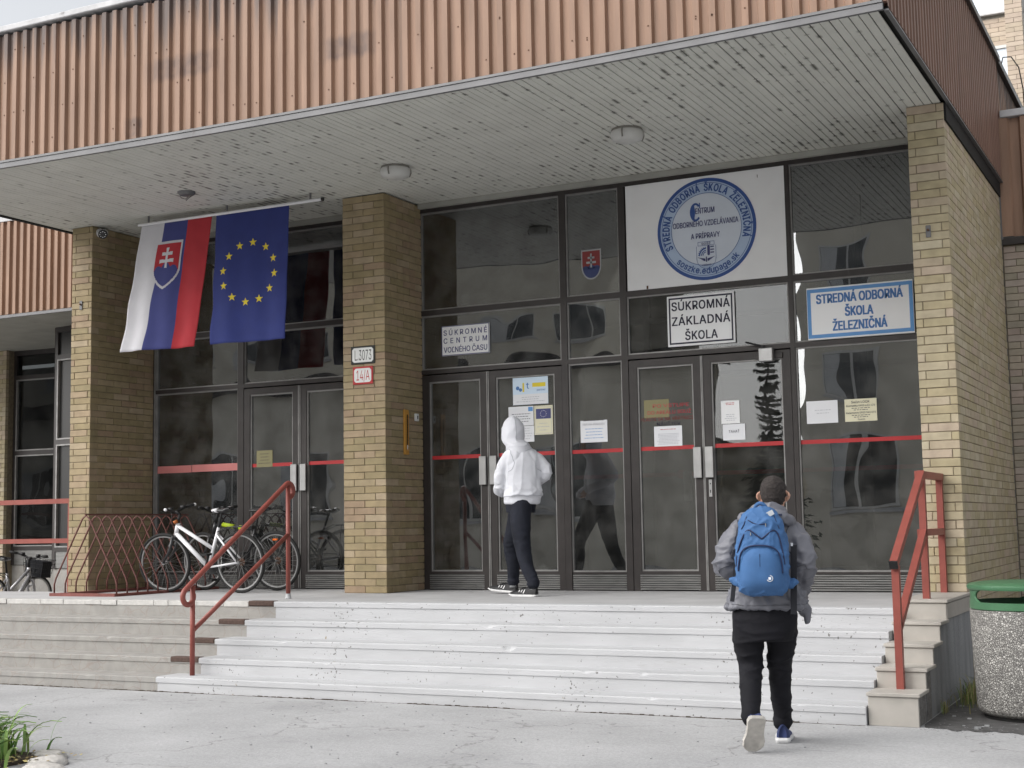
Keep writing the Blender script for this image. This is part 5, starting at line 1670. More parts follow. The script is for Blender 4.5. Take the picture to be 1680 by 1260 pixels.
MB().use('bin_green').lathe([(.001, zr+.185), (br-.08, zr+.186), (br-.01, zr+.176), (br+.012, zr+.166), (br+.016, zr+.15), (br+.008, zr+.133), (br-.03, zr+.133), (br-.06, zr+.15), (.001, zr+.155)], bx, by, 64).build('lid', None, bn, autos=45)
b = MB().use('bin_green')
for ac in (R(205), R(330), R(90)):
    # web between ring and lid with rounded sides
    hw = R(20)
    n = 10
    vs = []; fs = []
    for j in range(9):
        v = j/8
        ww = hw*(.42+.58*abs(2*v-1)**2.2)
        for i in range(n+1):
            a = ac-ww+2*ww*i/n
            for rr_ in (br-.004, br-.018):
                vs.append((bx+rr_*math.cos(a), by+rr_*math.sin(a), zr+.04+.098*v))
    m_ = (n+1)*2
    for j in range(8):
        for i in range(n):
            o_ = j*m_+2*i
            fs.append((o_, o_+2, o_+m_+2, o_+m_)); fs.append((o_+1, o_+m_+1, o_+m_+3, o_+3))
        fs.append((j*m_, j*m_+m_, j*m_+m_+1, j*m_+1)); o_ = j*m_+2*n; fs.append((o_, o_+1, o_+m_+1, o_+m_))
    w_ = MB().use('bin_green').add(vs, fs).build('lid_web', None, bn, smooth=True)

# ================================================================== RIGHT WING AND TALL BUILDING BEHIND
rw = thing('right_wing', 'set back low wing at the right edge with brown ribbed cladding over grey brick', 'building', (6, 2.5, ZG))
MB().use('mortar_dark').box(4.07, 8.5, 2.412, 2.8, ZG, 3.70).build('wall_core', None, rw)
rr = random.Random(31); bl = []
n = round((3.69-ZG)/COURSE); ch = (3.69-ZG)/n
for k in range(n):
    x = 4.075-(.13 if k % 2 else 0)
    while x < 5.4:
        L = .262
        xa, xb = max(x, 4.075), x+L
        if xb-xa > .04: bl.append(((xa+xb)/2, 2.40+.03-rr.uniform(0, .003), ZG+(k+.5)*ch, xb-xa-JT, .06, ch-JT, 0))
        x += L
bl.sort(key=lambda q: q[0])
place_bricks(rw, bl, 'brick_grey', 'brick_grey_mass', 160, rr)
MB().use('frame_brown').box(4.075, 8.5, 2.36, 2.42, 3.70, 3.775).build('drip_rail', None, rw)
MB().use('flashing').box(4.062, 4.088, 2.352, 2.38, 3.76, 4.38).build('corner_flashing', None, rw)
corrugated('x', 4.085, 8.5, 2.40, -1, 3.79, 5.13, .245, .05, 'cladding', rw, 'cladding', ridge=.42)
MB().use('coping').box(4.12, 8.5, 2.33, 2.7, 5.135, 5.215, bev=.006).build('coping', None, rw)
MB().use('roof_dark').box(4.12, 8.5, 2.7, 9.5, 5.05, 5.12).build('roof', None, rw)
ub = thing('rear_upper_cladding', 'narrow strip of brown ribbed cladding above the right wing roof', 'cladding', (4.1, 5, 5.2))
corrugated('y', 2.40, 9.4, 4.05, 1, 5.12, 5.80, .1312, .03, 'cladding', ub, 'sheet', ridge=.36)
MB().use('frame_brown').box(3.85, 4.13, 2.39, 9.4, 5.80, 5.875).build('coping', None, ub)
cb_ = thing('cable', 'black cable looping over the edge of the upper roof at the right', 'cable', (4.2, 3.2, 5.9))
MB().use('rubber').tube([(4.10, 2.9, 5.90), (4.13, 2.85, 5.98), (4.22, 2.85, 5.97), (4.29, 2.9, 5.85), (4.32, 2.95, 5.6), (4.325, 2.95, 5.22)], .008, 6).build('wire', None, cb_, smooth=True)
tb = thing('brick_block', 'tall pale brick building rising behind the roof at the top right corner', 'building', (6, 11, 0))
MB().use('mortar_light').box(1.0, 14, 9.54, 16, 4.5, 22).build('wall_core', None, tb)
rr = random.Random(41)
def brick_patch(x0, x1, y, z0, z1, nm):
    b = MB().use('brick_pale_mass')
    k = 0; z = z0
    while z < z1-.05:
        x = x0-(.13 if k % 2 else 0)
        while x < x1:
            xa, xb = max(x, x0), min(x+.262, x1)
            if xb-xa > .03: b.box(xa, xb-.006, y-rr.uniform(0, .004), y+.05, z, z+COURSE-.006)
            x += .262
        z += COURSE; k += 1
    return b.build(nm, None, tb, kind='stuff')
brick_patch(2.4, 3.47, 9.5, 8.30, 8.81, 'bricks')
MB().use('mortar_light').box(3.48, 3.735, 9.06, 9.54, 4.6, 12.0).build('pier', None, tb)
brick_patch(3.475, 3.74, 9.0, 6.4, 9.6, 'bricks')
brick_patch(3.74, 5.0, 9.5, 6.2, 7.0, 'bricks')
for (x0, x1, z0, z1) in ((1.2, 3.47, 6.6, 8.29), (1.2, 3.47, 8.83, 10.8), (3.75, 6.0, 7.0, 9.6)):
    w = MB().use('pane_sky_tint').box(x0, x1, 9.50, 9.53, z0, z1).build('window', None, tb)
    MB().use('window_frame_white').box(x0, x1, 9.47, 9.495, z0, z0+.05).box(x0, x1, 9.47, 9.495, z1-.05, z1).box(x1-.05, x1, 9.47, 9.495, z0, z1).build('frame', None, w)
MB().use('coping').box(1.2, 3.48, 9.42, 9.5, 8.81, 8.83).build('sill', None, tb)

# ================================================================== LEFT WING
lwg = thing('left_wing', 'lower wing at the far left with ribbed cladding and dark windows beyond the railing', 'building', (-11, 2, -.55))
corrugated('x', -16, -6.7, .30, -1, 3.735, 5.05, .128, .042, 'cladding', lwg, 'cladding')
MB().use('coping').box(-16, -6.6, .25, .6, 5.055, 5.115).build('coping', None, lwg)
MB().use('flashing').box(-16, -6.7, .262, .30, 3.69, 3.73).build('flashing', None, lwg)
MB().use('soffit_plain').box(-16, -6.7, .302, 4.6, 3.70, 3.73).build('soffit', None, lwg)
MB().use('roof_dark').box(-16, -6.7, .6, 9, 4.98, 5.05).build('roof', None, lwg)
# faceted window wall
pts = [(-15.5, 3.0), (-11.55, 3.05), (-10.42, 3.1), (-9.75, 2.55), (-9.0, 1.4), (-7.5, 1.2)]
for i in range(1, len(pts)-1):
    a, c = Vector((*pts[i], 0)), Vector((*pts[i+1], 0))
    d = (c-a); L = d.length; ang = math.atan2(d.y, d.x)
    M_ = Matrix.Translation(a) @ Matrix.Rotation(ang, 4, 'Z')
    MB().use('concrete_bare').box(0, L, 0, .3, -.56, .20, M=M_).build('plinth', None, lwg)
    MB().use('kick_metal').box(.02, L-.02, -.02, .05, .205, .44, M=M_).build('panel', None, lwg)
    wn = MB().use('frame_brown')
    for (x0, x1, z0, z1) in ((0, .06, .20, 3.70), (L-.06, L, .20, 3.70), (.06, L-.06, .44, .50), (.06, L-.06, 1.98, 2.05), (.06, L-.06, 3.22, 3.29), (.06, L-.06, 3.62, 3.70)):
        wn.box(x0, x1, -.03, .05, z0, z1, M=M_)
    wn = wn.build('window', None, lwg)
    b = MB().use('bead_grey')
    for (z0, z1) in ((.50, 1.98), (2.05, 3.22)):
        b.box(.06, .085, -.04, .02, z0, z1, M=M_); b.box(L-.085, L-.06, -.04, .02, z0, z1, M=M_); b.box(.085, L-.085, -.04, .02, z1-.02, z1, M=M_); b.box(.085, L-.085, -.04, .02, z0, z0+.02, M=M_)
    b.build('glazing_bead', None, wn)
    for (z0, z1) in ((.50, 1.98), (2.05, 3.22), (3.29, 3.62)):
        MB().use('glass_dark' if i < 2 else 'pane_dull').box(.06, L-.06, 0, .006, z0, z1, M=M_).build('pane', None, wn)
MB().use('hall_dark').box(-15.5, -7.0, 5.0, 5.1, -.5, 3.7).build('room_back', None, lwg)
MB().use('hall_floor').box(-15.5, -7.0, 3.2, 5.0, -.56, .15).build('room_floor', None, lwg)
MB().use('mortar_dark').box(-15.5, -11.55, 2.86, 3.2, -.55, 3.70).build('wall_core', None, lwg)
rr = random.Random(51); bl = []
n = round(4.2/COURSE)
for k in range(n):
    x = -13.2+(.13 if k % 2 else 0)
    while x < -11.56:
        xb = min(x+.262, -11.545)
        if xb-x > .05: bl.append(((x+xb)/2, 2.85+.03-rr.uniform(0, .003), -.53+k*COURSE+COURSE/2, xb-x-JT, .06, COURSE-JT, 0))
        x += .262
bl.sort(key=lambda q: -q[0])
place_bricks(lwg, bl, 'brick', 'brick_mass', 120, rr)

# ================================================================== VEGETATION AND LITTER
def blades(mb, n, cx, cy, sx, sy, z0, hmin, hmax, wmin, wmax, lean, seed, bias=(0, 0), droop=1.0):
    rr = random.Random(seed)
    for _ in range(n):
        x = cx+rr.gauss(0, sx); y = cy+rr.gauss(0, sy)
        h = rr.uniform(hmin, hmax); w = rr.uniform(wmin, wmax)
        a = rr.uniform(0, 2*math.pi)
        dx, dy = math.cos(a)*lean*rr.uniform(.3, 1)+bias[0]*rr.uniform(.3, 1.2), math.sin(a)*lean*rr.uniform(.3, 1)+bias[1]*rr.uniform(.3, 1.2)
        l = math.hypot(dx, dy)+1e-6; px_, py2 = -dy/l*w, dx/l*w
        vs = []; K = 6
        for k in range(K+1):
            t = k/K
            ww = (1-t**2.2)*(.55+.45*min(1, t*4))
            zz = z0+h*(t*(1.55) - droop*.85*t*t)
            q = t**1.5
            X_, Y_ = x+dx*h*q*1.2, y+dy*h*q*1.2
            vs += [(X_-px_*ww, Y_-py2*ww, zz), (X_, Y_, zz-.25*w), (X_+px_*ww, Y_+py2*ww, zz)]
        fs = []
        for k in range(K):
            fs += [(3*k, 3*k+1, 3*k+4, 3*k+3), (3*k+1, 3*k+2, 3*k+5, 3*k+4)]
        mb.add(vs, fs)
b = MB().use('grass')
blades(b, 420, -1.40, -7.12, .20, .18, ZG, .20, .40, .009, .018, .5, 61, bias=(.30, .10), droop=1.05)
blades(b, 60, -1.85, -6.75, .25, .2, ZG, .22, .40, .006, .012, .45, 62, bias=(.3, .2))
blades(b, 26, -1.28, -7.0, .10, .10, ZG, .26, .42, .014, .024, .3, 63, bias=(.55, .05), droop=1.1)
o = b.build('grass_clump'); o['kind'] = 'stuff'; o['label'] = 'long green grass blades leaning over the kerb at the bottom left corner'
b = MB().use('soil').box(-4.0, -.88, -9.5, -6.78, ZG-.1, ZG+.028)
structure(b.build('planting_bed'))
b = MB().use('leaf_dry')
rr = random.Random(64)
for _ in range(240):
    x, y = rr.uniform(-1.6, -.6), rr.uniform(-7.5, -6.75)
    z = ZG+.032+rr.uniform(0, .02); a = rr.uniform(0, 6.28); s_ = rr.uniform(.010, .024)
    u = Vector((math.cos(a), math.sin(a), rr.uniform(-.4, .4)))*s_; v = Vector((-math.sin(a), math.cos(a), rr.uniform(-.4, .4)))*s_*.6
    c = Vector((x, y, z))
    b.add([c-u, c-v, c+u, c+v], [(0, 1, 2, 3)])
o = b.build('fallen_leaves'); o['kind'] = 'stuff'; o['label'] = 'small dry yellow leaves among the grass at the bottom left corner'
def rock(cx_, cy_, cz_, sx, sy, sz, seed, label):
    bm = bmesh.new(); bmesh.ops.create_icosphere(bm, subdivisions=3, radius=1)
    for v in bm.verts:
        n_ = noise.noise(v.co*1.6+Vector((seed*3.1, 0, 0)))*.22+noise.noise(v.co*4+Vector((0, seed, 0)))*.07
        v.co *= 1+n_
        v.co = Vector((v.co.x*sx, v.co.y*sy, max(v.co.z, -.4)*sz))
    me = bpy.data.meshes.new('kerb_stone'); bm.to_mesh(me); bm.free(); me.materials.append(MATS['kerb_stone'])
    me.polygons.foreach_set('use_smooth', [True]*len(me.polygons))
    o = bpy.data.objects.new('kerb_stone', me); COL.objects.link(o); o.location = (cx_, cy_, cz_)
    tag(o, label, 'stone', 'pale stones edging the planting bed')
    return o
rock(-.70, -6.98, ZG+.01, .14, .12, .045, 1, 'pale kerb stone beside the grass nearest the bottom edge of the photo')
rock(-.88, -6.78, ZG+.01, .13, .11, .045, 2, 'pale kerb stone half under the grass blades, farther from the viewer')
rock(-.52, -7.2, ZG+.01, .15, .13, .05, 3, 'pale kerb stone cut by the bottom edge of the photo')
# weeds at the foot of the plinth wall and behind the bin
b = MB().use('grass_dry')
blades(b, 260, 4.20, -1.75, .05, .33, ZG, .05, .20, .002, .005, .5, 71, bias=(.1, -.05))
blades(b, 120, 4.28, -2.0, .07, .18, ZG, .10, .32, .002, .005, .35, 72)
blades(b, 36, 4.12, -2.75, .012, .05, ZG, .05, .16, .002, .004, .4, 73, bias=(.15, 0))
o = b.build('weeds'); o['kind'] = 'stuff'; o['label'] = 'dry green weeds at the foot of the plinth wall behind the litter bin'
# crumbs of broken concrete
b = MB().use('rough_concrete')
rr = random.Random(81)
for _ in range(520):
    x = rr.uniform(4.10, 5.6); y = -3.45+rr.gauss(0, .16)-(x-4.1)*.12 if rr.random() < .6 else rr.uniform(-3.4, -2.2)
    s_ = rr.uniform(.0015, .0055)*(3.2 if rr.random() < .03 else 1)
    b.box(x-s_, x+s_, y-s_*.8, y+s_*.8, ZG, ZG+s_*.9, M=None)
for _ in range(160):
    x = rr.uniform(-4, 3.6); y = rr.uniform(-6.5, -3.7); s_ = rr.uniform(.0025, .006)
    b.box(x-s_, x+s_, y-s_, y+s_, ZG, ZG+s_)
o = b.build('rubble'); o['kind'] = 'stuff'; o['label'] = 'crumbs of broken concrete scattered on the asphalt'

# ================================================================== ACROSS THE YARD (seen only as reflections in the glass)
def far_block(name, label, x0, x1, y, z1, wall, wins, roof=.35, dep=9):
    t = thing(name, label, 'building', ((x0+x1)/2, y, ZG), 'buildings across the yard')
    MB().use(wall).box(x0, x1, y-dep, y, ZG, z1).build('wall', None, t)
    MB().use('roof_dark').box(x0-.4, x1+.4, y-dep-.4, y+.45, z1, z1+roof).build('roof', None, t)
    for (za, zb, w, gap) in wins:
        x = x0+.8
        k = 0
        while x+w < x1-.4:
            wi = MB().use('window_frame_white').box(x, x+w, y+.0, y+.05, za, zb).build('window', None, t)
            MB().use('window_dark').box(x+.07, x+w/2-.04, y+.03, y+.06, za+.07, zb-.07).box(x+w/2+.04, x+w-.07, y+.03, y+.06, za+.07, zb-.07).build('pane', None, wi)
            if k % 3 != 1: MB().use('curtain').box(x+.09, x+.09+w*.28, y+.055, y+.064, za+.08, zb-.08).build('curtain', None, wi)
            MB().use('coping').box(x-.1, x+w+.1, y+.0, y+.14, za-.12, za-.02).build('sill', None, wi)
            x += w+gap; k += 1
    return t
far_block('low_block', 'long low beige block across the yard, mirrored in the glass', -45, -7.9, -27, 5.6, 'plaster_beige', ((1.1, 3.3, 2.1, 1.3),), .35, 1.2)
far_block('low_block', 'beige block with light windows to the right across the yard, mirrored in the glass', -4.9, 14, -27, 10.6, 'plaster_beige', ((.9, 3.0, 2.0, .9), (4.2, 5.6, 1.6, 1.4), (7.4, 8.8, 1.6, 1.4)))
far_block('tall_block', 'taller pale block behind the low ones across the yard', -75, -16.0, -48, 17.5, 'plaster_beige', ((6.4, 8.0, 2.4, 1.6), (9.6, 11.2, 2.4, 1.6)), .5, 2)
far_block('garage_block', 'low beige garage block between the taller ones across the yard', -14, -5.4, -31, 3.2, 'plaster_beige', (), .12, 3)
sp_ = thing('spruce_tree', 'dark spruce tree across the yard mirrored in the right hand doors', 'tree', (-3.2, -18, ZG), None)
MB().use('bark').tube([(-3.2, -18, ZG), (-3.2, -18, 2.0), (-3.19, -18, 4.6)], [.13, .09, .015], 8).build('trunk', None, sp_)
b = MB().use('needle')
rr = random.Random(91)
z = .1
while z < 4.5:
    rmax = 1.0*(1-(z/4.7))**.8+.05
    for k in range(8):
        a = rr.uniform(0, 6.28); L = rmax*rr.uniform(.6, 1.1)
        c = Vector((-3.2, -18, z)); d = Vector((math.cos(a), math.sin(a), -.15)); up_ = Vector((0, 0, 1))
        tip = c+d*L+up_*(.18*L)
        for i in range(10):
            t = (i+1)/11
            q = c.lerp(tip, t)+up_*(-.22*L*math.sin(t*math.pi)*.6)
            for s_ in (-1, 1):
                sd_ = Vector((-d.y, d.x, 0))*s_
                l = .26*L*(1-t*.75)+.05
                e = q+(d*.6+sd_*.8).normalized()*l+up_*rr.uniform(-.10, .02)
                w_ = up_*.03
                b.add([q-w_, e, q+w_], [(0, 1, 2)]); w2 = d*.03
                b.add([q-w2, e, q+w2], [(0, 1, 2)])
    z += rr.uniform(.10, .17)
b.build('crown', None, sp_)

# ================================================================== PEOPLE
def smooth_path(pts, radii, k=5):
    """Catmull-Rom through pts (with radii as (a, b) or scalar)"""
    P = [Vector(p) for p in pts]; Rr = [r if isinstance(r, tuple) else (r, r) for r in radii]
    oP, oR = [], []
    n = len(P)
    for i in range(n-1):
        p0, p1, p2, p3 = P[max(i-1, 0)], P[i], P[i+1], P[min(i+2, n-1)]
        for j in range(k):
            t = j/k
            q = .5*((2*p1)+(p2-p0)*t+(2*p0-5*p1+4*p2-p3)*t*t+(-p0+3*p1-3*p2+p3)*t*t*t)
            oP.append(q); oR.append(tuple(Rr[i][c]*(1-t)+Rr[i+1][c]*t for c in (0, 1)))
    oP.append(P[-1]); oR.append(Rr[-1])
    return oP, oR
def limb(mb, pts, radii, side=Vector((1, 0, 0)), n=14, k=5, p=2.0):
    """closed tube with elliptical section: first radius along `side`, second across; rounded ends"""
    P, Q = smooth_path(pts, radii, k)
    # rounded caps
    d0 = (P[0]-P[1]).normalized(); d1 = (P[-1]-P[-2]).normalized()
    a0, a1 = Q[0], Q[-1]
    pre, preR, post, postR = [], [], [], []
    for f in (.95, .7, .3):
        c = math.sqrt(1-f*f)
        pre.append(P[0]+d0*min(a0)*f); preR.append((a0[0]*max(c, .15), a0[1]*max(c, .15)))
    for f in (.3, .7, .95):
        c = math.sqrt(1-f*f)
        post.append(P[-1]+d1*min(a1)*f); postR.append((a1[0]*max(c, .15), a1[1]*max(c, .15)))
    P = pre+P+post; Q = preR+Q+postR
    vs = []; fs = []
    m = len(P)
    for i in range(m):
        t = (P[min(i+1, m-1)]-P[max(i-1, 0)]).normalized()
        u = (side-t*side.dot(t))
        if u.length < .05: u = Vector((0, 1, 0))-t*t.y
        u.normalize(); w = t.cross(u)
        for j in range(n):
            a = 2*math.pi*j/n
            vs.append(P[i]+u*Q[i][0]*math.cos(a)+w*Q[i][1]*math.sin(a))
    for i in range(m-1):
        for j in range(n):
            fs.append((i*n+j, i*n+(j+1) % n, (i+1)*n+(j+1) % n, (i+1)*n+j))
    fs.append(tuple(reversed(range(n)))); fs.append(tuple((m-1)*n+j for j in range(n)))
    mb.add(vs, fs)
def fuse(mb, name, parent, voxel=.012, m=None, smooth_it=4, folds=(), cut=None, solid=0):
    """join the closed shapes of mb into one continuous surface; folds: list of (amp, scale vector, seed)"""
    ob = mb.build(name, m, parent)
    md = ob.modifiers.new('r', 'REMESH'); md.mode = 'VOXEL'; md.voxel_size = voxel; md.use_smooth_shade = True
    dg = bpy.context.evaluated_depsgraph_get()
    me = bpy.data.meshes.new_from_object(ob.evaluated_get(dg))
    ob.modifiers.clear()
    old = ob.data; ob.data = me; bpy.data.meshes.remove(old)
    me.name = name
    bm = bmesh.new(); bm.from_mesh(me)
    for _ in range(smooth_it):
        bmesh.ops.smooth_vert(bm, verts=bm.verts, factor=.5, use_axis_x=True, use_axis_y=True, use_axis_z=True)
    bm.normal_update()
    off = wloc(parent)
    for (amp, sc, seed, mask) in folds:
        for v in bm.verts:
            q = v.co+off
            f = noise.noise(Vector((q.x*sc[0]+seed, q.y*sc[1], q.z*sc[2])))
            f = (1-abs(f)*2)**3 if f*f < .25 else 0     # ridged: narrow raised creases
            v.co += v.normal*amp*f*(mask(q) if mask else 1)
    if cut:
        dele = [v for v in bm.verts if cut(v.co+off)]
        bmesh.ops.delete(bm, geom=dele, context='VERTS')
    bm.to_mesh(me); bm.free()
    me.materials.clear()
    me.materials.append(MATS[m])
    me.polygons.foreach_set('material_index', [0]*len(me.polygons))
    me.polygons.foreach_set('use_smooth', [True]*len(me.polygons))
    if solid:
        so = ob.modifiers.new('thickness', 'SOLIDIFY'); so.thickness = solid; so.offset = -1
    return ob
def hand(mb, wrist, dirv, palmn, curl=.5, s=1.0, thumb_side=1):
    """palm and five bent fingers rooted inside the palm"""
    d = Vector(dirv).normalized(); n_ = Vector(palmn); n_ = (n_-d*n_.dot(d)).normalized(); u = d.cross(n_)*thumb_side
    w = Vector(wrist)
    limb(mb, [w, w+d*.04*s, w+d*.085*s], [(.026*s, .02*s), (.038*s, .016*s), (.040*s, .014*s)], side=u, n=10, k=3)
    for i, (o_, L) in enumerate(((.030, .070), (.010, .080), (-.010, .074), (-.029, .058))):
        b0 = w+d*.075*s+u*o_*s
        P = [b0]; dd = d.copy()
        for seg in (.45, .32, .26):
            dd = (dd+n_*curl*.75).normalized(); P.append(P[-1]+dd*L*seg*s)
        limb(mb, P, [.0095*s, .009*s, .0085*s, .0075*s], side=u, n=7, k=2)
    b0 = w+d*.025*s+u*.028*s
    limb(mb, [b0, b0+(u*.8+d*.6+n_*.2).normalized()*.035*s, b0+(u*.55+d*.9+n_*.5).normalized()*.065*s], [.012*s, .011*s, .009*s], side=n_, n=7, k=2)
def head(mb, c, F, Rt, s=1.0):
    """skull, face, ears, neck side; c = centre of head"""
    c = Vector(c); F = Vector(F).normalized(); Rt = Vector(Rt).normalized(); U = Rt.cross(F)
    yw = math.atan2(Rt.y, Rt.x)
    sl = []
    for (z, rx, ry, fo) in ((-.125, .035, .045, .045), (-.112, .052, .062, .035), (-.085, .062, .078, .022), (-.045, .070, .090, .010), (0, .076, .097, 0), (.045, .077, .098, -.004), (.08, .070, .088, -.006), (.103, .052, .066, -.008), (.115, .028, .036, -.008)):
        q = c+U*z*s+F*fo*s
        sl.append((q.x, q.y, q.z, rx*s, ry*s, yw))
    mb.ell_loft(sl, 24)
    # nose, brow, chin, lips
    limb(mb, [c+F*.088*s+U*.012*s, c+F*.108*s-U*.022*s, c+F*.098*s-U*.032*s], [.009*s, .013*s, .012*s], side=Rt, n=8, k=3)
    limb(mb, [c+F*.086*s+U*.024*s-Rt*.045*s, c+F*.096*s+U*.026*s, c+F*.086*s+U*.024*s+Rt*.045*s], [.009*s]*3, side=U, n=8, k=3)
    limb(mb, [c+F*.083*s-U*.060*s-Rt*.022*s, c+F*.094*s-U*.060*s, c+F*.083*s-U*.060*s+Rt*.022*s], [.008*s]*3, side=U, n=8, k=3)
    for sg_ in (-1, 1):
        e = c+Rt*.080*s*sg_-F*.008*s-U*.010*s
        limb(mb, [e+U*.030*s-F*.004*s+Rt*.008*s*sg_, e+U*.012*s-F*.014*s+Rt*.022*s*sg_, e-U*.010*s-F*.008*s+Rt*.016*s*sg_, e-U*.028*s+Rt*.001*s*sg_], [(.008*s, .014*s), (.009*s, .020*s), (.009*s, .017*s), (.008*s, .012*s)], side=Rt, n=8, k=3)
def eyes(parent, c, F, Rt, s=1.0):
    c = Vector(c); F = Vector(F).normalized(); Rt = Vector(Rt).normalized(); U = Rt.cross(F)
    for sg_ in (-1, 1):
        b = MB().use('enamel_white')
        q = c+F*.080*s+Rt*.031*s*sg_+U*.003*s
        sl = [(q.x, q.y, q.z+.011*s*math.sin(a), .013*s*math.cos(a), .013*s*math.cos(a), 0) for a in (-1.3, -.8, -.3, .3, .8, 1.3)]
        b.ell_loft(sl, 10)
        b.use('hair_dark').tube([q+F*.0125*s, q+F*.0135*s], .006*s, 8)
        b.build('eye', None, parent, smooth=True)
def shoe(name, parent, toe, heel, up, m_up, m_sole, lace=None, stripes=None, thick=.024, w=.043):
    """low trainer: sole slab and padded upper between heel and toe (points on the sole's underside)"""
    toe, heel, up = Vector(toe), Vector(heel), Vector(up).normalized()
    d = (toe-heel); L = d.length; d.normalize()
    up = (up-d*up.dot(d)).normalized(); s_ = d.cross(up)
    def ring(t, hw, z, off=0): return heel+d*L*t+s_*(hw+off)+up*z
    prof = [(0, .55), (.03, .78), (.12, .92), (.3, .86), (.5, .90), (.68, 1.08), (.82, 1.05), (.93, .78), (1.0, .35)]
    so = MB().use(m_sole)
    vs = []; fs = []
    loop = [(t, h) for t, h in prof]+[(t, -h) for t, h in reversed(prof)]
    k = len(loop)
    for z, gsc in ((0, .96), (thick*.5, 1.03), (thick, 1.0)):
        for (t, h) in loop: vs.append(heel+d*L*(.5+(t-.5)*gsc)+s_*h*w*gsc+up*(z+(.010 if t > .9 else 0)*(1 if z == 0 else .6)))
    for i in range(2):
        for j in range(k): fs.append((i*k+j, i*k+(j+1) % k, (i+1)*k+(j+1) % k, (i+1)*k+j))
    fs.append(tuple(reversed(range(k)))); fs.append(tuple(2*k+j for j in range(k)))
    so.add(vs, fs)
    ub = MB().use(m_up)
    rings = []
    hts = [(.01, .50, .085), (.08, .80, .092), (.2, .80, .085), (.34, .80, .080), (.46, .84, .070), (.6, .95, .055), (.74, .98, .042), (.87, .82, .034), (.965, .42, .024)]
    vs = []; fs = []; n = 12
    for (t, h, z) in hts:
        for j in range(n):
            a = math.pi*j/(n-1)
            vs.append(heel+d*L*t+s_*h*w*math.cos(a)*(1-.22*math.sin(a)**2)+up*(thick*.8+z*math.sin(a)**.8))
    for i in range(len(hts)-1):
        for j in range(n-1): fs.append((i*n+j, i*n+j+1, (i+1)*n+j+1, (i+1)*n+j))
    fs.append(tuple(range(n))); fs.append(tuple(reversed(range((len(hts)-1)*n, len(hts)*n))))
    ub.add(vs, fs)
    o = ub.build(name, None, parent, smooth=True)
    so.build('sole', None, o)
    b = MB().use(lace or m_sole)
    for t in (.42, .50, .58):
        zt = thick*.8+{.42: .075, .50: .066, .58: .058}[t]
        b.tube([heel+d*L*t+s_*w*.45+up*(zt-.004), heel+d*L*t+up*(zt+.003), heel+d*L*t-s_*w*.45+up*(zt-.004)], .0035, 5)
    b.build('laces', None, o)
    if stripes:
        b = MB().use(stripes)
        for sd_ in (-1, 1):
            for t in (.36, .45, .54):
                P = []
                for (tt, z) in ((t+.05, .012), (t+.082, .012), (t+.012, .050), (t-.020, .050)):
                    a = math.asin(min(1, z/.075))
                    P.append(heel+d*L*tt+s_*sd_*(w*(.93 if z < .01 else .74)+.003)+up*(thick*.9+z))
                b.add(P, [(0, 1, 2, 3)])
        b.build('stripe', None, o)
    return o

# ---------------------------------------------------------------- hooded person at the second door
Fh = Vector((-.65, .76, 0)).normalized(); Rh = Vector((Fh.y, -Fh.x, 0))       # facing, right hand side
pz = 0.0
p1 = thing('person', 'person in white hooded sweatshirt and dark jeans standing at the second door', 'person', (-.27, -1.0, 0), 'people at the entrance')
hc = Vector((-.345, -1.0, 1.655)) + Fh*.02
pel = Vector((-.275, -1.0, .92))
hipN, knN, anN = Vector((-.235, -1.09, .90)), Vector((-.195, -1.13, .49)), Vector((-.055, -1.20, .10))
hipF, knF, anF = Vector((-.315, -.93, .90)), Vector((-.465, -.86, .50)), Vector((-.475, -.80, .10))
shL, elL, haL = Vector((-.378, -1.09, 1.40)), Vector((-.440, -1.125, 1.135)), Vector((-.50, -1.0, 1.035))
shR, elR, haR = Vector((-.138, -.91, 1.40)), Vector((-.048, -.87, 1.215)), Vector((-.30, -.74, 1.09))
bm1 = MB().use('skin')
head(bm1, hc, Fh, Rh, 1.0)
limb(bm1, [hc-Vector((0, 0, .09)), Vector((-.285, -1.0, 1.44))], [.055, .06], n=14)
yw1 = math.atan2(Rh.y, Rh.x)
bm1.ell_loft([(pel.x, pel.y, .84, .13, .09, yw1), (pel.x, pel.y, .98, .15, .10, yw1), (-.26, -1.0, 1.2, .15, .10, yw1), (-.26, -1.0, 1.38, .17, .09, yw1), (-.27, -1.0, 1.46, .07, .06, yw1)], 18)
for (a, b_, c) in ((hipN, knN, anN), (hipF, knF, anF)): limb(bm1, [a, b_, c], [.075, .05, .035], n=12)
for (a, b_, c) in ((shL, elL, haL), (shR, elR, haR)): limb(bm1, [a, b_, c], [.045, .036, .026], n=12)
hand(bm1, haL-(Vector((-.30, -.86, .97))-haL).normalized()*.01, Vector((-.36, -.88, .965))-haL, Rh+Vector((0, 0, -.2)), .55, .95)
hand(bm1, haR, Vector((-.38, -.78, 1.02))-haR, -Rh, .5, .95, -1)
body1 = fuse(bm1, 'body', p1, .0085, 'skin', 2)
eyes(p1, hc, Fh, Rh)
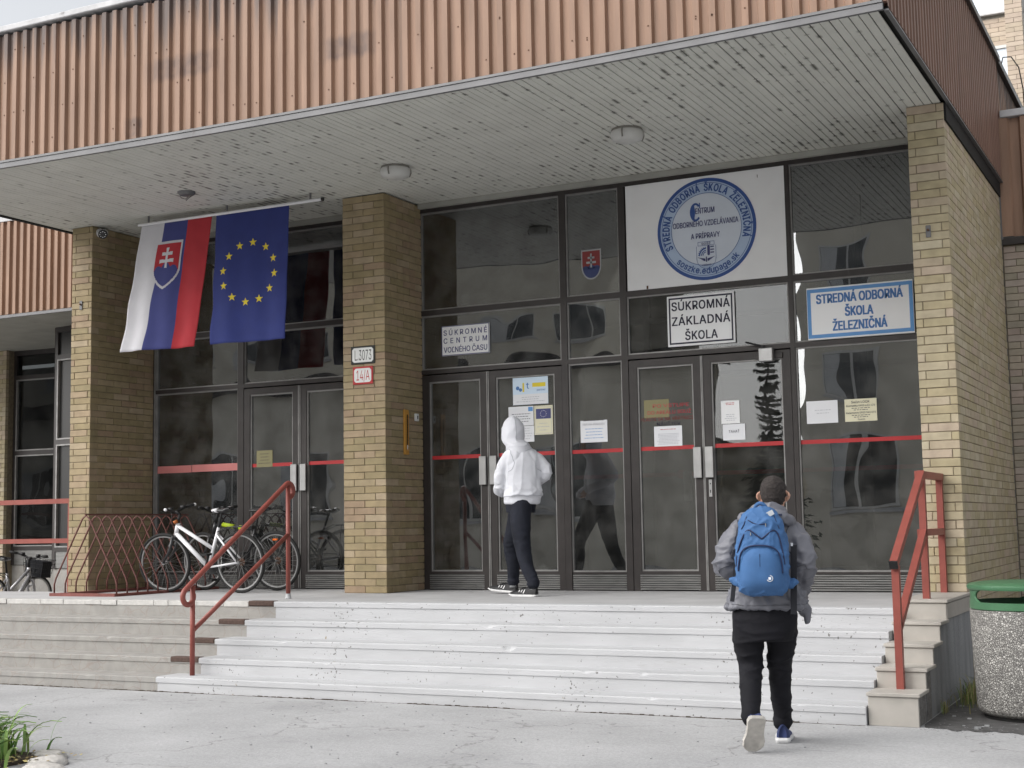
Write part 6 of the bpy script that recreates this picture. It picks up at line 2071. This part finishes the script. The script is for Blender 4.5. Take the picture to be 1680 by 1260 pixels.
# jeans
jn = MB().use('jeans_dark')
jn.ell_loft([(pel.x, pel.y, .83, .15, .115, yw1), (pel.x, pel.y, .90, .155, .122, yw1), (pel.x, pel.y, .98, .148, .115, yw1), (pel.x, pel.y, 1.02, .155, .11, yw1)], 20)
sv = Vector((1, 0, 0))
limb(jn, [hipN+Vector((-.01, .03, 0)), hipN.lerp(knN, .5)+Vector((-.01, 0, 0)), knN, knN.lerp(anN, .5)+Vector((-.012, 0, 0)), anN+Vector((0, 0, .06)), anN+Vector((0, 0, .02))], [(.112, .105), (.102, .096), (.080, .078), (.068, .068), (.056, .056), (.060, .058)], side=sv, n=18)
limb(jn, [hipF+Vector((0, -.02, 0)), hipF.lerp(knF, .5), knF, knF.lerp(anF, .5)+Vector((.012, 0, 0)), anF+Vector((0, 0, .07)), anF+Vector((0, 0, .035))], [(.106, .105), (.096, .093), (.075, .075), (.066, .066), (.056, .056), (.060, .058)], side=sv, n=18)
fuse(jn, 'jeans', p1, .010, 'jeans_dark', 3, folds=[(.007, (5, 5, 15), 3.3, lambda q: .2+.9*math.exp(-((q.z-.50)/.10)**2)+.9*math.exp(-((q.z-.14)/.08)**2)), (.003, (9, 9, 17), 8.1, None)])
# sweatshirt
hd = MB().use('hoodie_white')
T = lambda z, x, y, rx, ry: (x, y, z, rx, ry, yw1)
hd.ell_loft([T(.915, -.258, -1.0, .178, .135), T(.935, -.258, -1.0, .186, .14), T(.985, -.255, -1.0, .188, .142), T(1.00, -.252, -1.0, .200, .152), T(1.08, -.248, -1.0, .190, .145), T(1.2, -.245, -1.0, .182, .135), T(1.33, -.25, -1.0, .192, .13), T(1.42, -.258, -1.0, .178, .118), T(1.475, -.27, -1.0, .13, .105), T(1.50, -.28, -1.0, .09, .09)], 24, 2.2)
limb(hd, [shL+Vector((.03, .02, .0)), shL.lerp(elL, .5)+Vector((-.015, -.01, 0)), elL, elL.lerp(haL, .55)+Vector((-.012, -.01, -.005)), haL+Vector((.0, .0, .005)), haL+Vector((.004, .02, -.012))], [(.076, .074), (.066, .064), (.060, .058), (.054, .052), (.042, .042), (.036, .036)], side=Rh, n=16)
limb(hd, [shR+Vector((-.03, -.02, .0)), shR.lerp(elR, .5)+Vector((.02, .01, 0)), elR, elR.lerp(haR, .5), haR], [(.076, .074), (.066, .064), (.058, .056), (.054, .052), (.042, .042)], side=Rh, n=16)
# front pocket hem thickening and rib band
hs_o = fuse(hd, 'hooded_sweatshirt', p1, .010, 'hoodie_white', 4, folds=[(.006, (9, 9, 3.5), 4.7, lambda q: 1.0 if q.z > 1.0 else .1), (-.008, (6, 6, 4.5), 12.7, lambda q: 1.0 if q.z > 1.0 else .0), (.013, (7, 7, 13), 5.1, lambda q: .15+1.0*math.exp(-((q.z-1.04)/.05)**2)+.6*math.exp(-((q.z-1.2)/.08)**2)*(1 if abs((q-Vector((-.25, -1, 1.2))).dot(Rh)) > .17 else 0)), (.003, (60, 60, 2), 2.2, lambda q: 1. if q.z < .985 else 0)])
# hood, open towards the face
ho = MB().use('hoodie_white')
q0 = hc
ho.ell_loft([(-.275, -1.0, 1.42, .115, .12, yw1), (-.285, -1.0, 1.47, .128, .135, yw1), (-.30, -1.0, 1.515, .122, .135, yw1), (q0.x, q0.y, 1.565, .112, .132, yw1), (q0.x, q0.y, 1.63, .118, .14, yw1), (q0.x+.005, q0.y-.0, 1.70, .114, .136, yw1), (q0.x, q0.y, 1.76, .088, .110, yw1), (q0.x-.0, q0.y, 1.795, .058, .075, yw1), (q0.x-.005, q0.y, 1.815, .022, .03, yw1)], 24)
ho_o = fuse(ho, 'hood', p1, .009, 'hoodie_white', 4, folds=[(.005, (9, 9, 7), 6.3, None), (.010, (6, 6, 20), 2.9, lambda q: math.exp(-((q.z-1.50)/.06)**2))],
     cut=lambda q: (q-hc).dot(Fh) > .095 and 1.535 < q.z < 1.765 and abs((q-hc).dot(Rh)) < .085, solid=.008)
shoe('shoe', p1, (-.345, -1.145, 0), (-.005, -1.215, 0), (0, 0, 1), 'shoe_black', 'shoe_white', stripes='shoe_white', lace='shoe_black', thick=.020, w=.050)
shoe('shoe', p1, (-.80, -.72, .035), (-.435, -.80, .012), (0, 0, 1), 'shoe_black', 'shoe_white', stripes='shoe_white', lace='shoe_black', thick=.020, w=.050)
for an in (anN, anF):
    MB().use('paper_grey').tube([an+Vector((.0, 0, .04)), an+Vector((.0, 0, -.03))], .040, 14).build('sock', None, p1, smooth=True)

# ---------------------------------------------------------------- person with the backpack
O = Vector((3.375, -4.75, 0)); Fb = Vector((-.20, .98, 0)).normalized(); Rb = Vector((Fb.y, -Fb.x, 0)); yw2 = math.atan2(Rb.y, Rb.x)
def L2(r, f, z): return O+Rb*r+Fb*f+Vector((0, 0, z))
p2 = thing('person', 'person in grey rain jacket and black trousers walking towards the steps', 'person', (3.375, -4.75, ZG), 'people at the entrance')
hc2 = L2(.063, .03, .872)
hipL, knL, anL = L2(-.125, .0, .10), L2(-.125, .03, -.245), L2(-.105, -.23, -.515)
hipR, knR, anR = L2(.085, .0, .10), L2(.055, .15, -.235), L2(.052, .27, -.63)
sL, eL, wL = L2(-.180, -.0, .635), L2(-.258, -.06, .425), L2(-.170, .12, .335)
sR, eR, wR = L2(.200, .0, .625), L2(.245, -.05, .42), L2(.215, .10, .27)
b2m = MB().use('skin')
head(b2m, hc2, Fb, Rb, 1.02)
limb(b2m, [hc2-Vector((0, 0, .08)), L2(.03, -.01, .66)], [.058, .064], n=14)
b2m.ell_loft([(*L2(-.01, 0, .04), .14, .09, yw2), (*L2(-.01, 0, .2), .15, .10, yw2), (*L2(0, 0, .42), .15, .10, yw2), (*L2(.01, 0, .60), .17, .09, yw2), (*L2(.02, 0, .68), .07, .06, yw2)], 18)
for (a, b_, c) in ((hipL, knL, anL), (hipR, knR, anR)): limb(b2m, [a, b_, c], [.075, .05, .035], n=12)
for (a, b_, c) in ((sL, eL, wL), (sR, eR, wR)): limb(b2m, [a, b_, c], [.045, .036, .026], n=12)
hand(b2m, wL, L2(-.06, .17, .29)-wL, -Fb, .4, .95); hand(b2m, wR, L2(.12, .17, .21)-wR, -Fb, .4, .95, -1)
fuse(b2m, 'body', p2, .0085, 'skin', 2)
eyes(p2, hc2, Fb, Rb)
# short dark hair: a close cap over the back and top of the skull, faded at the nape
hm = MB().use('hair_dark')
U2 = Vector((0, 0, 1))
sl = []
for (z, rx, ry, fo) in ((-.078, .030, .050, -.022), (-.062, .052, .070, -.018), (-.040, .068, .086, -.012), (-.016, .0765, .0955, -.008), (.012, .081, .101, -.006), (.045, .081, .101, -.008), (.075, .073, .091, -.008), (.100, .056, .071, -.010), (.117, .034, .044, -.010), (.124, .012, .016, -.01)):
    q = hc2+U2*z*1.02+Fb*fo
    sl.append((q.x, q.y, q.z, rx*1.02, ry*1.02, yw2))
hm.ell_loft(sl, 26)
fuse(hm, 'hair', p2, .0075, 'hair_dark', 2, folds=[(.005, (48, 48, 48), 1.1, None), (.004, (20, 20, 20), 5.1, None)], cut=lambda q: (q-hc2).dot(Fb) > .062+.0*q.z and q.z < hc2.z+.062)
# trousers
tr = MB().use('trousers_black')
tr.ell_loft([(*L2(-.012, 0, -.07), .165, .125, yw2), (*L2(-.012, -.005, .0), .192, .142, yw2), (*L2(-.012, -.005, .08), .198, .146, yw2), (*L2(-.012, 0, .2), .20, .14, yw2), (*L2(-.012, 0, .26), .18, .125, yw2)], 22)
limb(tr, [hipL+Vector((.01, 0, -.02)), hipL.lerp(knL, .5)+Rb*-.005, knL, knL.lerp(anL, .5)-Fb*.015, anL+Vector((0, 0, .03)), anL+Vector((0, 0, -.015))-Fb*.01], [(.118, .120), (.097, .104), (.075, .080), (.068, .074), (.057, .060), (.062, .064)], side=Rb, n=18)
limb(tr, [hipR+Vector((-.005, 0, -.02)), hipR.lerp(knR, .5)+Rb*.012, knR, knR.lerp(anR, .5)-Fb*.02, anR+Vector((0, 0, .06)), anR+Vector((0, 0, .0))], [(.114, .120), (.093, .104), (.073, .080), (.066, .074), (.056, .060), (.060, .064)], side=Rb, n=18)
fuse(tr, 'trousers', p2, .0095, 'trousers_black', 3, folds=[(.013, (4.5, 4.5, 11), 4.4, lambda q: .25+1.1*math.exp(-((q.z+.24)/.09)**2)+.9*math.exp(-((q.z+.55)/.09)**2)+.6*math.exp(-((q.z+.06)/.06)**2)), (.003, (9, 9, 14), 9.2, None)])
# jacket with flared, uneven hem and sleeves ending in the front pockets
jk = MB().use('jacket_grey')
jk.ell_loft([(*L2(.0, .0, .145), .255, .175, yw2), (*L2(0, 0, .20), .25, .175, yw2), (*L2(0, 0, .30), .210, .155, yw2), (*L2(0, 0, .42), .200, .145, yw2), (*L2(.005, 0, .54), .208, .140, yw2), (*L2(.01, 0, .61), .200, .128, yw2), (*L2(.02, 0, .665), .150, .108, yw2), (*L2(.03, 0, .705), .10, .095, yw2)], 26, 2.15)
limb(jk, [sL+Rb*.03, sL.lerp(eL, .5)-Rb*.012, eL, eL.lerp(wL, .5), wL+Fb*.02], [(.082, .08), (.076, .074), (.068, .068), (.064, .064), (.054, .054)], side=Rb, n=16)
limb(jk, [sR-Rb*.03, sR.lerp(eR, .5)+Rb*.012, eR, eR.lerp(wR, .5)+Rb*.012, wR+Fb*.02], [(.082, .08), (.076, .074), (.068, .068), (.066, .066), (.056, .054)], side=Rb, n=16)
# corner tails of the open front hanging lower at both sides
limb(jk, [L2(.20, .05, .22), L2(.232, .06, .12), L2(.247, .06, .04)], [(.05, .06), (.034, .05), (.008, .02)], side=Rb, n=12)
limb(jk, [L2(-.20, .04, .24), L2(-.235, .05, .17), L2(-.262, .05, .135)], [(.05, .06), (.04, .05), (.022, .03)], side=Rb, n=12)
jk_o = fuse(jk, 'jacket', p2, .0095, 'jacket_grey', 4, folds=[(.013, (6, 6, 10), 2.6, None), (-.010, (8, 8, 6), 15.1, None), (.013, (11, 11, 14), 7.7, lambda q: .4+.9*math.exp(-((q.z-.40)/.12)**2)), (.014, (14, 14, 5), 3.1, lambda q: 1. if q.z < .26 else .0)])
# folded hood lying round the neck
fh = MB().use('jacket_grey')
limb(fh, [L2(-.135, .03, .700), L2(-.115, -.075, .725), L2(-.01, -.125, .735), L2(.11, -.105, .725), L2(.185, -.02, .690)], [(.030, .035), (.040, .05), (.046, .052), (.048, .05), (.028, .03)], side=Vector((0, 0, 1)), n=14)
limb(fh, [L2(-.085, .05, .730), L2(-.06, -.055, .768), L2(.04, -.085, .780), L2(.125, -.045, .758), L2(.135, .05, .720)], [(.03, .018), (.045, .022), (.048, .024), (.045, .022), (.03, .018)], side=Vector((0, 0, 1)), n=14)
fuse(fh, 'folded_hood', p2, .008, 'jacket_grey', 3, folds=[(.009, (14, 14, 14), 5.5, None)])
shoe('shoe', p2, L2(-.100, -.245, ZG+.004), L2(-.055, -.335, ZG+.235), Fb*.8+Vector((0, 0, .45))-Rb*.25, 'shoe_navy', 'shoe_sole', lace='shoe_white', thick=.028, w=.064)
shoe('shoe', p2, L2(.05, .46, ZG+.004), L2(.055, .185, ZG+.004), (0, 0, 1), 'shoe_navy', 'shoe_white', lace='shoe_white', thick=.032, w=.054)

mat('seam_white', (.42,.43,.47), .9); mat('seam_grey', (.085,.087,.10), .7)
def seam(ob, pts, m, name='seam', r=.003, k=6):
    off = wloc(ob)
    P, _ = smooth_path(pts, [1]*len(pts), k)
    Q = []
    for p in P:
        ok, loc, nor, _i = ob.closest_point_on_mesh(p-off)
        Q.append(loc+nor*.0008+off)
    return MB().use(m).tube(Q, r, 5).build(name, None, ob, smooth=True)
Bk = -Fh
cb = Vector((-.25, -1.0, 0))
def B3(r, b_, z): return cb+Rh*r+Bk*b_+Vector((0, 0, z))
for sg_ in (-1, 1):
    seam(hs_o, [B3(.155*sg_, .0, 1.50), B3(.150*sg_, .10, 1.44), B3(.150*sg_, .16, 1.36), B3(.160*sg_, .15, 1.28), B3(.18*sg_, .08, 1.24)], 'seam_white')
seam(hs_o, [B3(.22*math.cos(a), .18*math.sin(a), .992) for a in (-.3, .2, .7, 1.2, 1.57, 2.0, 2.5, 3.0, 3.4)], 'seam_white')
seam(hs_o, [B3(-.10, .08, 1.50), B3(-.05, .15, 1.475), B3(.03, .16, 1.47), B3(.10, .08, 1.50)], 'seam_white')
seam(ho_o, [hc+Vector((0, 0, .17)), hc+Bk*.10+Vector((0, 0, .12)), hc+Bk*.16+Vector((0, 0, .02)), hc+Bk*.15+Vector((0, 0, -.10)), hc+Bk*.13+Vector((0, 0, -.16))], 'seam_white')
for sg_ in (-1, 1):
    seam(jk_o, [L2(.165*sg_, .0, .70), L2(.165*sg_, -.10, .66), L2(.172*sg_, -.16, .58), L2(.18*sg_, -.15, .50), L2(.19*sg_, -.08, .45)], 'seam_grey')
    seam(jk_o, [L2(.30*sg_, -.12, .36), L2(.27*sg_, -.16, .40), L2(.20*sg_, -.13, .42)], 'seam_grey')
seam(jk_o, [L2(.25*math.cos(a)+.0, -.18*math.sin(a), .165) for a in (0, .5, 1.0, 1.57, 2.1, 2.6, 3.14)], 'seam_grey')

# ---------------------------------------------------------------- backpack
bp_ = thing('backpack', 'bright blue backpack with navy piping on the back of the walking person', 'backpack', tuple(L2(0, -.16, .235)))
def bag_r(z):   # half width by height 0..1
    return [.125, .158, .170, .173, .172, .165, .152, .132, .098, .05][min(9, int(z*9.999))]
zs = [.238, .262, .30, .36, .43, .50, .57, .64, .70, .745, .775, .79]
rx_ = [.112, .142, .157, .163, .165, .163, .157, .147, .131, .110, .082, .05]
ry_ = [.070, .098, .112, .118, .118, .115, .108, .098, .085, .070, .052, .03]
bgm = MB().use('bag_blue')
bgm.ell_loft([(*L2(0, -.235, z), a, c, yw2) for z, a, c in zip(zs, rx_, ry_)], 28, 2.6)
limb(bgm, [L2(-.165, -.20, .315), L2(-.205, -.19, .328)], [(.030, .03), (.012, .02)], side=Vector((0, 0, 1)), n=10)
limb(bgm, [L2(.165, -.20, .305), L2(.212, -.19, .312)], [(.030, .03), (.012, .02)], side=Vector((0, 0, 1)), n=10)
fuse(bgm, 'bag', bp_, .008, 'bag_blue', 3, folds=[(.011, (8, 8, 11), 4.2, None), (.006, (16, 16, 20), 1.2, None)])
def interp(z, tab):
    for i in range(len(zs)-1):
        if zs[i] <= z <= zs[i+1]:
            t = (z-zs[i])/(zs[i+1]-zs[i]); return tab[i]*(1-t)+tab[i+1]*t
    return tab[0] if z < zs[0] else tab[-1]
def on_bag(r, z, lift=0.):
    a, c = interp(z, rx_), interp(z, ry_)
    u = min(abs(r)/a, .985)
    return L2(r, -.235-c*(1-u**2.6)**(1/2.6)-lift, z)
# lower front pocket, proud of the bag
def pocket(top, bot, hw, lift, name):
    n = 16; vs = []; fs = []
    m_ = 12
    def edge(t, z):   # half width of the pocket at height z
        k = (z-bot)/(top-bot)
        return hw*(1-max(0, (k-.45)/.55)**2.4*.62)*(1-.28*max(0, (.18-k)/.18)**2)
    for j in range(m_+1):
        z = bot+(top-bot)*j/m_
        for i in range(n+1):
            u = -1+2*i/n
            r = u*edge(0, z)
            b_ = (1-abs(u)**4)*(1-abs(2*j/m_-1)**5)
            vs.append(on_bag(r, z, .003+lift*b_))
    for j in range(m_):
        for i in range(n): fs.append((j*(n+1)+i, j*(n+1)+i+1, (j+1)*(n+1)+i+1, (j+1)*(n+1)+i))
    return MB().use('bag_blue').add(vs, fs).build(name, None, bp_, smooth=True)
pocket(.542, .262, .140, .030, 'front_pocket')
def piping(pts, lift, r, name, m='bag_navy'):
    P, _ = smooth_path([(a, 0, c) for a, c in pts], [1]*len(pts), 6)
    return MB().use(m).tube([on_bag(q.x, q.z, lift) for q in P], r, 6).build(name, None, bp_, smooth=True)
piping([(-.146, .390), (-.140, .44), (-.120, .51), (-.075, .544), (0, .552), (.072, .540), (.112, .505), (.130, .44), (.134, .375)], .016, .0055, 'pocket_piping')
piping([(-.160, .42), (-.150, .50), (-.120, .585), (-.088, .640), (-.060, .645), (0, .600), (.02, .600), (.07, .640), (.098, .640), (.118, .60), (.138, .50), (.146, .43)], .006, .0055, 'panel_piping')
piping([(-.075, .712), (-.02, .685), (.04, .688)], .004, .004, 'top_zip')
piping([(-.12, .655), (-.10, .69), (-.085, .735)], .003, .003, 'side_seam')
piping([(.12, .655), (.105, .69), (.09, .735)], .003, .003, 'side_seam')
MB().use('bag_navy').tube([on_bag(-.002, .50, .032), on_bag(-.002, .42, .034)], .0016, 4).build('pocket_seam', None, bp_)
# carrying loop, label, badge
lp = [L2(-.040, -.225, .760), L2(-.030, -.245, .80), L2(0, -.25, .818), L2(.030, -.245, .80), L2(.046, -.225, .760)]
P, _ = smooth_path(lp, [1]*5, 5)
MB().use('bag_blue').tube(P, .0125, 8).build('carry_loop', None, bp_, smooth=True)
c = L2(.066, -.30, .752)
MB().use('tag_grey').box(-.022, .022, -.003, .003, -.016, .016, M=Matrix.Translation(c) @ Matrix.Rotation(yw2, 4, 'Z') @ Matrix.Rotation(R(-28), 4, 'Y')).build('label', None, bp_)
q = on_bag(.056, .345, .030); nb = (q-on_bag(.056, .345, 0)).normalized()
b = MB().use('tag_grey').tube([q, q+nb*.003], .021, 20).use('bag_blue').tube([q+nb*.003, q+nb*.0036], .0155, 18).use('paper_white')
b.box(-.008, .008, -.0005, .0005, -.008, .008, M=Matrix.Translation(q+nb*.0045) @ Matrix.Rotation(yw2, 4, 'Z')).build('badge', None, bp_)
b = MB().use('chrome').box(-.003, .003, -.002, .002, -.014, .006, M=Matrix.Translation(on_bag(-.058, .628, .012))).box(-.003, .003, -.002, .002, -.014, .006, M=Matrix.Translation(on_bag(.038, .684, .01))).build('zip_pull', None, bp_)
# straps: over the shoulders and hanging at the sides
for sg_ in (-1, 1):
    P, _ = smooth_path([L2(.085*sg_, -.19, .735), L2(.115*sg_, -.10, .738), L2(.135*sg_, .0, .728), L2(.14*sg_, .10, .66)], [1]*4, 5)
    vs = []; fs = []
    for i, q in enumerate(P):
        vs += [q-Rb*.028, q+Rb*.028, q+Rb*.028+Vector((0, 0, .012)), q-Rb*.028+Vector((0, 0, .012))]
    for i in range(len(P)-1):
        for j in range(4): fs.append((4*i+j, 4*i+(j+1) % 4, 4*i+4+(j+1) % 4, 4*i+4+j))
    MB().use('bag_navy').add(vs, fs).build('shoulder_strap', None, bp_, smooth=False)
MB().use('strap_black').box(-.020, .020, -.003, .003, -.22, .22, M=Matrix.Translation(L2(.190, -.185, .33)) @ Matrix.Rotation(yw2, 4, 'Z') @ Matrix.Rotation(R(2), 4, 'Y')).build('side_strap', None, bp_)
MB().use('strap_black').box(-.014, .014, -.003, .003, -.13, .13, M=Matrix.Translation(L2(-.188, -.185, .32)) @ Matrix.Rotation(yw2, 4, 'Z') @ Matrix.Rotation(R(8), 4, 'Y')).build('side_strap', None, bp_)
MB().use('paper_white').box(-.006, .006, -.004, .004, -.01, .01, M=Matrix.Translation(L2(.186, -.19, .552))).build('strap_clip', None, bp_)
